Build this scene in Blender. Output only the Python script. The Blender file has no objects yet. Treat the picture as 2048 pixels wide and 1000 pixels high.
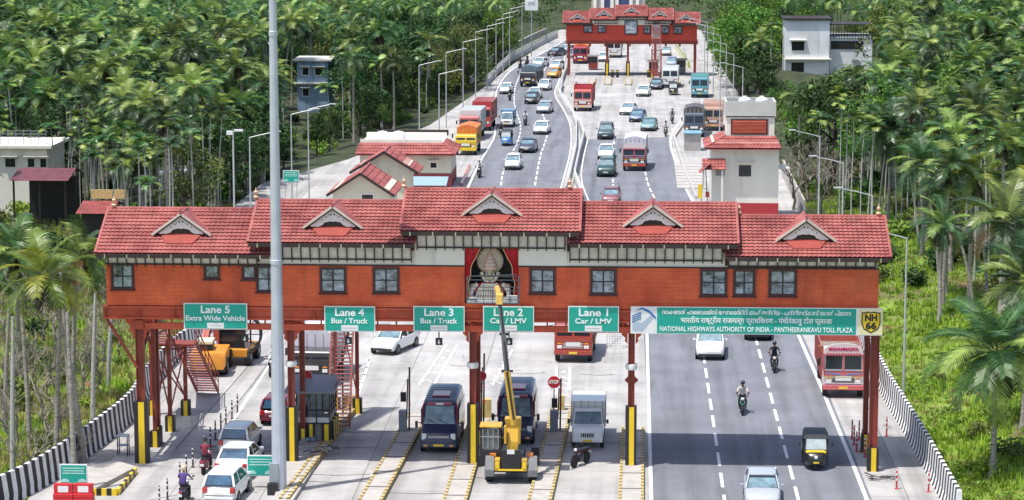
import bpy, math, random
from mathutils import Vector, Matrix
from math import sin, cos, pi, radians, atan2, sqrt, tan, atan
R = random.Random(7)
S = bpy.context.scene
COL = S.collection
# ---------------------------------------------------------------- camera
FP = 5000.0; CAMH = 29.0
TH = atan(736/FP); PS = atan((1270-1024)/FP*cos(TH))
cam_d = bpy.data.cameras.new("camera"); cam = bpy.data.objects.new("camera", cam_d); COL.objects.link(cam)
cam.location = (0, 0, CAMH); cam.rotation_euler = (pi/2-TH, 0, PS)
cam_d.sensor_width = 36; cam_d.lens = FP/2048*36; cam_d.clip_start = 1; cam_d.clip_end = 4000
S.camera = cam
S.render.resolution_x = 1024; S.render.resolution_y = 500
# ---------------------------------------------------------------- light
SUN = Vector((-0.26, -0.20, 0.94)).normalized()
w = bpy.data.worlds.new("World"); S.world = w; w.use_nodes = True
nt = w.node_tree; bg = nt.nodes['Background']
sky = nt.nodes.new('ShaderNodeTexSky'); sky.sky_type = 'NISHITA'; sky.sun_disc = False
sky.sun_elevation = math.asin(SUN.z); sky.sun_rotation = atan2(SUN.x, SUN.y)
sky.air_density = 1.0; sky.dust_density = 2.0
nt.links.new(sky.outputs[0], bg.inputs[0]); bg.inputs[1].default_value = 0.15
sl = bpy.data.lights.new("sun", 'SUN'); sl.energy = 3.9; sl.angle = radians(0.5); sl.color = (1, .965, .91)
so = bpy.data.objects.new("sun", sl); COL.objects.link(so)
so.rotation_euler = (-SUN).to_track_quat('-Z', 'Y').to_euler()
S.view_settings.view_transform = 'Standard'; S.view_settings.look = 'None'
S.view_settings.exposure = 0.42; S.view_settings.gamma = 1
# ---------------------------------------------------------------- camera geometry of the survey (pixel of the photo -> real point on the ground)
_f = Vector((-sin(PS)*cos(TH), cos(PS)*cos(TH), -sin(TH))); _r = Vector((cos(PS), sin(PS), 0)); _u = _r.cross(_f)
def ray(px, py): return _f + _r*((px-1024)/FP) + _u*((500-py)/FP)
def G(px, py, z=0.0):
    d = ray(px, py); t = (z-CAMH)/d.z; return Vector((d.x*t, d.y*t, z))
def scr_y(px, y, z):
    x = A(px, 400, y).x; q = Vector((x, y, z-CAMH)); return 500-FP*q.dot(_u)/q.dot(_f)
def A(px, py, Y):
    d = ray(px, py); t = Y/d.y; return Vector((d.x*t, Y, CAMH+d.z*t))
# ---------------------------------------------------------------- helpers
class MB:
    def __init__(s, M=None): s.v = []; s.f = []; s.m = []; s.M = M or Matrix.Identity(4)
    def add(s, vs, fs, mi=0):
        n = len(s.v); M = s.M
        s.v += [tuple(M @ Vector(q)) for q in vs]
        s.f += [tuple(i+n for i in g) for g in fs]
        s.m += ([mi]*len(fs) if isinstance(mi, int) else mi)
        return s
    def box(s, c, d, mi=0, top=1.0, rz=0):
        hx, hy, hz = d[0]/2, d[1]/2, d[2]/2; vs = []
        for z, k in ((-hz, 1), (hz, top)):
            for x, y in ((-hx, -hy), (hx, -hy), (hx, hy), (-hx, hy)):
                x, y = x*k, y*k
                if rz: x, y = x*cos(rz)-y*sin(rz), x*sin(rz)+y*cos(rz)
                vs.append((c[0]+x, c[1]+y, c[2]+z))
        return s.add(vs, [(3,2,1,0),(4,5,6,7),(0,1,5,4),(1,2,6,5),(2,3,7,6),(3,0,4,7)], mi)
    def b2(s, a, b, mi=0): return s.box(((a[0]+b[0])/2, (a[1]+b[1])/2, (a[2]+b[2])/2), (abs(b[0]-a[0]), abs(b[1]-a[1]), abs(b[2]-a[2])), mi)
    def cyl(s, p, q, r0, r1=None, n=10, mi=0, caps=True):
        p, q = Vector(p), Vector(q); r1 = r0 if r1 is None else r1
        d = (q-p).normalized(); a = d.orthogonal().normalized(); b = d.cross(a); vs = []
        for c, r in ((p, r0), (q, r1)):
            for i in range(n):
                t = 2*pi*i/n; vs.append(c+a*(cos(t)*r)+b*(sin(t)*r))
        fs = [(i, (i+1) % n, n+(i+1) % n, n+i) for i in range(n)]
        if caps: fs += [tuple(range(n-1, -1, -1)), tuple(range(n, 2*n))]
        return s.add(vs, fs, mi)
    def bar(s, p, q, wx, wz, mi=0):
        p, q = Vector(p), Vector(q); d = (q-p).normalized()
        up = Vector((0,0,1)) if abs(d.z) < .95 else Vector((0,1,0))
        a = d.cross(up).normalized(); b = a.cross(d); vs = []
        for c in (p, q):
            for i, j in ((-1,-1),(1,-1),(1,1),(-1,1)): vs.append(c+a*(i*wx/2)+b*(j*wz/2))
        return s.add(vs, [(3,2,1,0),(4,5,6,7),(0,1,5,4),(1,2,6,5),(2,3,7,6),(3,0,4,7)], mi)
    def tube(s, pts, rs, n=8, mi=0):
        pts = [Vector(p) for p in pts]; vs = []; k = len(pts)
        if not hasattr(rs, '__len__'): rs = [rs]*k
        a = None
        for j, p in enumerate(pts):
            d = (pts[min(j+1, k-1)]-pts[max(j-1, 0)]).normalized()
            a = d.orthogonal().normalized() if a is None else (a-d*a.dot(d)).normalized()
            b = d.cross(a)
            for i in range(n):
                t = 2*pi*i/n; vs.append(p+(a*cos(t)+b*sin(t))*rs[j])
        fs = [(j*n+i, j*n+(i+1) % n, (j+1)*n+(i+1) % n, (j+1)*n+i) for j in range(k-1) for i in range(n)]
        fs += [tuple(range(n-1, -1, -1)), tuple(range((k-1)*n, k*n))]
        return s.add(vs, fs, mi)
    def ball(s, c, r, n=12, m=8, mi=0):
        if not hasattr(r, '__len__'): r = (r, r, r)
        vs = [(c[0], c[1], c[2]-r[2])]; 
        for j in range(1, m):
            t = -pi/2+pi*j/m
            for i in range(n):
                a = 2*pi*i/n; vs.append((c[0]+r[0]*cos(t)*cos(a), c[1]+r[1]*cos(t)*sin(a), c[2]+r[2]*sin(t)))
        vs.append((c[0], c[1], c[2]+r[2])); L = len(vs)-1
        fs = [(0, 1+(i+1) % n, 1+i) for i in range(n)]
        fs += [(1+(j-1)*n+i, 1+(j-1)*n+(i+1) % n, 1+j*n+(i+1) % n, 1+j*n+i) for j in range(1, m-1) for i in range(n)]
        fs += [(L, 1+(m-2)*n+i, 1+(m-2)*n+(i+1) % n) for i in range(n)]
        return s.add(vs, fs, mi)
    def lathe(s, c, prof, n=16, mi=0, axis='z'):
        vs = []
        for r, h in prof:
            for i in range(n):
                t = 2*pi*i/n
                x, y, z = r*cos(t), r*sin(t), h
                if axis == 'y': x, y, z = x, -z, y
                if axis == 'x': x, y, z = z, x, y
                vs.append((c[0]+x, c[1]+y, c[2]+z))
        k = len(prof)
        fs = [(j*n+i, j*n+(i+1) % n, (j+1)*n+(i+1) % n, (j+1)*n+i) for j in range(k-1) for i in range(n)]
        fs += [tuple(range(n-1, -1, -1)), tuple(range((k-1)*n, k*n))]
        return s.add(vs, fs, mi)
    def loft(s, secs, mi=0, caps=True):
        n = len(secs[0]); vs = [p for q in secs for p in q]; k = len(secs)
        fs = [(j*n+i, j*n+(i+1) % n, (j+1)*n+(i+1) % n, (j+1)*n+i) for j in range(k-1) for i in range(n)]
        if caps: fs += [tuple(range(n-1, -1, -1)), tuple(range((k-1)*n, k*n))]
        return s.add(vs, fs, mi)
    def prism(s, poly, axis, a, b, mi=0):
        # poly: 2d outline; axis 'x': (y,z) extruded along x; 'y': (x,z); 'z': (x,y)
        def P(p, t): return (t, p[0], p[1]) if axis == 'x' else ((p[0], t, p[1]) if axis == 'y' else (p[0], p[1], t))
        n = len(poly); vs = [P(p, a) for p in poly]+[P(p, b) for p in poly]
        fs = [tuple(range(n-1, -1, -1)), tuple(range(n, 2*n))]+[(i, (i+1) % n, n+(i+1) % n, n+i) for i in range(n)]
        return s.add(vs, fs, mi)
    def build(s, name, mats, parent=None, smooth=None, bevel=0, fix=True):
        me = bpy.data.meshes.new(name); me.from_pydata(s.v, [], s.f)
        if not isinstance(mats, (list, tuple)): mats = [mats]
        for m in mats: me.materials.append(m)
        if len(mats) > 1: me.polygons.foreach_set('material_index', s.m)
        if fix and len(s.f) < 20000:
            import bmesh
            bm = bmesh.new(); bm.from_mesh(me); bmesh.ops.recalc_face_normals(bm, faces=bm.faces); bm.to_mesh(me); bm.free()
        if smooth is not None:
            me.shade_smooth(); me.set_sharp_from_angle(angle=radians(smooth))
        me.update()
        o = bpy.data.objects.new(name, me); COL.objects.link(o)
        if parent: o.parent = parent
        if bevel:
            md = o.modifiers.new('bevel', 'BEVEL'); md.width = bevel; md.segments = 2; md.limit_method = 'ANGLE'
        return o
def tag(o, label=None, cat=None, group=None, kind=None):
    if label: o['label'] = label
    if cat: o['category'] = cat
    if group: o['group'] = group
    if kind: o['kind'] = kind
    return o
def empty(name, loc=(0,0,0), rz=0, label=None, cat=None, group=None):
    o = bpy.data.objects.new(name, None); COL.objects.link(o); o.location = loc; o.rotation_euler = (0,0,rz)
    o.empty_display_size = .3
    return tag(o, label, cat, group)
def copy_tree(o, parent=None):
    c = o.copy(); COL.objects.link(c)
    if parent: c.parent = parent
    for ch in o.children: copy_tree(ch, c)
    return c
def wipe(o):
    for ch in list(o.children): wipe(ch)
    bpy.data.objects.remove(o)
MATS = {}
def mat(name, col, rough=.7, var=.12, scale=4., metal=0, bump=0, coat=0, spec=.5, col2=None, rnd=0, detail=3, emit=0, stretch=None):
    if name in MATS: return MATS[name]
    m = bpy.data.materials.new(name); m.use_nodes = True; n = m.node_tree; b = n.nodes['Principled BSDF']
    b.inputs['Roughness'].default_value = rough; b.inputs['Metallic'].default_value = metal
    b.inputs['Coat Weight'].default_value = coat; b.inputs['Coat Roughness'].default_value = .08
    b.inputs['Specular IOR Level'].default_value = spec
    b.inputs['Base Color'].default_value = (*col, 1)
    if emit:
        b.inputs['Emission Color'].default_value = (*col, 1); b.inputs['Emission Strength'].default_value = emit
    if var or bump or col2:
        tc = n.nodes.new('ShaderNodeTexCoord'); ns = n.nodes.new('ShaderNodeTexNoise')
        ns.inputs['Scale'].default_value = scale; ns.inputs['Detail'].default_value = detail; ns.inputs['Roughness'].default_value = .6
        src = tc.outputs['Object']
        if stretch:
            mp = n.nodes.new('ShaderNodeMapping'); mp.inputs['Scale'].default_value = stretch
            n.links.new(src, mp.inputs[0]); src = mp.outputs[0]
        n.links.new(src, ns.inputs['Vector'])
        cr = n.nodes.new('ShaderNodeValToRGB'); cr.color_ramp.elements[0].position = .3; cr.color_ramp.elements[1].position = .7
        c2 = col2 or col
        cr.color_ramp.elements[0].color = (*[max(0, k*(1-var)) for k in col], 1)
        cr.color_ramp.elements[1].color = (*[min(1, k*(1+var)) for k in c2], 1)
        n.links.new(ns.outputs['Fac'], cr.inputs[0]); out = cr.outputs[0]
        if rnd:
            oi = n.nodes.new('ShaderNodeObjectInfo'); hs = n.nodes.new('ShaderNodeHueSaturation')
            mr = n.nodes.new('ShaderNodeMapRange'); mr.inputs['To Min'].default_value = 1-rnd; mr.inputs['To Max'].default_value = 1+rnd
            n.links.new(oi.outputs['Random'], mr.inputs[0]); n.links.new(mr.outputs[0], hs.inputs['Value'])
            mr2 = n.nodes.new('ShaderNodeMapRange'); mr2.inputs['To Min'].default_value = .485; mr2.inputs['To Max'].default_value = .525
            mm = n.nodes.new('ShaderNodeMath'); mm.operation = 'FRACT'; mk = n.nodes.new('ShaderNodeMath'); mk.operation = 'MULTIPLY'; mk.inputs[1].default_value = 7.3
            n.links.new(oi.outputs['Random'], mk.inputs[0]); n.links.new(mk.outputs[0], mm.inputs[0]); n.links.new(mm.outputs[0], mr2.inputs[0])
            n.links.new(mr2.outputs[0], hs.inputs['Hue']); n.links.new(out, hs.inputs['Color']); out = hs.outputs[0]
        n.links.new(out, b.inputs['Base Color'])
        if bump:
            bp = n.nodes.new('ShaderNodeBump'); bp.inputs['Strength'].default_value = bump; bp.inputs['Distance'].default_value = .03
            n.links.new(ns.outputs['Fac'], bp.inputs['Height']); n.links.new(bp.outputs[0], b.inputs['Normal'])
    MATS[name] = m
    return m
def paint(c, name=None): 
    return mat(name or 'paint_%.2f_%.2f_%.2f' % c, c, .35, .03, 2, coat=.6)
def leafmat(name, a, b, rnd=.25, scale=1.3, rough=.38, spec=.5):
    m = mat(name, a, rough, .3, scale, col2=b, rnd=rnd, spec=spec)
    bs = m.node_tree.nodes['Principled BSDF']; n = m.node_tree
    tr = n.nodes.new('ShaderNodeBsdfTranslucent'); mx = n.nodes.new('ShaderNodeMixShader'); mx.inputs[0].default_value = .18
    src = bs.inputs['Base Color'].links[0].from_socket
    hs = n.nodes.new('ShaderNodeHueSaturation'); hs.inputs['Value'].default_value = 1.5
    n.links.new(src, hs.inputs['Color']); n.links.new(hs.outputs[0], tr.inputs[0])
    n.links.new(bs.outputs[0], mx.inputs[1]); n.links.new(tr.outputs[0], mx.inputs[2])
    n.links.new(mx.outputs[0], n.nodes['Material Output'].inputs[0])
    return m
WHITE = mat('white_paint', (.78,.78,.76), .5, .06, 3)
BLACK = mat('black_paint', (.02,.02,.022), .45, .1, 5)
GREYM = mat('galvanised_steel', (.42,.45,.47), .45, .1, 2, metal=.3)
CHROME = mat('chrome', (.7,.7,.72), .2, .02, 2, metal=.9)
RUBBER = mat('rubber', (.018,.018,.02), .8, .2, 6)
RIM = mat('rim_metal', (.45,.46,.48), .35, .05, 4, metal=.7)
GLASS = mat('dark_glass', (.015,.022,.03), .12, 0, 1, coat=.15, spec=.5)
SKYGLASS = mat('windscreen_glass', (.16,.25,.29), .08, .5, 1.8, coat=.3, spec=.7)
YELLOW = mat('yellow_paint', (.85,.58,.02), .5, .08, 3)
HEADL = mat('headlight_glass', (.8,.8,.76), .12, 0, 1, coat=1)
TAILL = mat('taillight_red', (.5,.015,.015), .2, 0, 1, coat=1)
ORANGEL = mat('indicator_orange', (.8,.25,.02), .25, 0, 1, coat=1)
PLATEW = mat('plate_white', (.75,.75,.72), .5, 0); PLATEY = mat('plate_yellow', (.85,.6,.05), .5, 0)
def stain(m, scale, col, lo, hi, stretch=(1,1,1), amt=1.0):
    # weathering with a shape of its own: blotches or rain streaks
    n = m.node_tree; b = n.nodes['Principled BSDF']; L_ = b.inputs['Base Color'].links
    tc = n.nodes.new('ShaderNodeTexCoord'); mp = n.nodes.new('ShaderNodeMapping'); mp.inputs['Scale'].default_value = stretch; mp.inputs['Location'].default_value = (scale*3.1, 7.7, 1.3)
    ns = n.nodes.new('ShaderNodeTexNoise'); ns.inputs['Scale'].default_value = scale; ns.inputs['Detail'].default_value = 7; ns.inputs['Roughness'].default_value = .65
    n.links.new(tc.outputs['Object'], mp.inputs[0]); n.links.new(mp.outputs[0], ns.inputs['Vector'])
    mr = n.nodes.new('ShaderNodeMapRange'); mr.inputs['From Min'].default_value = lo; mr.inputs['From Max'].default_value = hi; mr.inputs['To Max'].default_value = amt
    mx = n.nodes.new('ShaderNodeMix'); mx.data_type = 'RGBA'; n.links.new(ns.outputs['Fac'], mr.inputs[0]); n.links.new(mr.outputs[0], mx.inputs['Factor'])
    if L_: n.links.new(L_[0].from_socket, mx.inputs['A'])
    else: mx.inputs['A'].default_value = b.inputs['Base Color'].default_value
    mx.inputs['B'].default_value = (*col, 1); n.links.new(mx.outputs['Result'], b.inputs['Base Color']); return m
def text(s, size, m, parent, loc, rot=(pi/2,0,0), ext=.01, name='lettering', width=None, bold=0, font=None):
    cu = bpy.data.curves.new('t', 'FONT'); cu.body = s; cu.size = size; cu.align_x = 'CENTER'; cu.align_y = 'CENTER'
    cu.extrude = ext; cu.offset = bold; cu.resolution_u = 3
    if font: cu.font = font
    o = bpy.data.objects.new('t', cu); COL.objects.link(o)
    bpy.context.view_layer.update(); dg = bpy.context.evaluated_depsgraph_get()
    me = bpy.data.meshes.new_from_object(o.evaluated_get(dg)); bpy.data.objects.remove(o); bpy.data.curves.remove(cu)
    me.materials.clear(); me.materials.append(m); me.name = name
    t = bpy.data.objects.new(name, me); COL.objects.link(t); t.parent = parent; t.location = loc; t.rotation_euler = rot
    if width and len(me.vertices):
        xs = [v.co.x for v in me.vertices]; wd = max(xs)-min(xs); k = width/wd
        cx = (max(xs)+min(xs))/2
        for v in me.vertices: v.co.x = (v.co.x-cx)*k
    return t
# ================================================================ SETTING: terrain, roads
def sm(a, b, x):
    t = max(0, min(1, (x-a)/(b-a))); return t*t*(3-2*t)
def lerp_tab(tab, y):
    if y <= tab[0][0]: return tab[0][1]
    for (a, va), (b, vb) in zip(tab, tab[1:]):
        if y <= b: return va+(vb-va)*(y-a)/(b-a)
    return tab[-1][1]
EDGE_L = [(60,-29.8),(114,-29.8),(155,-28.6),(175,-28),(190,-36),(262,-34),(300,-27),(352,-22),(416,-19),(464,-16),(600,-14)]
EDGE_R = [(60,15.2),(141,15.2),(200,15.5),(300,15.5),(330,13),(600,13)]
def hgt(x, y):
    l = lerp_tab(EDGE_L, y); r = lerp_tab(EDGE_R, y)
    n = .35*sin(x*.31+y*.17)+.25*sin(x*.13-y*.29+1.3)+.18*sin(x*.61+.7)*cos(y*.47)
    if l <= x <= r: z = -.25; d = 0
    elif x < l:
        d = l-x; z = -.25-1.0*sm(0, 5, d)+n*sm(1, 8, d)+7*sm(45, 120, d)
    else:
        d = x-r; z = -.25+.9*sm(0, 7, d)+n*sm(1, 8, d)+9*sm(35, 120, d)
    far = sm(430, 760, y)*34
    z += far*(1 if y > 560 else sm(0, 25, d) + (1-sm(0,25,d))*sm(480,600,y))
    return z
def grid_axis(a, b, fine_a, fine_b, f, c):
    xs = []; x = a
    while x < b: xs.append(x); x += f if fine_a <= x < fine_b else c
    xs.append(b); return xs
xs = grid_axis(-700, 700, -60, 60, 1.6, 14); ys = grid_axis(-40, 1500, 80, 300, 2.2, 9)
tb = MB(); nx = len(xs)
tv = [(x, y, hgt(x, y)) for y in ys for x in xs]
tf = [(j*nx+i, j*nx+i+1, (j+1)*nx+i+1, (j+1)*nx+i) for j in range(len(ys)-1) for i in range(nx-1)]
tb.v, tb.f, tb.m = tv, tf, [0]*len(tf)
# ground: grass, dry scrub, reddish soil
gm = mat('ground_grass', (.10,.15,.018), .95, .2, .25, detail=8, col2=(.19,.27,.035), bump=.6)
def blend_noise(m, scale, col, lo, hi, detail=4):
    n = m.node_tree; b = n.nodes['Principled BSDF']; src = b.inputs['Base Color'].links[0].from_socket
    tc = n.nodes.new('ShaderNodeTexCoord'); ns = n.nodes.new('ShaderNodeTexNoise'); ns.inputs['Scale'].default_value = scale; ns.inputs['Detail'].default_value = detail
    n.links.new(tc.outputs['Object'], ns.inputs['Vector'])
    mr = n.nodes.new('ShaderNodeMapRange'); mr.inputs['From Min'].default_value = lo; mr.inputs['From Max'].default_value = hi
    mx = n.nodes.new('ShaderNodeMix'); mx.data_type = 'RGBA'
    n.links.new(ns.outputs['Fac'], mr.inputs[0]); n.links.new(mr.outputs[0], mx.inputs['Factor'])
    n.links.new(src, mx.inputs['A']); mx.inputs['B'].default_value = (*col, 1)
    n.links.new(mx.outputs['Result'], b.inputs['Base Color'])
blend_noise(gm, .11, (.12,.10,.045), .5, .66); blend_noise(gm, .2, (.20,.10,.055), .6, .7)
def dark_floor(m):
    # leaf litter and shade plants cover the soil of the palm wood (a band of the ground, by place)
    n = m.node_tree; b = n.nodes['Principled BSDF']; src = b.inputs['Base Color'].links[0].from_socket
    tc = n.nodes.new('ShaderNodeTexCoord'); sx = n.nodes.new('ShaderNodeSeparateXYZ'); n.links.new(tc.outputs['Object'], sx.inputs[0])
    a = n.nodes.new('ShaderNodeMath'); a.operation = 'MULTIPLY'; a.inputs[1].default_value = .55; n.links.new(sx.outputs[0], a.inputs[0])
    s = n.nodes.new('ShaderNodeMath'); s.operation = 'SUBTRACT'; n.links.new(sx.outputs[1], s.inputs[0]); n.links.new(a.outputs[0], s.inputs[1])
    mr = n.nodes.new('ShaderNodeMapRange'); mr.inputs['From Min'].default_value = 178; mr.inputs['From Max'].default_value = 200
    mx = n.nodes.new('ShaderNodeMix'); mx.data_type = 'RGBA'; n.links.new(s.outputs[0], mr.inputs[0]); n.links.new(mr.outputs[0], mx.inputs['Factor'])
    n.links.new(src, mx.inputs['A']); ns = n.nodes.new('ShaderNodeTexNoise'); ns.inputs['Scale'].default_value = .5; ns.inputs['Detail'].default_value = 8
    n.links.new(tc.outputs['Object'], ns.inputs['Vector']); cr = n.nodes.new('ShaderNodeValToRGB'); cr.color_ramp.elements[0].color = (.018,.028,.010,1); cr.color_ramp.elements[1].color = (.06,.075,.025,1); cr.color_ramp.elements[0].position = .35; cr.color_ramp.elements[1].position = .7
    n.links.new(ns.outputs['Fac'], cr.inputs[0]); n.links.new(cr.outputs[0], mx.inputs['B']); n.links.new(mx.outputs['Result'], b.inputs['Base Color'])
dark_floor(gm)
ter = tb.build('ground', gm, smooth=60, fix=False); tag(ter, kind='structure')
# concrete / asphalt materials
def surf(name, c1, c2, joints=None, patch=None, crack=.0, scale=.35):
    m = mat(name, c1, .88, .05, scale, col2=c2, detail=9)
    n = m.node_tree; b = n.nodes['Principled BSDF']
    fine = n.nodes.new('ShaderNodeTexNoise'); fine.inputs['Scale'].default_value = 9; fine.inputs['Detail'].default_value = 6
    tc = n.nodes.new('ShaderNodeTexCoord'); n.links.new(tc.outputs['Object'], fine.inputs['Vector'])
    bp = n.nodes.new('ShaderNodeBump'); bp.inputs['Strength'].default_value = .25; bp.inputs['Distance'].default_value = .02
    n.links.new(fine.outputs['Fac'], bp.inputs['Height']); n.links.new(bp.outputs[0], b.inputs['Normal'])
    # long streaks left by tyres along the direction of travel
    mp = n.nodes.new('ShaderNodeMapping'); mp.inputs['Scale'].default_value = (1.1, .035, 1)
    ns = n.nodes.new('ShaderNodeTexNoise'); ns.inputs['Scale'].default_value = 1.0; ns.inputs['Detail'].default_value = 5
    n.links.new(tc.outputs['Object'], mp.inputs[0]); n.links.new(mp.outputs[0], ns.inputs['Vector'])
    mr = n.nodes.new('ShaderNodeMapRange'); mr.inputs['From Min'].default_value = .45; mr.inputs['From Max'].default_value = .75; mr.inputs['To Max'].default_value = .6
    mx = n.nodes.new('ShaderNodeMix'); mx.data_type = 'RGBA'; src = b.inputs['Base Color'].links[0].from_socket
    n.links.new(ns.outputs['Fac'], mr.inputs[0]); n.links.new(mr.outputs[0], mx.inputs['Factor']); n.links.new(src, mx.inputs['A'])
    mx.inputs['B'].default_value = (*[k*.48 for k in c1], 1); out = mx.outputs['Result']
    if joints:
        bt = n.nodes.new('ShaderNodeTexBrick'); bt.offset = 0; bt.inputs['Scale'].default_value = 1
        bt.inputs['Brick Width'].default_value = joints[0]; bt.inputs['Row Height'].default_value = joints[1]
        bt.inputs['Mortar Size'].default_value = .035; bt.inputs['Mortar Smooth'].default_value = .6
        bt.inputs['Color1'].default_value = (1,1,1,1); bt.inputs['Color2'].default_value = (.9,.9,.9,1); bt.inputs['Mortar'].default_value = (.45,.44,.42,1)
        ds = n.nodes.new('ShaderNodeTexNoise'); ds.inputs['Scale'].default_value = .8
        n.links.new(tc.outputs['Object'], bt.inputs['Vector'])
        m2 = n.nodes.new('ShaderNodeMix'); m2.data_type = 'RGBA'; m2.blend_type = 'MULTIPLY'; m2.inputs['Factor'].default_value = 1
        n.links.new(out, m2.inputs['A']); n.links.new(bt.outputs['Color'], m2.inputs['B']); out = m2.outputs['Result']
    n.links.new(out, b.inputs['Base Color'])
    return m
CONC = surf('concrete_pavement', (.345,.335,.325), (.46,.445,.43), joints=(4.4, 4.5))
ASPH = surf('asphalt', (.15,.158,.18), (.205,.212,.235), scale=.5)
ASPH2 = surf('worn_asphalt', (.15,.158,.182), (.20,.208,.235), scale=.25)
stain(CONC, .30, (.20,.195,.19), .56, .72, (1,.45,1), .75); stain(CONC, 1.7, (.12,.12,.12), .64, .74, (1,.25,1), .6); stain(CONC, .12, (.52,.50,.47), .52, .7, (1,1,1), .6)
stain(ASPH, .35, (.10,.10,.11), .56, .7, (1.4,.2,1), .6); stain(ASPH2, .5, (.09,.092,.10), .58, .7, (1.6,.12,1), .6); stain(ASPH2, .15, (.24,.245,.26), .55, .7, (1,.5,1), .5)
KERBC = mat('kerb_concrete', (.42,.395,.365), .85, .15, 1.5, detail=6)
LINE = stain(mat('road_paint', (.74,.74,.74), .7, .12, 3, detail=6), 2.5, (.40,.40,.41), .52, .68, (1,.5,1), .8)
DARKJ = mat('joint_sealant', (.10,.10,.10), .9, .1)
def sheet(name, pts, z, m, th=.05):
    from mathutils.geometry import tessellate_polygon
    V3 = [Vector((p[0], p[1], z)) for p in pts]; tr = tessellate_polygon([V3])
    tr = [t if (V3[t[1]]-V3[t[0]]).cross(V3[t[2]]-V3[t[0]]).z > 0 else t[::-1] for t in tr]
    me = bpy.data.meshes.new(name); me.from_pydata(V3, [], tr); me.materials.append(m)
    o = bpy.data.objects.new(name, me); COL.objects.link(o); tag(o, kind='structure'); return o
def resample(pts, step):
    pts = [Vector((p[0], p[1], 0)) for p in pts]; out = [pts[0]]; acc = 0
    for a, b in zip(pts, pts[1:]):
        L = (b-a).length; t = step-acc
        while t <= L: out.append(a+(b-a)*(t/L)); t += step
        acc = (acc+L) % step
    return out
def smooth_path(pts, it=3):
    pts = [Vector((p[0], p[1], 0)) for p in pts]
    for _ in range(it):
        q = [pts[0]]
        for a, b in zip(pts, pts[1:]): q += [a*.75+b*.25, a*.25+b*.75]
        q.append(pts[-1]); pts = q
    return pts
def ribbon(mb, pts, wd, z, mi=0):
    pts = [Vector((p[0], p[1], z)) for p in pts]; k = len(pts); vs = []
    for j, p in enumerate(pts):
        d = (pts[min(j+1, k-1)]-pts[max(j-1, 0)]).normalized(); s = Vector((d.y, -d.x, 0))*(wd/2)
        vs += [p-s, p+s]
    mb.add(vs, [(2*j, 2*j+1, 2*j+3, 2*j+2) for j in range(k-1)], mi)
def GP(lst, z=0): return [G(a, b, z) for a, b in lst]
# concrete: the plaza in front, and the plaza of the far gate
sheet('pavement', [(-28.6,60),(15.3,60),(15.3,300),(14,380),(12.6,600),(-13,600),(-15.5,462),(-19,410),(-21.5,352),(-24.5,300),(-30,262),(-36,240),(-36,180),(-28.6,176)], 0, CONC)
# left carriageway behind the gate: asphalt
LC_L = smooth_path(GP([(925,387),(933,371),(950,332),(974,293),(987,270),(986,231),(987,179),(1016,140),(1068,112),(1128,82)])+[Vector((-11,520,0)),Vector((-8,600,0))], 2)
LC_R = smooth_path(GP([(1122,387),(1129,362),(1145,302),(1146,256),(1132,222),(1109,190),(1118,165),(1128,140),(1131,112),(1137,88)])+[Vector((-7,520,0)),Vector((-3,600,0))], 2)
sheet('road', LC_L+LC_R[::-1], .008, ASPH)
RC_L = smooth_path([Vector((.9,60,0)),Vector((.9,165,0)),Vector((.2,185,0)),Vector((-3.2,215,0))]+GP([(1171,398),(1156,357),(1164,310),(1172,279)]), 2)
RC_R = smooth_path([Vector((11.6,60,0)),Vector((11.3,160,0)),Vector((10,185,0)),Vector((6.6,215,0))]+GP([(1384,401),(1356,336),(1337,274)]), 2)
sheet('road', RC_L+RC_R[::-1], .008, ASPH2)
# road paint: one structure sheet set
pm = MB()
ribbon(pm, [(p.x+.25, p.y) for p in LC_L], .22, .018)
ribbon(pm, [(p.x-.15, p.y) for p in LC_R], .15, .018)
ribbon(pm, [(.98,60),(.98,175)], .18, .018)
RE = [(11.45,60),(11.0,160),(9.7,185),(6.4,215)]+[(p.x-.1, p.y) for p in GP([(1384,401),(1356,336),(1337,274),(1369,235)])]
ribbon(pm, smooth_path(RE, 2), .2, .018)
ribbon(pm, [(p.x+.2, p.y) for p in RC_L[-20:]], .12, .018)
def dashes(path, on, off, wd=.16, z=.018, start=0):
    p = resample(path, .5); n_on = int(on*2); per = int((on+off)*2); i = start
    while i+n_on < len(p): ribbon(pm, p[i:i+n_on+1], wd, z); i += per
dashes([(4.45,64.4),(4.45,162),(3.3,186),(0,215)], 3, 1.7); dashes([(7.95,66.2),(7.95,162),(6.8,186),(3.4,215)], 3, 1.7)
dashes(smooth_path(GP([(1002,371),(1005,345),(1021,312),(1035,285),(1042,262),(1040,244),(1031,221),(1027,197),(1032,165),(1052,130),(1085,105),(1118,92)]), 2), 3, 1.8)
dashes(smooth_path(GP([(1070,371),(1075,340),(1081,309),(1092,280),(1096,262),(1090,240),(1080,215),(1073,190),(1083,150),(1100,120),(1122,100)]), 2), 3, 1.8)
dashes(smooth_path(GP([(1227,400),(1226,359),(1228,326),(1228,290),(1227,266)]), 2), 3, 1.8)
dashes(smooth_path(GP([(1309,396),(1296,370),(1290,343),(1282,305),(1278,272)]), 2), 3, 1.8)
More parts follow.
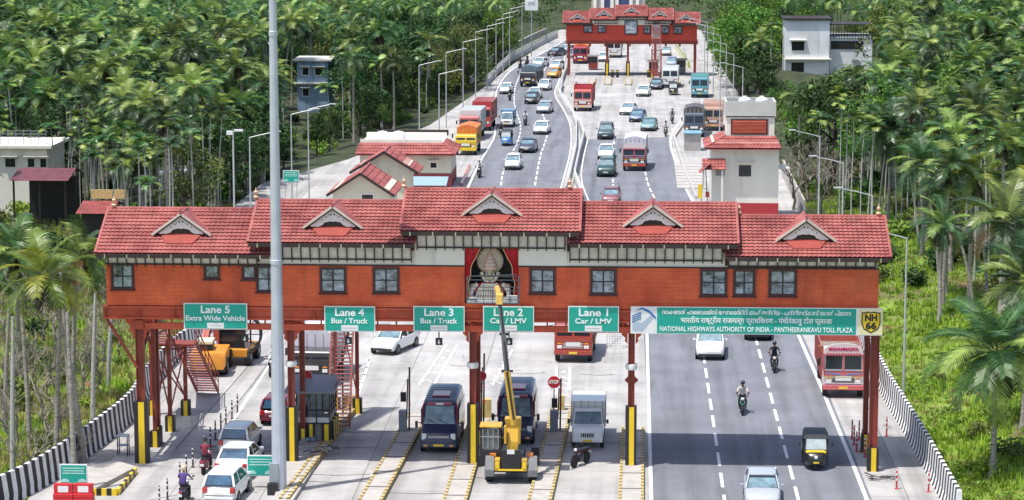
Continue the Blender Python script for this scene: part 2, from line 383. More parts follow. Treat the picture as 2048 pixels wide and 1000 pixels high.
# pale concrete apron line across the far edge of the plaza, and the lines that guide traffic into the toll lanes
for a, b in (((742,712),(702,835)), ((915,690),(850,800)), ((893,690),(838,770)), ((1025,700),(985,770)), ((1140,735),(1138,780)), ((1113,735),(1112,790)), ((545,720),(455,860))):
    ribbon(pm, [G(*a), G(*b)], .16, .018)
def chevrons(apex, l, r, n):
    ap, L, Rr = G(*apex), G(*l), G(*r)
    for i in range(1, n+1):
        t = i/(n+.5); a = ap.lerp(L, t); b = ap.lerp(Rr, t); m_ = (a+b)/2+Vector((0, .7, 0))
        ribbon(pm, [a, m_, b], .13, .018)
chevrons((742,708), (655,840), (706,840), 8); chevrons((905,690),(838,772),(858,772),5); chevrons((1020,700),(975,775),(1000,775),5); chevrons((1127,735),(1112,800),(1140,800),5)
tag(pm.build('road_markings', LINE, fix=False), kind='structure')
jm = MB()
for pts in (((520,705),(455,780),(350,900)), ((548,712),(500,775),(440,850)), ((300,905),(420,905),(555,902)), ((355,990),(300,1000))):
    ribbon(jm, [G(*p) for p in pts], .05, .012)
for y0, x0, x1 in ((893,600,760),(862,640,800),(948,600,740),(962,600,735),(985,760,930),(955,950,1060),(730,900,940),(745,1000,1090),(748,1160,1230),(885,1095,1240)):
    ribbon(jm, [G(x0, y0), G((x0+x1)/2, y0+3), G(x1, y0+1)], .07, .012)
tag(jm.build('pavement_joints', DARKJ, fix=False), kind='structure')
# ================================================================ TOLL GATES
ROOFT = mat('roof_tile', (.28,.064,.058), .6, .22, 1.0, col2=(.37,.115,.10), detail=6, spec=.4)
WALLR = mat('laterite_wall', (.70,.105,.038), .75, .12, .7, col2=(.78,.15,.055), detail=8)
def brickify(m, bw, rh, dark=.6):
    n = m.node_tree; b = n.nodes['Principled BSDF']; src = b.inputs['Base Color'].links[0].from_socket
    tc = n.nodes.new('ShaderNodeTexCoord'); sx = n.nodes.new('ShaderNodeSeparateXYZ'); ad = n.nodes.new('ShaderNodeMath'); cb = n.nodes.new('ShaderNodeCombineXYZ')
    n.links.new(tc.outputs['Object'], sx.inputs[0]); n.links.new(sx.outputs[0], ad.inputs[0]); n.links.new(sx.outputs[1], ad.inputs[1])
    n.links.new(ad.outputs[0], cb.inputs[0]); n.links.new(sx.outputs[2], cb.inputs[1])
    bt = n.nodes.new('ShaderNodeTexBrick'); bt.inputs['Scale'].default_value = 1; bt.inputs['Brick Width'].default_value = bw; bt.inputs['Row Height'].default_value = rh
    bt.inputs['Mortar Size'].default_value = .012; bt.inputs['Color1'].default_value = (1,1,1,1); bt.inputs['Color2'].default_value = (.9,.88,.86,1); bt.inputs['Mortar'].default_value = (dark,dark*.9,dark*.85,1)
    n.links.new(cb.outputs[0], bt.inputs['Vector'])
    mx = n.nodes.new('ShaderNodeMix'); mx.data_type = 'RGBA'; mx.blend_type = 'MULTIPLY'; mx.inputs['Factor'].default_value = 1
    n.links.new(src, mx.inputs['A']); n.links.new(bt.outputs['Color'], mx.inputs['B']); n.links.new(mx.outputs['Result'], b.inputs['Base Color'])
brickify(WALLR, .62, .2, .78)
stain(WALLR, .9, (.36,.06,.035), .52, .72, (1.6,1.6,.16), .55); stain(WALLR, .35, (.72,.20,.10), .55, .7, (1,1,1), .4)
stain(ROOFT, .5, (.15,.045,.04), .52, .72, (1,.6,.6), .7); stain(ROOFT, 1.3, (.38,.19,.16), .58, .72, (1,1,1), .5)
STEELR = mat('red_oxide_steel', (.26,.045,.028), .55, .22, 1.2, detail=6); stain(STEELR, 1.4, (.12,.04,.025), .55, .7, (1,1,.3), .6)
BEAM = mat('gate_beam_paint', (.52,.08,.035), .55, .2, 1.2, detail=6); stain(BEAM, 1.2, (.25,.05,.03), .55, .7, (1,1,.3), .6)
CREAM = mat('cream_wall', (.72,.67,.52), .8, .07, .6, detail=7)
OFFW = stain(mat('offwhite_wall', (.82,.78,.68), .8, .06, .5, detail=8), .7, (.50,.48,.42), .56, .74, (1.5,1.5,.2), .6); stain(CREAM, .7, (.48,.43,.33), .55, .73, (1.5,1.5,.2), .6)
BROWN = mat('dark_timber', (.035,.022,.02), .5, .2, 4)
SLATP = mat('slat_panel', (.66,.64,.58), .7, .2, 2)
WFRAME = mat('window_frame', (.10,.025,.03), .4, .1, 3)
BARGE = mat('bargeboard', (.62,.56,.47), .6, .1, 3)
GREYO = mat('tympanum_grey', (.74,.73,.72), .6, .08, 3)
TSHADE = mat('tile_riser_shade', (.05,.012,.014), .9, .2, 2)  # near-black tile risers: the shadow line under each course put into the colour
def tile_plane(mb, O, U, V, pu=.235, pv=.30, hw=.04, hs=.05, tri=None):
    """real corrugated tile courses: O eave corner, U eave vector, V slope vector. tri: list of (v, u0, u1) limits for hips"""
    O, U, V = Vector(O), Vector(U), Vector(V); N = U.cross(V).normalized()
    lu, lv = U.length, V.length; nr = max(2, round(lv/pv)); ncol = max(2, round(lu/pu)); pat = (0, .7, 1, .7)
    for j in range(nr):
        for e, (t0, t1) in enumerate(((j/nr, (j+1)/nr),)):
            a0, b0, a1, b1 = 0, 1, 0, 1
            if tri: a0, b0 = tri(t0); a1, b1 = tri(t1)
            n = max(2, round(ncol*(b0-a0)))*4; vs = []
            for i in range(n+1):
                u0 = a0+(b0-a0)*i/n; u1 = a1+(b1-a1)*i/n; h = pat[i % 4]*hw
                p0 = O+U*u0+V*t0; p1 = O+U*u1+V*t1
                vs += [p0+N*(h-.012), p0+N*(h+hs), p1+N*(h)]
            fs = []
            for i in range(n):
                k = 3*i; fs += [(k, k+3, k+4, k+1), (k+1, k+4, k+5, k+2)]
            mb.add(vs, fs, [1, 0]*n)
def gable_roof(x0, x1, yf, yr, yb, ze, zr, parent, name='roof', m=None):
    """roof of two tiled slopes over a ridge along x, with ridge tiles, verges and a fascia"""
    mb = MB(); sf = yr-yf; sb = yb-yr; zb = zr-(zr-ze)*sb/sf
    tile_plane(mb, (x0, yf, ze), (x1-x0, 0, 0), (0, sf, zr-ze))
    tile_plane(mb, (x1, yb, zb), (x0-x1, 0, 0), (0, -sb, zr-zb), pu=.4, pv=.5)
    # ridge caps
    k = max(3, int((x1-x0)/.42))
    for i in range(k):
        a = x0+(x1-x0)*i/k; b = x0+(x1-x0)*(i+1)/k+.03
        mb.cyl((a, yr, zr+.01), (b, yr, zr+.03), .10, .085, 8)
    # verge tiles
    for x in (x0, x1):
        for (ya, za, yb_, zb_) in ((yf, ze, yr, zr), (yb, zb, yr, zr)):
            mb.bar((x, ya, za+.05), (x, yb_, zb_+.05), .12, .09)
    # deck under tiles
    mb.prism([(yf, ze-.02), (yr, zr-.02), (yb, zb-.02), (yb, zb-.10), (yr, zr-.12), (yf, ze-.10)], 'x', x0+.02, x1-.02)
    return mb.build(name, [m or ROOFT, TSHADE], parent)
def gablet(cx, yb, zb, wd, ht, parent, slope, dark=BROWN):
    """small ornamental gable that rises out of the roof slope; front plane at yb"""
    g = MB(); hw = wd/2; run = ht/slope
    # two tiled little slopes running back from the front bargeboards into the main roof
    for s in (-1, 1):
        e = Vector((cx+s*hw, yb-.15, zb)); r = Vector((cx, yb-.25, zb+ht)); rb = Vector((cx, yb+run+.1, zb+ht)); 
        a = [e, r, rb, Vector((cx+s*hw, yb+.15, zb+.05))]
        nrm = (a[1]-a[0]).cross(a[2]-a[0]).normalized()*.05; nrm = nrm if nrm.z > 0 else -nrm
        g.add([p for p in a]+[p+nrm for p in a], [(0,1,2,3),(4,5,6,7),(0,1,5,4),(1,2,6,5),(2,3,7,6),(3,0,4,7)])
    g.cyl((cx, yb-.28, zb+ht+.05), (cx, yb+run+.1, zb+ht+.05), .05, .05, 6)
    go = g.build('gablet', ROOFT, parent)
    b = MB()
    for s in (-1, 1): b.bar((cx+s*(hw+.06), yb-.19, zb-.03), (cx, yb-.29, zb+ht+.02), .05, .11)
    b.build('bargeboard', BARGE, go)
    d = MB()
    for s in (-1, 1): d.bar((cx+s*(hw-.06), yb-.165, zb-.05), (cx, yb-.265, zb+ht-.10), .04, .06)
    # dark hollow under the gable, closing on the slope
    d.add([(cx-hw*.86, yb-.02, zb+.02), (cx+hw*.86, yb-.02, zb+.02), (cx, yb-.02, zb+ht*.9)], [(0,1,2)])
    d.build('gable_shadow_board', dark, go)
    # tympanum with scalloped lower edge
    pts = [(cx-hw*.80, zb+.06), (cx, zb+ht*.88), (cx+hw*.80, zb+.06)]
    low = []
    for i in range(17):
        t = 1-2*i/16; low.append((cx+t*hw*.74, zb+.02+ht*.25*max(0, 1-(abs(t)/.55)**4) + .025*(i % 2)))
    k = MB(); q = [(cx-hw*.46, yb-.75, zb-.75*slope+.02), (cx+hw*.46, yb-.75, zb-.75*slope+.02), (cx+hw*.74, yb-.02, zb+.02), (cx-hw*.74, yb-.02, zb+.02)]
    k.add([(a_, b_, c_+.03) for a_, b_, c_ in q]+[(a_, b_, c_-.06) for a_, b_, c_ in q], [(0,1,2,3),(7,6,5,4),(0,4,5,1),(1,5,6,2),(2,6,7,3),(3,7,4,0)]); k.build('apron', mat('apron_red', (.30,.05,.035), .7, .15, 3, detail=6), go)
    t_ = MB(); t_.prism(pts+low, 'y', yb-.13, yb-.09); t_.build('tympanum', GREYO, go)
    h = MB()
    for dx, dz, r in ((-.07,.62,.04),(.07,.62,.04),(-.26,.50,.03),(.26,.50,.03),(-.42,.36,.025),(.42,.36,.025),(-.17,.56,.02),(.17,.56,.02),(0,.72,.02)):
        h.cyl((cx+dx*wd/2.8*1.2, yb-.14, zb+ht*dz), (cx+dx*wd/2.8*1.2, yb-.125, zb+ht*dz), r*1.15, n=8)
    h.build('ornament', dark, go)
    f = MB(); f.lathe((cx, yb-.29, zb+ht), [(.05,0),(.07,.08),(.04,.14),(.06,.2),(.02,.27),(.005,.34)], 8); f.build('finial', ROOFT, go)
    return go
def window(x0, x1, z0, z1, yw, parent, mull=1, rails=1, frame=.09):
    f = MB(); fr = frame
    f.b2((x0-fr, yw-.07, z0-fr), (x1+fr, yw+.02, z0)); f.b2((x0-fr, yw-.07, z1), (x1+fr, yw+.02, z1+fr))
    f.b2((x0-fr, yw-.068, z0), (x0, yw+.02, z1)); f.b2((x1, yw-.068, z0), (x1+fr, yw+.02, z1))
    fo = f.build('window', WFRAME, parent)
    g = MB(); g.b2((x0, yw-.02, z0), (x1, yw+.0, z1)); g.build('pane', WGLASS, fo)
    s = MB(); t = .035
    for i in range(mull+2):
        x = x0+t/2+(x1-x0-t)*i/(mull+1); s.b2((x-t, yw-.045, z0), (x+t, yw-.022, z1))
    for i in range(rails+2):
        z = z0+t/2+(z1-z0-t)*i/(rails+1); s.b2((x0, yw-.040, z-t*.8), (x1, yw-.024, z+t*.8))
    s.build('sash', BLACK, fo)
    sl_ = MB(); sl_.b2((x0-fr-.05, yw-.14, z0-fr-.05), (x1+fr+.05, yw-.0, z0-fr-.002)); sl_.build('sill', WFRAME, fo)
    return fo
# glass of the cabin windows: curtains and sky seen in patches
WGLASS = mat('window_glass', (.035,.05,.06), .08, .6, 2.2, col2=(.30,.34,.38), detail=5, coat=.8, stretch=(1,.3,1.6))
def finial(x, y, z, parent, k=1.0):
    f = MB(); f.lathe((x, y, z), [(.03*k,0),(.13*k,.03*k),(.16*k,.12*k),(.07*k,.2*k),(.05*k,.26*k),(.11*k,.32*k),(.12*k,.4*k),(.04*k,.48*k),(.01*k,.66*k)], 12)
    return f.build('roof_finial', mat('terracotta_pot', (.62,.42,.25), .6, .1, 4), parent, smooth=50)
def slat_band(x0, x1, z0, z1, yw, parent, pitch=.47, lean=.18):
    p = MB(); p.add([(x0, yw-.03, z0), (x1, yw-.03, z0), (x1, yw-.03-lean, z1), (x0, yw-.03-lean, z1)], [(0,1,2,3)])
    p.add([(x0, yw-.0, z0), (x1, yw-.0, z0), (x1, yw-.0-lean, z1), (x0, yw-.0-lean, z1)], [(3,2,1,0)])
    p.build('slat_panel', SLATP, parent)
    b = MB(); b.bar((x0, yw-.06, z0), (x1, yw-.06, z0), .08, .07); n = round((x1-x0)/pitch)
    for i in range(n+1):
        x = x0+(x1-x0)*i/n; b.bar((x, yw-.09, z0-.13), (x, yw-.09-lean, z1), .055, .07)
    b.build('eave_bracket', BROWN, parent)
BLKY = MB
def guard_block(x, y, z0, z1, wd, dp, parent, name='column_guard'):
    b = MB(); b.b2((x-wd/2, y-dp/2, z0), (x+wd/2, y+dp/2, z1)); o = b.build(name, BLACK, parent)
    s = MB(); s.b2((x-wd*.17, y-dp/2-.012, z0), (x+wd*.27, y-dp/2-.002, z1)); s.build('yellow_stripe', YELLOW, o)
    return o
# ---------------------------------------------------------------- front gate
YW = 122.0; YB = 127.0
gate = empty('toll_gate', (-7, YW+2.5, 0), 0, 'long red toll gate cabin on steel columns under five stepped tile roofs, the near one', 'toll gate')
gate.location = (0,0,0)
def X(px, py, Y=YW): return A(px, py, Y).x
def Z(px, py, Y=YW): return A(px, py, Y).z
# walls
wb = MB(); x0, x1 = X(213, 580), X(1757, 580); zb0 = Z(1000, 616); 
tops = [(x0, X(505,520), Z(350,529)), (X(505,520), X(828,520), Z(700,524)), (X(828,520), X(1135,520), Z(1000,520)), (X(1135,520), X(1450,520), Z(1300,527)), (X(1450,520), x1, Z(1650,533))]
ny0, ny1 = X(929, 540), X(1037, 540)      # niche limits
wtop = Z(1000, 532)
wb.b2((x0, YW, zb0), (ny0, YW+.15, wtop)); wb.b2((ny1, YW, zb0), (x1, YW+.15, wtop))
wb.b2((ny0, YW, zb0), (ny1, YW+.15, Z(985, 607)))
wb.b2((x0, YB-.15, zb0), (x1, YB, wtop)); wb.b2((x0, YW+.15, zb0), (x0+.15, YB-.15, wtop)); wb.b2((x1-.15, YW+.15, zb0), (x1, YB-.15, wtop))
wb.build('wall', WALLR, gate)
fl = MB(); fl.b2((x0+.02, YW+.05, zb0-.12), (x1-.02, YB-.05, zb0-.003)); fl.build('floor_slab', STEELR, gate)
# raised middle walls in off white
mw = MB(); z3 = Z(1000, 470)
a3, b3 = X(829, 500), X(1134, 500); a2, b4 = X(520, 520), X(1450, 520)
mw.b2((a2, YW+.01, wtop+.002), (a3-.002, YB-.01, Z(650, 500))); mw.b2((b3+.002, YW+.01, wtop+.002), (b4, YB-.01, Z(650, 500)))
mw.b2((a3, YW-.03, wtop+.004), (ny0, YB+.03, z3)); mw.b2((ny1, YW-.03, wtop+.004), (b3, YB+.03, z3)); mw.b2((ny0, YW-.03, Z(985, 497)), (ny1, YW+.5, z3)); mw.b2((ny0, YW+1.6, wtop), (ny1, YB+.03, z3))
mw.b2((x0+.02, YW+.01, wtop+.002), (a2-.002, YB-.01, Z(350, 522))); mw.b2((b4+.002, YW+.01, wtop+.002), (x1-.02, YB-.01, Z(350, 524)))
mw.build('upper_wall', OFFW, gate)
tr = MB(); tr.b2((x0-.02, YW-.05, wtop-.04), (ny0, YW-.002, wtop+.03)); tr.b2((ny1, YW-.05, wtop-.04), (x1+.02, YW-.002, wtop+.03)); tr.build('wall_plate', BROWN, gate)
# five roofs
YE = YW-.95; YRD = YW+2.5; YBE = YB+.8
def rx(px, py): return A(px, py, YE).x
roofs = [((190,512),(541,512), 416, 511.0), ((495,488),(829,492), 400, 489.5), ((800,466),(1160,467), 377.5, 466.5), ((1138,489),(1477,493), 404.5, 491.0), ((1452,515),(1782,520), 431.0, 518.0)]
gx = [(363,428), (666,414), (984,388), (1306,411), (1612,440)]
for i, ((pa, ya), (pb, yb), yr, ye) in enumerate(roofs):
    ze = A((pa+pb)/2, ye-3, YE).z; zr = A((pa+pb)/2, yr+2, YRD).z
    xa, xb = rx(pa, ya), rx(pb, yb)
    ro = gable_roof(xa, xb, YE, YRD, YBE, ze, zr, gate)
    sl_ = (zr-ze)/(YRD-YE)
    # gutter and rafter line
    g = MB(); g.b2((xa+.05, YE-.10, ze-.20), (xb-.05, YE+.03, ze-.03)); g.build('gutter', BROWN, ro); g = MB(); g.b2((xa+.06, YBE-.05, ze-.1), (xb-.06, YBE+.05, ze)); g.build('gutter', BROWN, ro)
    for k in range(8): 
        c = MB(); x = xa+.5+(xb-xa-1)*k/7; c.b2((x-.03, YE-.13, ze-.22), (x+.03, YE-.10, ze-.02)); c.build('gutter_clip', CHROME, ro)
    # gablet set on the slope
    gpx, gpy = gx[i]; zfoot_v = (gpy+42)
    # find y on slope where the feet appear
    yb_ = YE
    for q in range(200):
        yb_ = YE+q*.02; zz = ze+(yb_-YE)*sl_
        if scr_y(gpx, yb_, zz) <= zfoot_v: break
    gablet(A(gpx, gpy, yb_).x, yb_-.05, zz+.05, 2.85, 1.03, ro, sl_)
for px, py, i in ((228,405,0),(808,378,2),(512,397,1),(1140,366,2),(1757,425,4),(1478,428,4)):
    (pa, ya), (pb, yb), yr, ye = roofs[i]; finial(A(px, py, YRD).x, YRD, A((pa+pb)/2, yr+1, YRD).z+.06, gate, .9)
# slatted eave bands
slat_band(X(835,480), X(1130,480), Z(1000,495), Z(1000,472)+.12, YW-.06, gate)
slat_band(X(548,500), X(823,500), Z(690,518), Z(690,494)+.12, YW-.02, gate)
slat_band(X(1140,500), X(1444,500), Z(1290,520), Z(1290,496)+.12, YW-.02, gate)
slat_band(X(218,520), X(515,520), Z(360,528), Z(360,515)+.12, YW-.02, gate)
slat_band(X(1457,525), X(1750,525), Z(1600,533), Z(1600,521)+.12, YW-.02, gate)
for (px0, px1, py0, py1) in ((226,266,529,575),(411,437,531,555),(487,510,532,556),(516,560,534,581),(643,690,537,583),(749,796,537,583),(1062,1108,539,584),(1183,1230,540,586),(1403,1451,541,589),(1469,1507,541,589),(1540,1590,541,589)):
    small = py1-py0 < 30
    window(X(px0, py1), X(px1, py1), Z(px0, py1), Z(px0, py0), YW, gate, mull=0 if small else 1, rails=0 if small else 1)
# girder, lower chord, hangers
gr = MB(); xg0, xg1 = X(206, 630), X(1765, 630); zt, zm = Z(1000, 617)-.02, Z(1000, 644)
for y in (YW+.1, YB-.1):
    gr.b2((xg0, y-.16, zt-.12), (xg1, y+.16, zt)); gr.b2((xg0, y-.03, zm+.1), (xg1, y+.03, zt-.12)); gr.b2((xg0, y-.16, zm), (xg1, y+.16, zm+.1))
n = 22
for i in range(n+1):
    x = xg0+.1+(xg1-xg0-.2)*i/n
    gr.b2((x-.02, YW-.05, zm+.1), (x+.02, YW+.07, zt-.12))
    gr.b2((x-.07, YW+.27, zm+.02), (x+.07, YB-.27, zm+.2))
gr.build('girder', BEAM, gate)
lc = MB(); zc0, zc1 = Z(1000, 664), Z(1000, 652); xl0, xl1 = X(290, 655), X(1262, 655)
for y in (YW+.1, YB-.1):
    lc.b2((xl0, y-.1, zc0), (xl1, y+.1, zc1))
    k = 26
    for i in range(k):
        x = xl0+.4+(xl1-xl0-.8)*i/(k-1); lc.b2((x-.04, y-.04, zc1), (x+.04, y+.04, zm))
lc.build('lower_chord', BEAM, gate)
# columns
COLX = [X(281, 850), X(582, 850), X(945, 850), X(1262, 850), X(1748, 850)]
for i, cx in enumerate(COLX):
    for yy in (YW+.35, YB-.5):
        c = MB(); base = 0 if yy > 125 or i in (0,4) else .2
        cw_ = (.19 if i in (0, 4) else .145) if yy < 125 else .11
        for s in (-1, 1): c.b2((cx+s*cw_-.02, yy-.15, base), (cx+s*cw_+.02, yy+.15, zm-.002))
        c.b2((cx-cw_+.02, yy-.02, base), (cx+cw_-.02, yy+.02, zm-.002))
        c.b2((cx-.26, yy-.24, base), (cx+.26, yy+.24, base+.05))
        co = c.build('column', STEELR, gate)
        cp = MB()
        for s in (-1, 1):
            prof = [(cx+s*.2, zm-1.1), (cx+s*.34, zm-.95), (cx+s*.30, zm-.8), (cx+s*.5, zm-.62), (cx+s*.46, zm-.4), (cx+s*.68, zm-.2), (cx+s*.68, zm-.003), (cx+s*.2, zm-.003)]
            cp.prism(prof, 'y', yy-.13, yy+.13)
        cp.b2((cx-.24, yy-.2, zm-.55), (cx+.24, yy-.17, zm-.1))
        if i < 4 and yy < 125: cp.build('capital', BEAM, co)
        if yy < 125:
            hh = {0: 3.15, 1: 2.75, 2: 3.0, 3: 2.95, 4: 1.2}[i]
            guard_block(cx, yy-.02, base, base+hh, .68 if i == 0 else .56, .55, co)
            cl = MB(); cl.lathe((cx, yy, 5.15), [(.27,-.14),(.30,0),(.27,.14)], 12)
            if 0 < i < 4: cl.build('camera_collar', WHITE, co, smooth=40)
        else:
            guard_block(cx, yy-.02, base, base+.95, .42, .42, co)
# knee braces at the left end, ladder of pipes at the right end
kb = MB()
for y in (YW+.1, YB-.1):
    kb.bar((xg0+.15, y, zm), (COLX[0]-.1, y, 4.9), .12, .14)
kb.bar((COLX[0], YW+.5, 5.2), (COLX[0], YB-.6, zm-.1), .1, .12); kb.bar((COLX[4], YW+.5, 2.2), (COLX[4], YB-.6, zm-.1), .1, .12)
kb.build('brace', STEELR, gate)
# corner joint straps
# niche with red curtains
nb = MB(); zn0, zn1 = Z(985, 607), Z(985, 497)
nb.b2((ny0, YW+1.55, zn0), (ny1, YW+1.6, zn1)); nb.b2((ny0-.03, YW+.15, zn0), (ny0+.02, YW+1.55, zn1)); nb.b2((ny1-.02, YW+.15, zn0), (ny1+.03, YW+1.55, zn1)); nb.b2((ny0, YW+.15, zn0), (ny1, YW+1.55, zn0+.05))
nb.build('niche', BLACK, gate)
CURT = mat('red_curtain', (.55,.02,.03), .7, .15, 3)
for s, xe in ((1, ny0), (-1, ny1)):
    out = []; m_ = MB(); rows = []
    for j in range(15):
        t = j/14; z = zn1-t*(zn1-zn0-.2); wdt = .62*(1-t)**3.2+.14+.07*sin(t*9)**2
        rows.append([(xe+s*(.03+wdt*i/8), YW+.1+.05*sin(i*2.2+t*1.5), z) for i in range(9)])
    vs = [p for r_ in rows for p in r_]; vs += [(a, b+.05, c) for a, b, c in vs]; N_ = 135
    fs = [(j*9+i, j*9+i+1, (j+1)*9+i+1, (j+1)*9+i) for j in range(14) for i in range(8)]; fs += [tuple(q+N_ for q in f_) for f_ in fs]
    m_.add(vs, fs); cu = m_.build('curtain', CURT, gate, smooth=60)
    tm = MB(); tm.tube([(r_[8][0], r_[8][1]-.02, r_[8][2]) for r_ in rows], .025, 6); tm.build('curtain_trim', mat('gold_trim', (.65,.45,.2), .5, .1), cu)
# ---------------------------------------------------------------- dancer bust in the niche
sx = X(979, 540); sy = YW+.45
st = empty('dancer_sculpture', (sx, sy, zn0+.05), 0, 'painted bust of a costumed dancer with a round crown in the curtained niche', 'sculpture')
PALE = mat('bust_cream', (.80,.72,.62), .6, .1, 4); PINK = mat('bust_pink', (.72,.46,.38), .6, .1, 4); GREENF = mat('bust_face', (.62,.58,.40), .55, .1, 4)
GOLD = mat('bust_gold', (.58,.44,.28), .45, .15, 6); REDD = mat('bust_red', (.42,.03,.03), .6, .1, 4)
hC = 2.02   # crown centre height
m_ = MB(); m_.lathe((0, .12, hC), [(.62,-.04),(.66,0),(.62,.05)], 36, axis='y'); m_.build('crown_disc', PALE, st, smooth=40)
m_ = MB()
for rr in (.60, .50, .40):
    m_.tube([(rr*cos(a*pi/18), .06, hC+rr*sin(a*pi/18)) for a in range(37)], .022, 6)
for a in range(20): m_.ball((.55*cos(a*pi/10), .05, hC+.55*sin(a*pi/10)), .035, 6, 5)
m_.build('crown_ring', GOLD, st, smooth=50)
m_ = MB(); m_.lathe((0,-.05,hC-.42), [(.30,0),(.36,.1),(.30,.2),(.33,.28),(.26,.38),(.28,.46),(.2,.56),(.2,.62),(.1,.74),(.02,.86)], 16); m_.build('headdress', PINK, st, smooth=30)
m_ = MB()
for z_, r_ in ((.1,.37),(.28,.34),(.46,.29),(.62,.21)): m_.lathe((0,-.05,hC-.42+z_), [(r_-.02,-.025),(r_+.015,0),(r_-.02,.025)], 16)
m_.build('headdress_band', PALE, st, smooth=50)
m_ = MB(); m_.b2((-.2,.1,2.62),(.2,.25,2.86)); m_.build('crest', mat('bust_white', (.7,.76,.78), .6), st)
fz = hC-.68
m_ = MB(); m_.ball((0,-.08,fz), (.24,.22,.30), 18, 12); m_.prism([(-.035,fz-.06),(.035,fz-.06),(.012,fz+.07),(-.012,fz+.07)], 'y', -.345, -.27); m_.cyl((0,0,fz-.5),(0,-.03,fz-.2),.13,.11,12); fa = m_.build('face', GREENF, st, smooth=50)
m_ = MB()
for s in (-1,1):
    m_.ball((s*.10,-.27,fz+.05), (.06,.03,.022), 8, 6); m_.tube([(s*.03,-.30,fz+.10),(s*.1,-.295,fz+.14),(s*.19,-.24,fz+.11)], .013, 6)
m_.build('eye', BLACK, fa); m_ = MB(); m_.ball((0,-.285,fz-.14), (.06,.025,.018), 8, 6); m_.build('mouth', REDD, fa)
m_ = MB()
for s in (-1,1):
    m_.tube([(s*.05,-.16,fz-.36),(s*.24,-.16,fz-.26),(s*.38,-.1,fz-.05),(s*.37,-.05,fz+.14)], [.05,.075,.075,.04], 8)
m_.build('white_beard_frame', PALE, st, smooth=60)
m_ = MB(); m_.loft([[(cos(a*pi/8)*rx_, sin(a*pi/8)*ry_+.05, z_) for a in range(16)] for rx_, ry_, z_ in ((.62,.36,.0),(.72,.4,.3),(.82,.38,.62),(.7,.32,.84),(.3,.2,.98))]); m_.build('torso', REDD, st, smooth=50)
m_ = MB()
for k in range(11):
    a = -.62+k*.124; m_.tube([(a*.55,-.30+abs(a)*.2,.92),(a*.95,-.43+abs(a)*.25,.5),(a*1.15,-.44+abs(a)*.3,.05)], [.045,.05,.05], 6)
m_.build('pleat', PALE, st, smooth=50)
m_ = MB()
for k in range(12):
    a = -1+k*2/11; m_.ball((a*.55,-.40+abs(a)*.2,.62-.32*(1-a*a)), .07, 8, 6); m_.ball((a*.45,-.42+abs(a)*.2,.42-.25*(1-a*a)), .06, 8, 6)
m_.build('necklace', PINK, st, smooth=50)
m_ = MB()
for s in (-1,1): m_.tube([(s*.6,0,.85),(s*.9,-.05,.6),(s*.95,-.2,.28),(s*.7,-.4,.12)], [.14,.15,.12,.09], 8)
m_.build('sleeve', PALE, st, smooth=50)
m_ = MB()
for s in (-1,1): m_.ball((s*.82,-.03,.78), (.24,.14,.12), 10, 6); m_.ball((s*.42,-.02,fz+.05), (.09,.06,.09), 8, 6)
m_.build('ornament', GOLD, st, smooth=50)
# ---------------------------------------------------------------- lane signs
TEAL = mat('sign_green', (.01,.36,.27), .45, .04, 2)
LETW = mat('sign_lettering', (.85,.88,.85), .5, 0)
ITEMS = []
def signboard(x0, x1, z0, z1, y, label, name='lane_sign', cat='sign', border=WHITE):
    cx, cz = (x0+x1)/2, (z0+z1)/2
    r_ = empty(name, (cx, y, cz), 0, label, cat)
    b = MB(); w2, h2 = (x1-x0)/2, (z1-z0)/2; b.b2((-w2, 0, -h2), (w2, .08, h2)); b.build('panel', border, r_)
    f = MB(); f.b2((-w2+.05, -.012, -h2+.05), (w2-.05, -.001, h2-.05)); f.build('sign_face', TEAL, r_)
    return r_, w2, h2
for px0, px1, py0, py1, t1, t2 in ((368,494,607,658,'Lane 5','Extra Wide Vehicle'),(649,750,613,663,'Lane 4','Bus / Truck'),(827,929,613,663,'Lane 3','Bus / Truck'),(966,1068,613,663,'Lane 2','Car / LMV'),(1136,1238,613,664,'Lane 1','Car / LMV')):
    ys = YW-.32; a = A(px0, py1, ys); b = A(px1, py0, ys)
    r_, w2, h2 = signboard(a.x, b.x, a.z, b.z, ys, {'5':'wide green board reading Lane 5 Extra Wide Vehicle, leftmost of the lane boards','4':'green Bus / Truck board just right of the tall mast','3':'green Bus / Truck board left of the curtained niche','2':'green Car / LMV board partly covered by the lift boom','1':'green Car / LMV board next to the long banner'}[t1[-1]])
    text(t1, .52, LETW, r_, (0, -.016, h2*.50), width=1.45, bold=.012)
    text(t2, .36, LETW, r_, (0, -.016, -h2*.16), width=w2*2*(.93 if '5' in t1 else .72), bold=.008)
    m_ = MB(); m_.b2((-.42, -.02, -h2+.06), (.42, -.004, -h2+.33)); m_.build('plate', WHITE, r_)
    m_ = MB(); m_.b2((-.33,-.024,-h2+.17),(.33,-.021,-h2+.21)); m_.build('fine_print', mat('faded_print', (.5,.48,.5), .7), r_)
    m_ = MB()
    for s in (-1, 1): m_.b2((s*w2*.6-.03, .08, h2-.5), (s*w2*.6+.03, .30, h2-.42))
    m_.build('mounting_bracket', GREYM, r_)
ARW = mat('arrow_lamp', (.75,.8,.75), .5, 0)
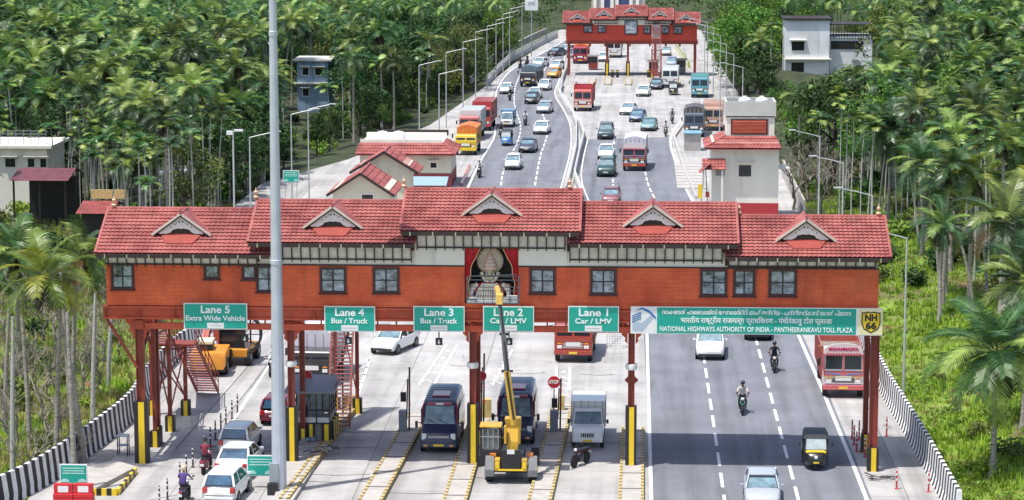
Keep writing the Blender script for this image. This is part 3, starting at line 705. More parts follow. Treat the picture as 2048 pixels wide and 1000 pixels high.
for px, py in ((490,677),(697,681),(878,683),(1018,683)):
    c = A(px, py, YW-.1); r_ = empty('lane_signal', c, 0, {490:'small black arrow box left of the tall mast',697:'small black arrow box behind the toll booth lane, just right of the booth stair',878:'small black arrow box above the left minibus',1018:'small black arrow box touching the lift boom'}[px], 'signal')
    m_ = MB(); m_.b2((-.17,-.08,-.17),(.17,.08,.17)); m_.build('housing', BLACK, r_)
    m_ = MB(); m_.b2((-.03,-.03,.17),(.03,.03,.55)); m_.build('hanger', BLACK, r_)
    m_ = MB(); m_.prism([(-.03,.1),(.03,.1),(.03,-.01),(.09,-.01),(0,-.12),(-.09,-.01),(-.03,-.01)], 'y', -.095, -.082); m_.build('arrow', ARW, r_)
# banner of the highways authority
ys = YW-.34; a = A(1261, 667, ys); b = A(1766, 617, ys)
r_ = empty('name_banner', ((a.x+b.x)/2, ys, (a.z+b.z)/2), 0, 'long banner naming the highways authority in three scripts, with the NH 66 shield', 'banner')
w2, h2 = (b.x-a.x)/2, (b.z-a.z)/2
m_ = MB(); m_.b2((-w2,0,-h2),(w2,.1,h2)); m_.build('panel', WHITE, r_)
bx = lambda px: A(px, 640, ys).x-(a.x+b.x)/2
m_ = MB(); m_.b2((bx(1314),-.012,-h2+.04),(bx(1712),-.001,h2-.04)); m_.build('sign_face', TEAL, r_)
cxm = (bx(1314)+bx(1712))/2; wd_ = bx(1712)-bx(1314)
import os
fd = os.path.join(bpy.utils.resource_path('LOCAL'), 'datafiles', 'fonts')
text('നാഷണൽ ഹൈവേയ്സ് അതോറിറ്റി ഓഫ് ഇന്ത്യ - പന്തീരങ്കാവ് ടോൾ പ്ലാസ', .30, LETW, r_, (cxm,-.016,h2*.60), width=wd_*.95, bold=.006)
text('भारतीय राष्ट्रीय राजमार्ग प्राधिकरण - पंथीरंकावु टोल प्लाजा', .36, LETW, r_, (cxm,-.016,h2*.0), width=wd_*.76, bold=.006)
text('NATIONAL HIGHWAYS AUTHORITY OF INDIA - PANTHEERANKAVU TOLL PLAZA', .34, LETW, r_, (cxm,-.016,-h2*.64), width=wd_*.97, bold=.006)
# round road emblem at the left of the banner
ex = (bx(1262)+bx(1314))/2; BLUE = mat('emblem_blue', (.03,.16,.42), .5, .05); EGREY = mat('emblem_grey', (.42,.50,.60), .5, .05)
m_ = MB(); m_.prism([(bx(1265),-h2*.75),(bx(1285),-h2*.8),(bx(1300),-h2*.1),(bx(1309),h2*.3),(bx(1306),h2*.5),(bx(1296),h2*.2),(bx(1283),-h2*.2),(bx(1265),-h2*.1)], 'y', -.012, -.002); m_.build('emblem', EGREY, r_)
m_ = MB()
for k in range(4): m_.prism([(bx(1264),-h2*.15+k*.1-.02),(bx(1282),h2*.12+k*.1-.02),(bx(1282),h2*.12+k*.1+.03),(bx(1264),-h2*.15+k*.1+.03)], 'y', -.02, -.013)
m_.prism([(bx(1270),h2*.72),(bx(1284),h2*.8),(bx(1298),h2*.55),(bx(1312),h2*.05),(bx(1311),h2*.28),(bx(1298),h2*.75),(bx(1284),h2*.93)], 'y', -.02, -.013)
m_.build('emblem_stripe', BLUE, r_)
# shield
cs = bx(1742); m_ = MB(); pale = mat('pale_yellow', (.80,.72,.42), .5, .03)
m_.b2((bx(1717),-.012,-h2+.04),(bx(1765),-.001,h2-.04)); m_.build('shield_ground', pale, r_)
def shield(k): return [(cs-.46*k,.48*k),(cs-.3*k,.48*k),(cs-.15*k,.53*k),(cs,.48*k),(cs+.15*k,.53*k),(cs+.3*k,.48*k),(cs+.46*k,.48*k),(cs+.47*k,-.05*k),(cs+.36*k,-.36*k),(cs,-.56*k),(cs-.36*k,-.36*k),(cs-.47*k,-.05*k)]
m_ = MB(); m_.prism(shield(1.0), 'y', -.02, -.013); m_.build('shield_border', BLACK, r_)
m_ = MB(); m_.prism(shield(.87), 'y', -.028, -.021); m_.build('shield', YELLOW, r_)
text('NH', .44, BLACK, r_, (cs,-.033,.20), width=.60, bold=.02); text('66', .44, BLACK, r_, (cs,-.033,-.20), width=.54, bold=.02)
# ================================================================ VEHICLES (local axes: +Y is the front, origin on the road under the middle)
def wheel(parent, x, y, r, w, name='wheel', rim=.62, dish=.02):
    m = MB(); m.lathe((x, y, r), [(r*.55,-w/2),(r*.93,-w/2),(r,-w/2+.03),(r,w/2-.03),(r*.93,w/2),(r*.55,w/2)], 20, axis='x'); t = m.build(name, RUBBER, parent, smooth=40)
    k = MB(); s = 1 if x > 0 else -1
    k.lathe((x+s*(w/2-.03), y, r), [(r*rim,-.02),(r*rim,.025),(r*rim*.8,.032),(r*.18,.02),(r*.15,.045)], 14, axis='x') if s > 0 else k.lathe((x+s*(w/2-.03), y, r), [(r*.15,-.045),(r*.18,-.02),(r*rim*.8,-.032),(r*rim,-.025),(r*rim,.02)], 14, axis='x')
    k.build('rim', RIM, t, smooth=40); return t
CARS = {  # L, W, H, belt, wheel r, hood length, boot length, glass: rear-base, rear-top, front-top, front-base (y)
 'hatch': dict(L=3.65, W=1.62, H=1.50, belt=.93, r=.28, zt=(.62,.90,.93,.93,.90,.66), gl=(-1.70,-1.42,.25,.98)),
 'sedan': dict(L=4.35, W=1.72, H=1.47, belt=.93, r=.30, zt=(.70,.98,.98,.92,.88,.64), gl=(-1.62,-1.0,.30,1.08)),
 'suv':   dict(L=4.35, W=1.78, H=1.75, belt=1.10, r=.35, zt=(.80,1.08,1.12,1.10,1.06,.82), gl=(-2.05,-1.88,.42,1.00)),
 'muv':   dict(L=4.55, W=1.78, H=1.78, belt=1.05, r=.32, zt=(.75,1.04,1.07,1.05,.99,.74), gl=(-2.18,-2.02,.62,1.32)),
}
def car(kind, col, name='car', extras=(), vis=True):
    p = CARS[kind]; L, W, H, B, r = p['L'], p['W'], p['H'], p['belt'], p['r']; z = p['zt']; g = p['gl']; root = empty(name)
    P = paint(col); hw = W/2
    def sec(y, w, zb, zt, cr=.0):
        a = [(w*.82, zb), (w*.97, zb+.10), (w, (zb+zt)*.5), (w*.985, zt-.14), (w*.93, zt-.03), (w*.80, zt+cr*.4), (w*.4, zt+cr)]
        return [(x, y, q) for x, q in a]+[(-x, y, q) for x, q in a[::-1]]
    hy = L/2
    st = [(-hy, hw*.84, .42, z[0], 0), (-hy+.05, hw*.93, .30, z[0]+.12, 0), (-hy+.22, hw*.985, .24, z[1]-.03, .0), (g[0], hw, .21, z[1], .02), (-hy*.4, hw, .20, B, .0), (g[3]-.5, hw, .20, B, .0), (g[3], hw*.99, .21, z[3], .03), (g[3]+(hy-g[3])*.45, hw*.98, .22, z[4], .04), (hy-.24, hw*.94, .24, z[5]+.12, .04), (hy-.07, hw*.86, .28, z[5], .02), (hy, hw*.72, .36, z[5]-.10, 0)]
    b = MB(); b.loft([sec(*s) for s in st]); body = b.build('body', P, root, smooth=38)
    # glasshouse
    wb, wt = hw*.90, hw*.70; e = .02
    gz = MB(); gz.loft([[( wb, g[0], B-.02), (wb, g[3], B-.02), (-wb, g[3], B-.02), (-wb, g[0], B-.02)], [(wt+.03, g[1]-.04, H-.09), (wt+.03, g[2]+.05, H-.09), (-wt-.03, g[2]+.05, H-.09), (-wt-.03, g[1]-.04, H-.09)]])
    gz.build('windows', GLASS, root)
    ws = MB(); c0, c1 = (g[3], B), (g[2]+.05, H-.09)
    ws.add([(-wb*.9, c0[0]+.008, c0[1]+.03), (wb*.9, c0[0]+.008, c0[1]+.03), (wt*.95, c1[0]+.012, c1[1]-.02), (-wt*.95, c1[0]+.012, c1[1]-.02)], [(0,1,2,3)])
    ws.build('windscreen', SKYGLASS, root)
    rw = MB(); c0, c1 = (g[0], B), (g[1]-.04, H-.09)
    rw.add([(-wb*.85, c0[0]-.008, c0[1]+.04), (wb*.85, c0[0]-.008, c0[1]+.04), (wt*.92, c1[0]-.012, c1[1]-.02), (-wt*.92, c1[0]-.012, c1[1]-.02)], [(3,2,1,0)])
    rw.build('rear_window', REARG, root)
    rf = MB(); rs = []
    for k, zz, ins in ((0, H-.10, 0), (1, H-.045, .01), (2, H-.005, .12), (3, H, .3)):
        ww = wt+.045-ins; ya, yb = g[1]-.06+ins*.9, g[2]+.07-ins*.9; c = .10
        rs.append([(ww-c, ya, zz), (ww, ya+c, zz), (ww, yb-c, zz), (ww-c, yb, zz), (-ww+c, yb, zz), (-ww, yb-c, zz), (-ww, ya+c, zz), (-ww+c, ya, zz)])
    rf.loft(rs); rf.build('roof', P, root, smooth=45)
    pl = MB()
    for s in (-1, 1):
        pl.bar((s*wb, g[3]+.02, B-.02), (s*(wt+.03), g[2]+.06, H-.08), .06, .05); pl.bar((s*wb, g[0]-.01, B-.02), (s*(wt+.03), g[1]-.04, H-.08), .10, .09)
        m = (g[1]+g[2])/2; pl.bar((s*(wb+.008), m+.05, B-.02), (s*(wt+.038), m, H-.08), .03, .09)
    pl.build('pillar', P, root)
    tr = MB(); tr.b2((-hw*.80, hy-.06, .30), (hw*.80, hy+.015, .42)); tr.b2((-hw*.42, hy-.10, z[5]-.26), (hw*.42, hy-.018, z[5]-.10)); tr.build('grille', BLACK, root)
    bp = MB(); bp.b2((-hw*.86, -hy-.02, .30), (hw*.86, -hy+.1, .44)); bp.build('bumper', BLACK if kind == 'suv' else P, root, bevel=.03)
    for s in (-1, 1):
        h = MB(); h.prism([(s*hw*.48, hy-.20), (s*hw*.80, hy-.10), (s*hw*.93, hy-.34), (s*hw*.90, hy-.5)][::s], 'z', z[5]-.08, z[5]+.06); h.build('headlight', HEADL, root)
        t = MB(); t.b2((s*hw*.66, -hy-.012, z[0]-.02), (s*hw*.95, -hy+.16, z[0]+.24 if kind in ('hatch','muv','suv') else z[0]+.16)); t.build('taillight', TAILL, root, bevel=.03)
        mm = MB(); mm.box((s*(hw+.09), g[3]-.22, B+.08), (.17, .09, .12)); mm.build('mirror', P if s > 0 else P, root, bevel=.02)
        for yy in (-hy+.75, hy-.72): 
            a = MB(); a.lathe((s*(hw-.02), yy, r), [(r*1.17,-.03),(r*1.17,.024)], 20, axis='x'); a.build('wheel_arch', BLACK, root)
            wheel(root, s*(hw-.075), yy, r, .18)
    for yy, s in ((hy+.02, 1), (-hy-.025, -1)):
        n_ = MB(); n_.b2((-.25, yy-.005, .46 if s > 0 else .52), (.25, yy+.005, .57 if s > 0 else .63)); n_.build('number_plate', PLATEY if 'taxi' in extras else PLATEW, root)
    if 'rails' in extras:
        q = MB()
        for s in (-1, 1): q.bar((s*wt*.9, g[1]+.1, H+.04), (s*wt*.9, g[2]-.1, H+.04), .03, .03)
        q.build('roof_rail', BLACK, root)
    if 'sign' in extras:
        q = MB(); q.box((0, -.3, H+.07), (.5, .16, .14)); q.build('roof_sign', YELLOW, root)
    return root
REARG = mat('rear_glass', (.04,.10,.17), .08, .4, 2, coat=.5, spec=.9)
def bus_van(col, trim, name='minibus'):
    root = empty(name); P = paint(col); T = paint(trim); L, hw = 5.6, .98
    def sec(y, w, zb, zt, zs):
        a = [(w*.90, zb), (w, zb+.12), (w, zs), (w*.96, (zs+zt)/2), (w*.86, zt-.08), (w*.70, zt)]
        return [(x, y, q) for x, q in a]+[(-x, y, q) for x, q in a[::-1]]
    b = MB(); b.loft([sec(-2.8, hw*.96, .35, 2.5, 1.2), sec(-2.72, hw, .30, 2.56, 1.2), sec(1.35, hw, .28, 2.60, 1.2), sec(1.62, hw*.985, .28, 2.50, 1.2), sec(2.18, hw*.96, .28, 1.42, 1.1), sec(2.60, hw*.93, .28, 1.18, .9), sec(2.78, hw*.87, .32, .98, .7), sec(2.82, hw*.8, .38, .8, .6)])
    b.build('body', P, root, smooth=35)
    g = MB(); g.add([(-.80, 2.19, 1.46), (.80, 2.19, 1.46), (.70, 1.72, 2.34), (-.70, 1.72, 2.34)], [(0,1,2,3)]); g.v = [(x, y+.03, z) for x, y, z in g.v]; g.build('windscreen', SKYGLASS, root)
    m = MB(); m.bar((-.4,2.22,1.5),(.1,2.13,1.66),.02,.03); m.bar((.2,2.22,1.5),(.6,2.12,1.68),.02,.03); m.build('wiper', BLACK, root)
    r_ = MB(); r_.b2((-.62, 1.60, 2.37), (.62, 1.86, 2.50)); r_.b2((-.45, -.3, 2.60), (.45, 1.0, 2.70)); r_.build('roof_visor', T, root, bevel=.03)
    r_ = MB(); r_.b2((-.2, 1.87, 2.39), (.2, 1.885, 2.49)); r_.build('destination_board', PLATEW, root)
    rr = MB()
    for k in range(9): rr.b2((-.72, -2.5+k*.5, 2.601), (.72, -2.44+k*.5, 2.625))
    rr.build('roof_rib', P, root)
    gr = MB(); gr.b2((-.55, 2.74, .78), (.55, 2.80, 1.0)); gr.build('grille', BLACK, root); c = MB()
    for k in range(3): c.b2((-.54, 2.801, .82+k*.06), (.54, 2.812, .84+k*.06))
    c.build('grille_bar', CHROME, root)
    s_ = MB(); s_.b2((-.86,2.64,1.02),(.86,2.70,1.07)); s_.build('stripe', T, root)
    bb = MB(); bb.b2((-.92, 2.72, .36), (.92, 2.88, .60)); bb.build('bumper', P, root, bevel=.04)
    n_ = MB(); n_.b2((-.27, 2.885, .42), (.27, 2.895, .54)); n_.build('number_plate', PLATEY, root)
    for s in (-1, 1):
        h = MB(); h.box((s*.74, 2.74, .90), (.26, .12, .34)); h.build('headlight', HEADL, root, bevel=.04)
        f = MB(); f.box((s*.66, 2.88, .47), (.2, .05, .11)); f.build('fog_lamp', mat('amber_lens', (.75,.35,.15), .2), root)
        t = MB(); t.box((s*.86, -2.80, 1.0), (.12, .05, .4)); t.build('taillight', TAILL, root)
        q = MB(); q.bar((s*.95, 2.1, 1.5), (s*1.16, 2.2, 1.5), .04, .04); q.box((s*1.18, 2.2, 1.42), (.14, .10, .36)); q.build('mirror', BLACK, root, bevel=.02)
        sw = MB()
        for k in range(5): sw.b2((s*.975, -2.5+k*.86, 1.35), (s*.992, -1.72+k*.86, 2.1))
        sw.build('side_window', GLASS, root)
        a = MB(); a.bar((s*.95,2.2,1.42),(s*.84,1.64,2.42),.05,.05); a.build('pillar', T, root)
        for yy in (-1.7, 2.0): wheel(root, s*.87, yy, .36, .22)
    n = MB(); n.b2((-.8,-2.83,1.35),(.8,-2.805,2.2)); n.build('rear_window', GLASS, root)
    return root
def truck(cab, cargo, name='lorry', board=None, cl=5.6, ch=2.3, tilt=None, cw=2.35, kind='open', nose=False, face=None, cabh=2.75):
    """Indian lorry: flat cab with split windscreen, painted sides; cargo: open/box/canvas/tipper"""
    root = empty(name); P = paint(cab); C = paint(cargo); F_ = paint(face) if face else P; fl = cl/2+.85; cf = fl; hw = 1.16
    ch_ = MB(); ch_.b2((-.45, -cl/2-.9, .62), (.45, cf-.05, .86)); ch_.build('chassis', BLACK, root)
    b = MB(); b.loft([[(x*hw, yy, zz) for x, yy, zz in ((.98, cf-1.55, .62), (.98, cf-.02, .62), (1, cf, 1.15), (1, cf-.02, 1.55), (.96, cf-.16, cabh-.1), (.92, cf-.26, cabh), (.92, cf-1.55, cabh))], [(x*hw, yy, zz) for x, yy, zz in ((-.98, cf-1.55, .62), (-.98, cf-.02, .62), (-1, cf, 1.15), (-1, cf-.02, 1.55), (-.96, cf-.16, cabh-.1), (-.92, cf-.26, cabh), (-.92, cf-1.55, cabh))]])
    b.build('cab', P, root, bevel=.04)
    # windscreen halves lie in the sloping face
    def facept(x, z, o): 
        t = max(0, (z-1.55)/(cabh-.1-1.55)); return (x, cf-.02-.14*t+o, z)
    for s in (-1, 1):
        g = MB(); x0, x1 = s*.07, s*(hw-.14); q = [facept(x0, 1.68, .02), facept(x1, 1.68, .02), facept(x1*.97, cabh-.32, .02), facept(x0, cabh-.32, .02)]; g.add(q+[(a, bb-.03, c) for a, bb, c in q], [(0,1,2,3),(7,6,5,4),(0,4,5,1),(1,5,6,2),(2,6,7,3),(3,7,4,0)]); g.build('windscreen', GLASS, root)
        m = MB(); m.bar((s*(hw+.01), cf-.2, 2.3), (s*(hw+.22), cf+.02, 2.3), .03, .03); m.box((s*(hw+.24), cf+.04, 2.1), (.16, .08, .42)); m.build('mirror', BLACK, root)
        h = MB(); h.box((s*.82, cf+.02, .98), (.30, .06, .2)); h.build('headlight', HEADL, root, bevel=.02)
        o_ = MB(); o_.box((s*.82, cf+.02, 1.2), (.26, .05, .09)); o_.build('indicator', ORANGEL, root)
        w_ = MB(); w_.b2((s*(hw-.0), cf-1.2, 1.65), (s*(hw+.015), cf-.35, cabh-.4)); w_.build('side_window', GLASS, root)
        ste = MB(); ste.box((s*(hw-.1), cf-.45, .55), (.2,.5,.1)); ste.build('step', BLACK, root)
        wheel(root, s*(hw-.16), cf-.75, .47, .26)
        wheel(root, s*(hw-.24), -cl/2+.75, .47, .42, rim=.5)
        t = MB(); t.box((s*.85, -cl/2-.93, .85), (.3, .05, .14)); t.build('taillight', TAILL, root)
    fr = MB(); fr.b2((-hw*.97, cf+.002, 1.30), (hw*.97, cf+.02, 1.50)); fr.build('face_panel', F_, root)
    gl = MB()
    for k in range(4): gl.b2((-.62, cf+.004, .92+k*.09), (.62, cf+.03, .96+k*.09))
    gl.build('grille', CHROME if nose else BLACK, root)
    pn = MB(); pn.b2((-.45, cf+.031, 1.02), (.45, cf+.045, 1.28)); pn.build('name_panel', PLATEW, root)
    bm_ = MB(); bm_.b2((-hw, cf-.1, .50), (hw, cf+.14, .78)); bm_.build('bumper', F_, root, bevel=.03)
    n_ = MB(); n_.b2((-.25, cf+.142, .57), (.25, cf+.15, .70)); n_.build('number_plate', PLATEY, root)
    if board is not None:
        q = MB(); pts = [(-hw*.94, cabh-.24), (hw*.94, cabh-.24), (hw*.92, cabh+.12), (hw*.6, cabh+.34), (0, cabh+.42), (-hw*.6, cabh+.34), (-hw*.92, cabh+.12)]
        q.prism(pts, 'y', cf-.14, cf-.02); bo = q.build('visor_board', paint((.72,.62,.60)), root)
        e = MB()
        for k in range(12): e.box((-.92+k*.167, cf-.012, cabh-.18+.0), (.10, .02, .08))
        e.build('bead_row', paint((.6,.05,.1)), bo)
        if board: text(board, .24, paint((.55,.02,.12)), bo, (0, cf-.012, cabh+.07), rot=(pi/2, 0, pi), width=1.7, bold=.015)
        f = MB()
        for s in (-1, 1):
            f.tube([facept(s*.05, 1.60, .03), facept(s*(hw-.08), 1.60, .03), facept(s*(hw-.09), cabh-.27, .03), facept(s*.05, cabh-.27, .03)], .035, 6)
        f.build('windscreen_trim', CHROME, root)
        fg = MB()
        for k in range(9): fg.box((-.96+k*.24, cf+.03, .80+.0), (.14,.02,.06))
        for s in (-1,1): fg.prism([(s*.1,1.32),(s*1.0,1.42),(s*1.0,1.48),(s*.2,1.42)][::s], 'y', cf+.021, cf+.032)
        fg.build('ornament', paint((.1,.25,.5)), root)
        for z_, h_, c_ in ((1.53,.05,(.55,.04,.06)),(.86,.04,(.75,.7,.66)),(cabh-.29,.05,(.5,.04,.07)),(1.20,.035,(.6,.5,.1))):
            q = MB(); q.b2((-hw*.96, cf+.021, z_), (hw*.96, cf+.05 if z_ < 1.5 else cf+.01, z_+h_)); q.build('painted_band', paint(c_), root)
        for s in (-1, 1):
            q = MB(); q.tube([facept(s*(hw-.05), 1.55, .05), facept(s*(hw-.04), cabh-.2, .05)], .045, 6); q.build('red_pillar', paint((.50,.06,.06)), root)
            q = MB(); q.bar((s*(hw+.02), cf-.1, cabh-.1), (s*(hw+.22), cf, cabh+.25), .03, .03); q.ball((s*(hw+.22), cf, cabh+.27), .05, 6, 4); q.build('marker_lamp', ORANGEL, root)
        q = MB(); q.bar((0, cf-.0, 1.62), (0, cf-.1, cabh-.3), .09, .05); q.build('centre_pillar', paint((.6,.1,.1)), root)
    z0 = .95; y0, y1 = -cl/2-.95, cf-1.65; w = cw/2
    if kind in ('open', 'canvas', 'tipper'):
        m = MB(); m.b2((-w, y0, z0-.08), (w, y1, z0)); t = .06
        for s in (-1, 1): m.b2((s*(w-t), y0, z0), (s*w, y1, z0+ch))
        m.b2((-w+t, y0, z0), (w-t, y0+t, z0+ch-(.3 if kind == 'open' else 0))); m.b2((-w+t, y1-t, z0), (w-t, y1, z0+ch)); bd = m.build('cargo_body', C, root)
        rb = MB(); k = int((y1-y0)/.6)
        for i in range(k+1):
            yy = y0+.04+(y1-y0-.08)*i/k
            for s in (-1, 1): rb.b2((s*(w+.001), yy-.04, z0), (s*(w+.05), yy+.04, z0+ch))
        for i in range(5): 
            rb.b2((-w+.2+i*(cw-.4)/4-.03, y0-.04, z0), (-w+.2+i*(cw-.4)/4+.03, y0-.001, z0+ch-.3)); rb.b2((-w+.2+i*(cw-.4)/4-.03, y1+.001, z0+1.2), (-w+.2+i*(cw-.4)/4+.03, y1+.04, z0+ch))
        for zz in (.5, 1.1, 1.7):
            if zz < ch-.3: rb.b2((-w, y0-.05, z0+zz), (w, y0-.041, z0+zz+.08))
        rb.build('cargo_rib', paint(tuple(c*.7 for c in cargo)), bd)
        ld = MB()
        if kind == 'open': ld.b2((-w+t, y0+t, z0+.4), (w-t, y1-t, z0+ch*.55)); ld.build('load', mat('sand_load', (.22,.19,.16), .9, .3, 3), root)
        if kind == 'canvas':
            n = 10; vs = []; 
            for j in range(n+1):
                yy = y0-.03+(y1-y0+.06)*j/n; sag = .05*sin(j*2.1)
                vs += [(-w-.04, yy, z0+ch-.75+.1*sin(j*1.7)), (-w-.03, yy, z0+ch-.02), (-w*.5, yy, z0+ch+.16+sag), (0, yy, z0+ch+.24+sag), (w*.5, yy, z0+ch+.16+sag), (w+.03, yy, z0+ch-.02), (w+.04, yy, z0+ch-.75+.1*sin(j*1.3))]
            fs = [(j*7+i, j*7+i+1, (j+1)*7+i+1, (j+1)*7+i) for j in range(n) for i in range(6)]+[tuple(range(7)), tuple(n*7+i for i in range(6, -1, -1))]
            m = MB(); m.add(vs, fs); m.build('tarpaulin', mat('tarp_%.1f' % (tilt or (.6,.6,.58))[0], tilt or (.6,.6,.58), .7, .12, 1.5, bump=.4), root, smooth=50)
    else:
        m = MB(); m.b2((-w, y0, z0-.05), (w, y1, z0+ch)); bd = m.build('container', C, root, bevel=.03)
        rb = MB(); k = int((y1-y0)/.45)
        for i in range(k+1):
            yy = y0+.1+(y1-y0-.2)*i/k
            for s in (-1, 1): rb.b2((s*(w+.001), yy-.06, z0+.05), (s*(w+.03), yy+.06, z0+ch-.1))
        for s in (-1, 1): rb.b2((s*.03, y0-.035, z0), (s*.07, y0-.001, z0+ch-.05)); rb.b2((s*.6, y0-.035, z0), (s*.64, y0-.001, z0+ch-.05)); rb.b2((s*(w-.1), y0-.03, z0), (s*(w-.0), y0-.001, z0+ch-.05))
        for i in range(8): rb.b2((-w+.1, y0+.3+(y1-y0-.6)*i/7-.03, z0+ch+.001), (w-.1, y0+.3+(y1-y0-.6)*i/7+.03, z0+ch+.02))
        rb.build('container_rib', paint(tuple(c*.8 for c in cargo)), bd)
    mf = MB()
    for s in (-1, 1): mf.b2((s*(w-.75), y0+.1, .25), (s*(w-.2), y0+.13, .85))
    mf.build('mud_flap', BLACK, root)
    return root
def pickup(col, box, name='pickup_truck', boxh=1.35, nose=True, small=False):
    root = empty(name); P = paint(col); Bx = paint(box); hw = .82 if not small else .72; cf = 2.35 if nose else 1.75
    b = MB()
    def sec(y, w, zb, zt):
        a = [(w*.9, zb), (w, zb+.12), (w, zt-.12), (w*.92, zt-.02), (w*.6, zt+.02)]
        return [(x, y, q) for x, q in a]+[(-x, y, q) for x, q in a[::-1]]
    if nose: b.loft([sec(.35, hw, .35, 1.12), sec(1.35, hw, .35, 1.12), sec(1.75, hw, .35, 1.06), sec(cf-.12, hw*.96, .38, .98), sec(cf, hw*.90, .42, .88)])
    else: b.loft([sec(.35, hw, .35, 1.0), sec(1.3, hw, .35, 1.0), sec(cf-.1, hw*.97, .38, .92), sec(cf, hw*.93, .42, .80)])
    b.build('body', P, root, smooth=35); fy = 1.42 if nose else cf-.1; zb = 1.08 if nose else .95
    c = MB(); c.loft([[(hw*.97, .35, zb), (hw*.97, fy, zb), (-hw*.97, fy, zb), (-hw*.97, .35, zb)], [(hw*.86, .38, 1.80), (hw*.86, fy-.42, 1.80), (-hw*.86, fy-.42, 1.80), (-hw*.86, .38, 1.80)]]); c.build('cab', P, root, bevel=.03)
    dx = (fy-(fy-.42)); g = MB(); q = [(-hw*.88, fy-.05+.02, zb+.07), (hw*.88, fy-.05+.02, zb+.07), (hw*.80, fy-.40+.03, 1.74), (-hw*.80, fy-.40+.03, 1.74)]; g.add(q, [(0,1,2,3)]); g.build('windscreen', SKYGLASS, root)
    gr = MB(); gr.b2((-.34, cf-.05, .66), (.34, cf+.02, .86)); gr.build('grille', BLACK, root)
    gb = MB()
    for k in range(6): gb.b2((-.3+k*.11, cf+.021, .66), (-.27+k*.11, cf+.03, .86))
    gb.build('grille_bar', P, root)
    bp = MB(); bp.b2((-hw*.95, cf-.08, .40), (hw*.95, cf+.06, .60)); bp.build('bumper', P, root, bevel=.03)
    n_ = MB(); n_.b2((-.25, cf+.062, .43), (.25, cf+.07, .55)); n_.build('number_plate', PLATEY, root)
    for s in (-1, 1):
        h = MB(); h.box((s*hw*.74, cf-.02, .76), (.24, .08, .18)); h.build('headlight', HEADL, root, bevel=.03)
        m = MB(); m.bar((s*hw*.95, fy-.15, 1.3), (s*(hw+.16), fy-.1, 1.3), .03, .03); m.box((s*(hw+.19), fy-.1, 1.28), (.12, .06, .22)); m.build('mirror', BLACK, root)
        w_ = MB(); q = [(s*hw*.985, .5, zb+.08), (s*hw*.985, fy-.15, zb+.08), (s*hw*.89, fy-.45, 1.72), (s*hw*.89, .52, 1.72)]; w_.add(q, [(0,1,2,3)]); w_.build('side_window', GLASS, root)
        wheel(root, s*(hw-.08), (cf-.6), .33 if not small else .27, .2); wheel(root, s*(hw-.08), -1.35, .33 if not small else .27, .2)
        t = MB(); t.box((s*hw*.85, -2.43, .62), (.16, .05, .12)); t.build('taillight', TAILL, root)
    w = hw+.06; z0 = .78; m = MB(); m.b2((-w, -2.4, z0), (w, .28, z0+boxh)); bx_ = m.build('cargo_box', Bx, root, bevel=.02)
    r_ = MB()
    for k in range(7):
        yy = -2.35+k*.43
        for s in (-1, 1): r_.b2((s*(w+.001), yy-.03, z0), (s*(w+.03), yy+.03, z0+boxh))
    for k in range(5): r_.b2((-w+.15+k*(2*w-.3)/4-.02, .281, z0+.95), (-w+.15+k*(2*w-.3)/4+.02, .31, z0+boxh)); r_.b2((-w+.15+k*(2*w-.3)/4-.02, -2.43, z0), (-w+.15+k*(2*w-.3)/4+.02, -2.401, z0+boxh))
    r_.build('box_rib', GREYM, bx_)
    return root
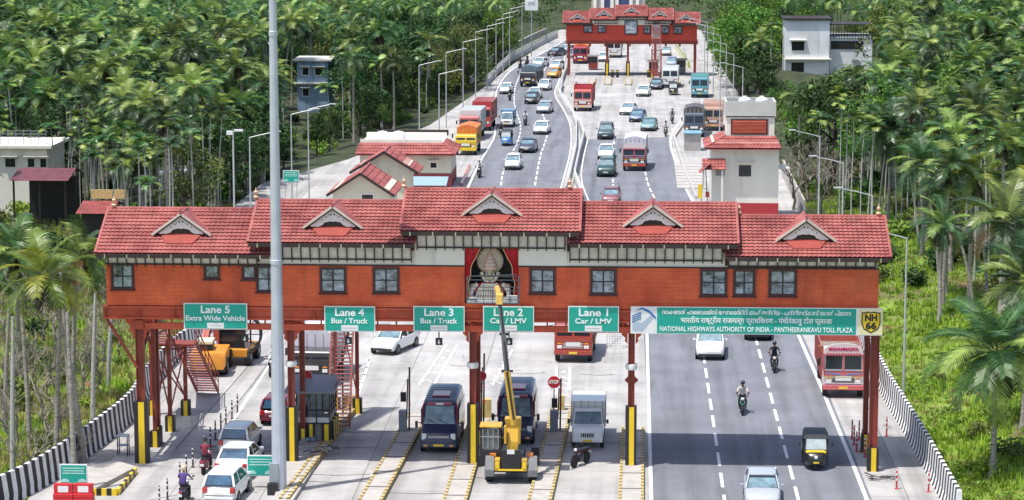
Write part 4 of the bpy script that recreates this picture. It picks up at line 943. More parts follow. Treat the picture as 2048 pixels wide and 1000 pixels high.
def rickshaw(body=(.012,.013,.012), stripe=(.85,.55,.02), name='auto_rickshaw', hood=(.02,.02,.022)):
    root = empty(name); P = paint(body); Y_ = paint(stripe)
    b = MB()
    def sec(y, w, zb, zt): return [(w*.9, y, zb), (w, y, zb+.1), (w*.98, y, zt-.05), (w*.8, y, zt), (-w*.8, y, zt), (-w*.98, y, zt-.05), (-w, y, zb+.1), (-w*.9, y, zb)]
    b.loft([sec(-1.35, .62, .30, .95), sec(-1.2, .66, .25, 1.02), sec(-.3, .66, .22, .90)]); b.loft([sec(-.3, .64, .22, .42), sec(.45, .60, .22, .42), sec(.5, .60, .22, .45)])
    b.loft([sec(.5, .60, .22, .98), sec(.95, .50, .25, .95), sec(1.22, .36, .30, .80), sec(1.30, .22, .36, .62)]); b.build('body', P, root, smooth=40)
    s_ = MB(); s_.loft([sec(.72, .565, .84, 1.02), sec(.96, .51, .82, 1.0), sec(1.02, .47, .82, .96)]); s_.b2((-.665,-1.25,.74),(.665,-.32,.86)); s_.build('stripe', Y_, root)
    h = MB(); h.loft([[(.62, -1.35, 1.0), (.64, -.3, 1.0), (-.64, -.3, 1.0), (-.62, -1.35, 1.0)], [(.60, -1.28, 1.55), (.62, -.28, 1.6), (-.62, -.28, 1.6), (-.60, -1.28, 1.55)], [(.52, -1.15, 1.72), (.56, -.28, 1.74), (-.56, -.28, 1.74), (-.52, -1.15, 1.72)]], caps=True)
    h.loft([[(.64, -.35, 1.58), (.62, .72, 1.55), (-.62, .72, 1.55), (-.64, -.35, 1.58)], [(.56, -.3, 1.75), (.50, .62, 1.71), (-.50, .62, 1.71), (-.56, -.3, 1.75)]]); h.build('canopy', mat('canopy_vinyl_%.2f' % hood[0], hood, .5, .3, 3), root, smooth=40)
    g = MB(); g.add([(-.52, .90, 1.0), (.52, .90, 1.0), (.48, .70, 1.55), (-.48, .70, 1.55)], [(0,1,2,3)]); g.build('windscreen', mat('pale_windscreen', (.45,.5,.5), .1, .2, 2, coat=.5), root)
    f = MB()
    for s in (-1, 1): f.bar((s*.55, .88, .98), (s*.52, .69, 1.57), .07, .06); f.bar((s*.62, -.3, .9), (s*.62, -.3, 1.6), .05, .05); f.bar((s*.6, .45, .4), (s*.6, .5, 1.56), .04, .04)
    f.bar((-.55, .89, 1.0), (.55, .89, 1.0), .05, .06); f.build('frame', BLACK, root)
    for s in (-1, 1):
        q = MB(); q.bar((s*.55, .8, 1.35), (s*.78, .9, 1.35), .02, .02); q.box((s*.80, .9, 1.3), (.1, .04, .16)); q.build('mirror', BLACK, root)
        wheel(root, s*.56, -.95, .22, .12)
    wheel(root, .001, 1.02, .22, .12)
    l = MB(); l.ball((0, 1.24, .70), (.10, .08, .10), 12, 8); l.build('headlight', HEADL, root, smooth=60)
    p = MB(); p.b2((-.14, 1.31, .42), (.14, 1.32, .50)); p.build('number_plate', PLATEY, root)
    st_ = MB(); st_.b2((-.55, -.95, .5), (.55, -.35, .62)); st_.b2((-.25, -.1, .5), (.25, .25, .62)); st_.build('seat', mat('maroon_seat', (.12,.02,.02), .6), root)
    return root
def motorbike(col, name='motorcycle', scooter=False):
    root = empty(name); P = paint(col); t = .065 if not scooter else .07; r = .30 if not scooter else .23; wbs = .63
    for yy in (-wbs, wbs):
        m = MB(); m.lathe((0, yy, r), [(r*.78,-t),(r*.94,-t),(r,-t*.4),(r,t*.4),(r*.94,t),(r*.78,t)], 20, axis='x'); w_ = m.build('wheel', RUBBER, root, smooth=40)
        k = MB(); k.lathe((0, yy, r), [(r*.80,-.03),(r*.80,.03)], 18, axis='x') if scooter else [k.bar((0, yy, r), (0, yy+cos(a)*r*.8, r+sin(a)*r*.8), .03, .03) for a in [i*pi/3 for i in range(6)]]
        k.build('rim', RIM, w_)
    if scooter:
        b = MB(); b.loft([[(x*w, y, z) for x, z in ((-1, z0), (-1, z1-.04), (-.6, z1), (.6, z1), (1, z1-.04), (1, z0))] for y, w, z0, z1 in ((-.92,.08,.5,.68),(-.8,.16,.36,.74),(-.4,.19,.28,.74),(-.12,.17,.26,.6),(-.1,.17,.26,.34),(.28,.17,.24,.32))])
        b.loft([[(x*w, y, z) for x, z in ((-1, z0), (-.9, z1), (.9, z1), (1, z0))] for y, w, z0, z1 in ((.26,.20,.24,.86),(.36,.22,.28,.92),(.46,.14,.36,.86),(.52,.06,.45,.75))])
        b.ball((0,.63,.42),(.09,.24,.10),10,6); b.build('body', P, root, smooth=45)
    else:
        b = MB(); b.loft([[(x*w, y, z) for x, z in ((-.7, z0), (-1, (z0+z1)/2), (-.6, z1), (.6, z1), (1, (z0+z1)/2), (.7, z0))] for y, w, z0, z1 in ((-.05,.10,.68,.80),(.05,.14,.64,.88),(.25,.15,.66,.92),(.42,.10,.70,.86))])
        b.ball((0,.63,.62),(.07,.2,.03),10,6); b.loft([[(x*w, y, z) for x, z in ((-1, z0), (-1, z1), (1, z1), (1, z0))] for y, w, z0, z1 in ((-.9,.05,.72,.80),(-.6,.10,.62,.76),(-.1,.09,.58,.74))]); b.build('body', P, root, smooth=45)
        e = MB(); e.box((0, .05, .38), (.26, .36, .30)); e.bar((0, -.1, .6), (0, -.63, .30), .07, .05); e.bar((0,.4,.66),(0,.1,.25),.05,.05); e.tube([(.14,.2,.3),(.16,-.2,.24),(.17,-.8,.34)], .04, 8); e.build('engine', mat('engine_metal', (.12,.12,.13), .5, .2, 8, metal=.5), root)
    s_ = MB(); s_.box((0, -.36, .79 if not scooter else .77), (.26, .62, .09)); s_.build('seat', BLACK, root, bevel=.03)
    f = MB()
    for s in (-1, 1): f.bar((s*.06, wbs, r), (s*.06, .44, .95), .03, .04)
    f.bar((-.33, .38, 1.02), (.33, .38, 1.02), .03, .03); f.build('handlebar', BLACK, root)
    h = MB(); h.ball((0, .50, .88), (.09, .08, .09), 10, 8); h.build('headlight', HEADL, root, smooth=60)
    for s in (-1, 1):
        q = MB(); q.bar((s*.24, .38, 1.03), (s*.3, .38, 1.16), .015, .015); q.box((s*.33, .38, 1.19), (.12, .02, .07)); q.build('mirror', BLACK, root)
    l = MB(); l.box((0, -.93, .68), (.16, .05, .07)); l.build('taillight', TAILL, root)
    n_ = MB(); n_.box((0, -.95, .54), (.2, .012, .12)); n_.build('number_plate', PLATEW, root)
    return root
# ---------------------------------------------------------------- people: one skinned body per pose
def person_mesh(name, J, bones, part_of):
    me = bpy.data.meshes.new(name); names = list(J)
    me.from_pydata([J[n][0] for n in names], [(names.index(a), names.index(b)) for a, b in bones], [])
    o = bpy.data.objects.new(name, me); COL.objects.link(o)
    sk = o.modifiers.new('skin', 'SKIN'); sk.use_smooth_shade = True
    for i, n in enumerate(names):
        v = me.skin_vertices[0].data[i]; r_ = J[n][1]; v.radius = r_ if isinstance(r_, tuple) else (r_, r_); v.use_root = (n == 'pelvis')
    su = o.modifiers.new('sub', 'SUBSURF'); su.levels = 1; su.render_levels = 1
    bpy.context.view_layer.update(); dg = bpy.context.evaluated_depsgraph_get()
    m2 = bpy.data.meshes.new_from_object(o.evaluated_get(dg)); bpy.data.objects.remove(o)
    m2.name = name
    segs = [(Vector(J[a][0]), Vector(J[b][0]), part_of(a, b)) for a, b in bones]
    for k in range(4): m2.materials.append(None)
    for p in m2.polygons:
        c = p.center; best = (9, 0)
        for a, b, s in segs:
            t = max(0, min(1, (c-a).dot(b-a)/max(1e-6, (b-a).length_squared))); d = (c-(a+(b-a)*t)).length
            if d < best[0]: best = (d, s)
        p.material_index = best[1]
    m2.shade_smooth(); return m2
def pose(kind):
    J = {}
    if kind == 'ride':
        J.update(pelvis=((0,-.30,.92),(.17,.13)), waist=((0,-.27,1.08),(.145,.11)), chest=((0,-.20,1.30),(.18,.125)), neck0=((0,-.16,1.46),(.08,.07)), neck=((0,-.13,1.54),.052), head=((0,-.10,1.63),(.085,.095)), crown=((0,-.10,1.74),(.07,.08)))
        for s, n in ((-1,'l'),(1,'r')):
            J.update({n+'sh':((s*.19,-.17,1.42),.062), n+'el':((s*.30,.02,1.20),.044), n+'wr':((s*.29,.27,1.10),.030), n+'palm':((s*.28,.34,1.07),(.036,.02)), n+'hip':((s*.12,-.25,.88),.095), n+'kn':((s*.20,.18,.74),.062), n+'an':((s*.18,.05,.36),.040), n+'toe':((s*.18,.22,.30),(.045,.03))})
            for k in range(4): J[n+'f%d' % k] = ((s*(.245+.023*k),.40,1.055),.010); J[n+'g%d' % k] = ((s*(.245+.023*k),.40-.01*k,1.01),.009)
            J[n+'th'] = ((s*.235,.335,1.04),.011)
    else:
        J.update(pelvis=((0,0,.95),(.16,.115)), waist=((0,0,1.08),(.14,.10)), chest=((0,.01,1.30),(.18,.12)), neck0=((0,0,1.46),(.08,.07)), neck=((0,.01,1.54),.052), head=((0,.03,1.63),(.085,.095)), crown=((0,.02,1.74),(.07,.08)))
        for s, n in ((-1,'l'),(1,'r')):
            up = kind == 'work'
            el, wr, pa = ((s*.28,.18,1.28), (s*.2,.42,1.36), (s*.19,.5,1.38)) if up else ((s*.25,-.02,1.17), (s*.27,.06,.93), (s*.27,.08,.86))
            J.update({n+'sh':((s*.19,0,1.42),.062), n+'el':(el,.043), n+'wr':(wr,.029), n+'palm':(pa,(.02,.036)), n+'hip':((s*.10,0,.90),.092), n+'kn':((s*.11,.02+.05*s,.50),.060), n+'an':((s*.12,-.02+.02*s,.09),.040), n+'toe':((s*.13,.12,.04),(.045,.03))})
            d = Vector(pa)-Vector(wr); d.normalize()
            for k in range(4):
                q = Vector(pa)+d*(.045+.01*(k in (1,2)))+Vector((0, (.0335-.022*k)*(0 if up else 1), (.0335-.022*k)*(1 if up else 0))); J[n+'f%d' % k] = (tuple(q),.010); J[n+'g%d' % k] = (tuple(q+d*.035+Vector((-s*.012,0,-.005))),.008)
            J[n+'th'] = (tuple(Vector(pa)+Vector((-s*.03,.03,.0))),.011)
    bones = [('pelvis','waist'),('waist','chest'),('chest','neck0'),('neck0','neck'),('neck','head'),('head','crown')]
    for n in 'lr':
        bones += [('chest',n+'sh'),(n+'sh',n+'el'),(n+'el',n+'wr'),(n+'wr',n+'palm'),('pelvis',n+'hip'),(n+'hip',n+'kn'),(n+'kn',n+'an'),(n+'an',n+'toe'),(n+'palm',n+'th')]
        for k in range(4): bones += [(n+'palm',n+'f%d' % k),(n+'f%d' % k,n+'g%d' % k)]
    def po(a, b):
        if b in ('head','crown','neck') or a in ('neck',): return 0
        if b[1:] in ('wr','palm','th') or b[1:2] in ('f','g') and b[1:] not in ('sh',): return 0
        if b[1:] in ('hip','kn','an'): return 2
        if b[1:] == 'toe': return 3
        return 1
    return person_mesh('body_'+kind, J, bones, po), J
BODY = {k: pose(k) for k in ('ride', 'stand', 'work')}
SKIN = mat('skin', (.22,.11,.065), .6, .05, 8); SHOE = mat('shoe_leather', (.03,.02,.02), .6)
def cloth(c): return mat('cloth_%.2f_%.2f_%.2f' % c, c, .85, .1, 9)
def person(kind, shirt, trousers, label, headgear=None, hcol=(.05,.05,.05), parent_loc=(0,0,0), rz=0, group=None):
    me, J = BODY[kind]; o = bpy.data.objects.new('person', me); COL.objects.link(o); tag(o, label, 'person', group)
    o.location = parent_loc; o.rotation_euler = (0,0,rz)
    for i, m in enumerate((SKIN, cloth(shirt), cloth(trousers), SHOE)):
        o.material_slots[i].link = 'OBJECT'; o.material_slots[i].material = m
    h = Vector(J['head'][0]); 
    if headgear == 'helmet':
        m = MB(); m.ball((h.x, h.y-.01, h.z+.06), (.135,.155,.14), 14, 10); m.build('helmet', paint(hcol), o, smooth=60)
        m = MB(); m.prism([(h.y+.125,h.z+.0),(h.y+.15,h.z+.02),(h.y+.145,h.z+.10),(h.y+.11,h.z+.12)], 'x', -.085, .085); m.build('visor', GLASS, o)
    else:
        m = MB(); m.ball((h.x, h.y-.018, h.z+.075), (.098,.108,.095), 12, 8); m.build('hair', mat('hair', (.012,.01,.01), .5), o, smooth=60)
        m = MB(); m.prism([(h.y+.09,h.z+.0),(h.y+.122,h.z-.01),(h.y+.095,h.z+.05)], 'x', -.014, .014); m.build('nose', SKIN, o)
        m = MB()
        for s in (-1,1): m.ball((s*.032,h.y+.088,h.z+.045),(.016,.012,.009),6,4)
        m.b2((-.025,h.y+.092,h.z-.04),(.025,h.y+.1,h.z-.032)); m.build('face_feature', BLACK, o)
        for s in (-1,1): m = MB(); m.ball((s*.09,h.y-.005,h.z+.02),(.014,.025,.035),6,5); m.build('ear', SKIN, o)
    return o
# ================================================================ placing
def place(root, px, py, L, deg, label, cat, group=None):
    """px,py: where the end nearest the camera meets the road; deg: 0 drives away, 180 comes towards us"""
    p = G(px, py); h = radians(deg); s = Vector((-sin(h), cos(h), 0)); s = s if s.y > 0 else -s
    root.location = p+s*(L/2); root.rotation_euler = (0,0,h); tag(root, label, cat, group); return root
W_ = (.83,.83,.82); K_ = (.015,.016,.02); SIL = (.42,.44,.46); 
gc = 'cars on the carriageway behind the gate'
def C(kind, col, px, py, deg, label, ex=(), group=None): return place(car(kind, col, extras=ex), px, py, CARS[kind]['L'], deg, label, 'car', group)
# ---- in front of / under the gate
C('hatch', W_, 467, 915, -3, 'white hatchback seen from behind beside the row of marker posts, farthest of the three queueing')
C('sedan', (.62,.65,.68), 462, 962, -3, 'pale silver saloon seen from behind between two white cars in the queue', ('x',))
C('hatch', (.80,.80,.79), 437, 1012, -4, 'white car cut off at the lower edge, nearest of the queue by the marker posts')
C('hatch', (.16,.015,.03), 548, 853, -2, 'dark maroon hatchback half hidden behind the tall grey mast')
C('sedan', W_, 762, 711, 162, 'white saloon with open black windscreen turning across the plaza behind the Lane 4 board')
C('muv', W_, 1420, 722, 178, 'white multi purpose car coming towards the gate under the long banner', ('rails',))
C('sedan', (.03,.03,.035), 1516, 683, 178, 'black car just below the lower edge of the long banner')
C('sedan', (.40,.43,.47), 1525, 1026, 178, 'silver saloon cut off at the lower edge on the right hand asphalt lanes')
place(bus_van((.02,.035,.085), (.35,.02,.06)), 877, 909, 5.7, 180, 'dark blue and maroon minibus under the Lane 3 board', 'minibus')
place(bus_van((.02,.03,.075), (.30,.02,.05)), 1030, 893, 5.7, 180, 'dark blue minibus standing right behind the yellow boom lift', 'minibus')
place(pickup(W_, (.72,.73,.73)), 1175, 900, 4.8, 180, 'white pickup with grey rear box under the Lane 1 board', 'pickup truck')
place(truck((.70,.62,.60), (.45,.10,.08), board='MOHAMMADIYA', cl=5.8, ch=1.75, face=(.60,.12,.12)), 1686, 797, 7.6, 179, 'red and white decorated lorry on the far right lane beside the red gate column', 'truck')
place(truck((.36,.05,.03), (.34,.06,.035), kind='tipper', cl=4.2, ch=1.5, cabh=2.3, nose=True), 1146, 726, 6.0, 178, 'low red tipper lorry with chrome grille behind the Lane 1 board', 'truck')
place(truck((.04,.04,.045), (.5,.5,.5), kind='canvas', cl=4.6, ch=1.9, tilt=(.66,.64,.70), cabh=2.1), 622, 775, 6.4, 178, 'black truck piled under a pale tarpaulin behind the toll booth', 'truck')
place(rickshaw(), 1632, 944, 2.7, 178, 'black and yellow auto rickshaw on the right lane in the shade of the gate', 'auto rickshaw')
# ---- left carriageway behind the gate
C('hatch', (.68,.69,.66), 1024, 341, 178, 'pale silver car nearest behind the gate, beside the first lane line', group=None)
C('sedan', (.05,.055,.08), 1052, 307, 176, 'dark blue grey saloon behind the gate, left of the right lane line')
C('sedan', W_, 1080, 270, 176, 'white saloon beside the bend of the right lane line')
C('sedan', (.45,.47,.50), 1085, 228, 174, 'silver saloon near the median, ahead of a black car')
C('hatch', K_, 1060, 209, 174, 'small black car driving beside a white one behind the silver saloon')
C('hatch', W_, 1066, 199, 174, 'white car tucked close behind the small black car')
C('hatch', W_, 1085, 182, 172, 'white car beside the dark covered truck')
C('hatch', W_, 1010, 189, 176, 'white car by the left kerb with a motorcycle just in front of it')
C('sedan', W_, 1073, 135, 165, 'white car beyond the dark covered truck near the left bend')
C('hatch', (.75,.30,.04), 1103, 157, 168, 'orange and white taxi close to the median', ('taxi','sign'))
C('hatch', W_, 1107, 141, 165, 'white car directly behind the orange taxi')
C('sedan', (.04,.03,.04), 1102, 113, 155, 'dark car at the far bend left of the far gate')
C('hatch', (.7,.72,.74), 1121, 108, 150, 'white car right at the left column of the far gate')
place(truck((.025,.03,.035), (.05,.07,.08), kind='canvas', cl=4.4, ch=1.8, tilt=(.16,.22,.25), cabh=2.1), 1055, 174, 6.2, 172, 'dark covered truck in the middle of the left carriageway', 'truck')
place(pickup((.70,.72,.72), (.07,.20,.36), nose=False, small=True, boxh=1.2), 1013, 256, 4.1, 178, 'small white and blue goods carrier on the left lane', 'pickup truck')
place(rickshaw((.10,.25,.55), (.1,.25,.55), hood=(.03,.03,.04)), 1011, 293, 2.7, 178, 'blue three wheeler with black hood by the left edge line', 'auto rickshaw')
# ---- lorries parked on the left shoulder
place(truck((.42,.06,.05), (.42,.05,.05), kind='box', cl=6.2, ch=2.4), 962, 262, 8.0, 178, 'tall red container lorry at the head of the parked row', 'truck')
place(truck((.5,.12,.1), (.62,.64,.62), kind='box', cl=6.0, ch=2.4), 938, 282, 7.8, 178, 'lorry with pale white container parked behind the orange tarpaulin one', 'truck')
place(truck((.72,.50,.03), (.70,.48,.03), kind='canvas', cl=4.6, ch=1.9, tilt=(.62,.16,.05), cabh=2.2, cw=2.1), 931, 311, 6.4, 178, 'yellow lorry with orange tarpaulin nearest of the parked row', 'truck')
# ---- right carriageway behind the gate
place(truck((.03,.03,.035), (.45,.42,.40), kind='canvas', cl=5.2, ch=2.2, tilt=(.70,.68,.66), board='', face=(.45,.06,.03), cabh=2.5, cw=2.2), 1268, 343, 7.2, 178, 'lorry with white canopy and orange red bumper right behind the gate roof', 'truck')
C('suv', (.06,.10,.11), 1210, 280, 178, 'dark teal car first of the three in line beside the white canopied lorry')
C('sedan', (.66,.69,.66), 1211, 320, 178, 'pale silver saloon between two dark cars')
C('suv', (.03,.08,.07), 1211, 355, 178, 'dark green car nearest of the three in line')
C('hatch', (.22,.08,.09), 1221, 412, 178, 'dusty dark red car partly hidden by the gate roof ridge')
C('sedan', W_, 1251, 231, 170, 'white saloon on the pale concrete ahead of two blue cars')
C('sedan', (.10,.16,.26), 1271, 245, 172, 'blue grey saloon between the white one and the teal one')
C('sedan', (.16,.30,.30), 1295, 263, 174, 'teal green saloon at the end of the concrete')
C('sedan', W_, 1284, 194, 174, 'white car alone on the concrete of the far plaza')
C('sedan', (.05,.07,.10), 1311, 180, 176, 'dark saloon crossing in front of the far toll booths')
place(rickshaw((.02,.02,.02), (.02,.02,.02)), 1346, 191, 2.7, 178, 'all black auto rickshaw below the white bus at the far gate', 'auto rickshaw')
place(truck((.70,.73,.72), (.68,.72,.70), kind='box', cl=4.6, ch=1.9), 1340, 176, 6.2, 178, 'white box truck leaving the far gate on the right', 'truck')
place(truck((.55,.12,.10), (.50,.05,.06), kind='open', cl=5.8, ch=2.3, face=(.6,.5,.45)), 1165, 223, 7.6, 178, 'tall dark red lorry with white front by the median on the far plaza', 'truck')
place(truck((.08,.10,.14), (.70,.62,.35), kind='canvas', cl=5.0, ch=2.2, tilt=(.10,.09,.10)), 1388, 275, 7.0, 178, 'lorry with cream upper front and black top parked by the right kerb', 'truck')
place(truck((.50,.30,.22), (.60,.38,.28), kind='box', cl=5.0, ch=2.2), 1426, 262, 6.8, 178, 'brown box lorry parked right of the cream fronted one', 'truck')
place(truck((.10,.30,.36), (.18,.42,.42), kind='box', cl=4.2, ch=2.0), 1399, 196, 6.0, 178, 'teal box lorry beyond the parked lorries, right of the far plaza', 'truck')
place(truck((.35,.03,.05), (.40,.06,.06), kind='canvas', cl=4.6, ch=1.9, tilt=(.6,.58,.5)), 1160, 128, 6.4, 178, 'maroon lorry under the left end of the far gate', 'truck')
place(truck((.60,.60,.60), (.65,.65,.62), kind='box', cl=4.6, ch=2.0), 1228, 116, 6.4, 178, 'white lorry passing under the middle of the far gate', 'truck')
C('hatch', W_, 1206, 124, 178, 'small white car left of the white lorry at the far gate')
C('hatch', (.30,.38,.55), 1343, 134, 178, 'pale blue car on the right lane under the far gate')
C('hatch', (.5,.55,.55), 1332, 112, 178, 'grey green car beyond the pale blue car under the far gate')
C('sedan', (.12,.15,.22), 1141, 117, 160, 'dark blue car left of the maroon lorry at the far gate')
# ---- two wheelers and their riders
def ride(px, py, deg, col, shirt, trousers, what, who, scooter=False, helmet=None, name=None):
    b = motorbike(col, 'scooter' if scooter else 'motorcycle', scooter); place(b, px, py, 1.9, deg, what, 'scooter' if scooter else 'motorcycle')
    p = person('ride', shirt, trousers, who, 'helmet' if helmet else None, helmet or (0,0,0)); p.location = b.location+Vector((0,0,-.03 if scooter else 0)); p.rotation_euler = b.rotation_euler
    return b
ride(1485, 833, 178, (.03,.22,.20), (.62,.55,.52), (.02,.02,.03), 'dark teal motorcycle coming along the middle asphalt lane', 'person in a pale shirt riding the teal motorcycle', helmet=(.02,.02,.02))
ride(1549, 748, 178, (.03,.03,.03), (.02,.02,.025), (.03,.03,.03), 'black motorcycle beside the right dashed line', 'person in black riding beside the right dashed line', helmet=(.03,.03,.03))
ride(404, 952, -4, (.14,.02,.04), (.20,.02,.04), (.03,.03,.05), 'maroon scooter passing the row of marker posts', 'person in a dark red top riding the maroon scooter', scooter=True)
ride(360, 1014, -4, (.10,.05,.16), (.09,.05,.22), (.02,.02,.03), 'motorcycle cut off at the lower edge left of the white car', 'person in a purple shirt with a cream helmet at the lower edge', helmet=(.6,.5,.3))
ride(957, 357, 178, (.04,.04,.04), (.62,.62,.58), (.05,.05,.06), 'scooter by the left kerb line just behind the gate roof', 'person in a white shirt riding by the left kerb line', scooter=True, helmet=(.5,.5,.5))
ride(1049, 252, 176, (.04,.04,.05), (.68,.68,.66), (.04,.04,.05), 'scooter between the blue carrier and the white saloon', 'person in a white shirt riding between the blue carrier and the white saloon', scooter=True)
ride(1018, 202, 176, (.03,.03,.03), (.04,.04,.05), (.03,.03,.03), 'black motorcycle just in front of the white car by the left kerb', 'person in dark clothes riding in front of the white car by the left kerb', helmet=(.03,.03,.03))
ride(1001, 277, 178, (.02,.02,.02), (.04,.03,.03), (.02,.02,.02), 'black motorcycle alongside the blue three wheeler', 'person in dark clothes alongside the blue three wheeler')
ride(1037, 138, 168, (.05,.03,.03), (.12,.05,.05), (.03,.03,.03), 'motorcycle at the left kerb beyond the dark covered truck', 'person in a dark red shirt riding at the left kerb beyond the covered truck')
ride(1050, 131, 165, (.03,.03,.03), (.03,.03,.04), (.03,.03,.03), 'black motorcycle farthest up the left carriageway', 'person in black farthest up the left carriageway', helmet=(.03,.03,.03))
ride(1344, 248, 178, (.03,.03,.03), (.10,.10,.12), (.03,.03,.03), 'black motorcycle on the concrete near the right kerb', 'person in dark grey riding on the concrete near the right kerb', helmet=(.03,.03,.03))
ride(1331, 274, 178, (.10,.10,.10), (.60,.60,.62), (.03,.03,.03), 'motorcycle where the concrete meets the asphalt at the right kerb', 'person in a pale shirt where the concrete meets the asphalt', helmet=(.05,.05,.05))
ride(539, 756, 176, (.03,.03,.03), (.55,.55,.55), (.03,.03,.03), 'black motorcycle just left of the tall grey mast', 'person in a grey shirt left of the tall grey mast', helmet=(.03,.03,.03))
b = motorbike((.05,.01,.02), 'motorcycle'); place(b, 1142, 938, 1.9, 152, 'parked motorcycle without a rider in front of the white pickup', 'motorcycle')
# ================================================================ MACHINES
def machine_boom():
    base = G(1023, 962); root = empty('boom_lift', (base.x, base.y+1.3, 0), 0, 'yellow boom lift whose long telescopic arm reaches up to the curtained niche', 'boom lift')
    Yl = mat('machine_yellow', (.60,.36,.03), .45, .12, 2.5, coat=.3); lo = root.location
    L = lambda p: Vector(p)-lo
    ch = MB(); ch.box((0, 0, .85), (1.1, 3.6, .5)); ch.box((0,-1.35,.55),(1.75,.16,.2)); ch.build('chassis', BLACK, root, bevel=.04)
    for s in (-1, 1):
        for yy in (-1.3, 1.5): wheel(root, s*1.05, yy, .52, .40, rim=.45)
        f = MB(); f.tube([(s*1.05, -1.3+.72*cos(a), .52+.72*sin(a)) for a in [radians(q) for q in (25,60,95,130,165,190)]], .07, 4); f.v = [(x+(x-s*1.05)*3.2, y, z) for x, y, z in f.v]; f.build('mudguard', mat('mudguard_grey',(.16,.165,.17),.6,.15,3), root)
    fr = MB(); fr.box((0,-1.95,1.2), (.95,.10,1.0)); fr.box((0,-1.5,1.05), (.8,.9,.7)); fr.build('radiator_housing', BLACK, root, bevel=.03)
    for s in (-1, 1):
        q = MB(); q.box((s*.66,-1.75,.95), (.26,.5,.6)); q.build('side_frame', Yl, root, bevel=.03); q = MB(); q.box((s*.66,-2.01,.95),(.16,.02,.3)); q.build('marker_plate', YELLOW, root)
        q = MB(); q.box((s*.90,-1.2,1.32),(.3,.5,.14)); q.build('lamp_bracket', mat('orange_paint',(.62,.2,.04),.5), root)
    np_ = MB(); np_.box((0,-2.012,1.62), (.36,.02,.22)); np_.build('number_plate', PLATEW, root)
    br = MB(); br.bar((-.62,-2.02,.72),(.62,-2.02,.72),.06,.08); br.build('bumper', YELLOW, root)
    # cab at the left
    cb = MB()
    for x in (-1.48,-.57):
        for y in (-1.25,-.45): cb.bar((x, y, 1.1), (x, y+.06, 2.65), .13, .13)
    cb.b2((-1.55,-1.3,.75),(-.5,-.4,1.55)); cb.build('cab', BLACK, root, bevel=.02)
    rf = MB(); rf.b2((-1.57,-1.36,2.65),(-.48,-.35,2.76)); rf.build('cab_roof', Yl, root, bevel=.05)
    gl = MB(); gl.b2((-1.42,-1.27,1.56),(-.63,-1.24,2.6)); gl.b2((-1.5,-1.2,1.56),(-1.47,-.45,2.6)); gl.build('cab_glass', mat('cab_glass_grey',(.10,.115,.12),.15,.5,2.5), root)
    gs = MB()
    for k in range(4): gs.bar((-1.4+k*.25,-1.3,1.6),(-1.4+k*.25,-1.3,2.6),.02,.02)
    gs.bar((-1.5,-1.3,2.2),(-.55,-1.3,2.2),.02,.03); gs.build('cab_guard', CHROME, root)
    # boom pedestal
    pd = MB(); pd.loft([[(.3,-1.45,1.5),(.3,-.3,1.5),(-.25,-.3,1.5),(-.25,-1.45,1.5)],[(.36,-1.4,2.0),(.36,-.4,2.0),(-.2,-.4,2.0),(-.2,-1.4,2.0)],[(.45,-1.1,2.6),(.45,-.5,2.6),(-.25,-.5,2.6),(-.25,-1.1,2.6)],[(.45,-1.2,3.1),(.45,-.6,3.1),(-.35,-.6,3.1),(-.35,-1.2,3.1)]]); pd.build('boom_pedestal', Yl, root, bevel=.05)
    ln = MB(); 
    for s in (-1,1): ln.box((s*.34+.05,-1.42,2.35),(.12,.3,.9))
    ln.build('pivot_cheek', Yl, root, bevel=.03)
    Yb = 118.6
    p0 = L(A(1028, 850, Yb)); p1 = L(A(1014, 742, Yb+.2)); p2 = L(A(1007, 668, Yb+.4)); p3 = L(A(999, 604, Yb+.7))
    b = MB(); b.bar(p0, p1, .30, .36); b.build('boom_section', Yl, root, bevel=.02)
    b = MB(); b.bar(p0+Vector((.0,-.24,.3)), p1+Vector((0,-.24,0)), .09, .06); b.build('hydraulic_ram', BLACK, root)
    b = MB(); b.bar(p1, p2, .24, .28); b.bar(p2, p3, .18, .22); b.build('boom_extension', mat('boom_grey',(.13,.135,.14),.4,.1,2,metal=.3), root)
    b = MB(); b.bar(p1+Vector((.05,-.19,0)), p3+Vector((.05,-.15,0)), .07, .05); b.build('hose', BLACK, root)
    b = MB(); b.bar(p1+Vector((-.28,0,0)), p1+Vector((.30,0,0)), .08, .1); b.bar(p2+Vector((-.2,0,0)), p2+Vector((.24,0,0)), .1, .12); b.build('boom_collar', BLACK, root)
    b = MB(); b.box(p3+Vector((0,0,.15)), (.34,.4,.5)); b.bar(p3+Vector((0,0,.2)), p3+Vector((-.15,.2,.75)), .2, .2); b.build('jib_head', mat('jib_yellow', (.78,.5,.12), .5), root, bevel=.03)
    # basket
    c = A(986, 603, 120.3); bk = MB(); w2, d2 = 1.26, .55; q = L(c); t = .038
    for x, y in ((-w2,-d2),(w2,-d2),(w2,d2),(-w2,d2)): bk.bar(q+Vector((x,y,0)), q+Vector((x,y,1.15)), t, t)
    for z in (.0,.18,.62,1.15):
        bk.bar(q+Vector((-w2,-d2,z)), q+Vector((w2,-d2,z)), t, t); bk.bar(q+Vector((-w2,d2,z)), q+Vector((w2,d2,z)), t, t)
        for x in (-w2,w2): bk.bar(q+Vector((x,-d2,z)), q+Vector((x,d2,z)), t, t)
    for k in range(1,6): bk.bar(q+Vector((-w2+k*2*w2/6,-d2,0)), q+Vector((-w2+k*2*w2/6,-d2,1.15 if k % 2 == 0 else .62)), .03, .03)
    bk.bar(q+Vector((-w2,d2,1.15)), q+Vector((w2*.9,d2,1.25)), .05,.05); bk.build('basket', mat('basket_steel',(.07,.075,.085),.5,.1), root)
    fl_ = MB(); fl_.box(q+Vector((0,0,.03)), (2*w2,2*d2,.05)); fl_.build('basket_floor', GREYM, root)
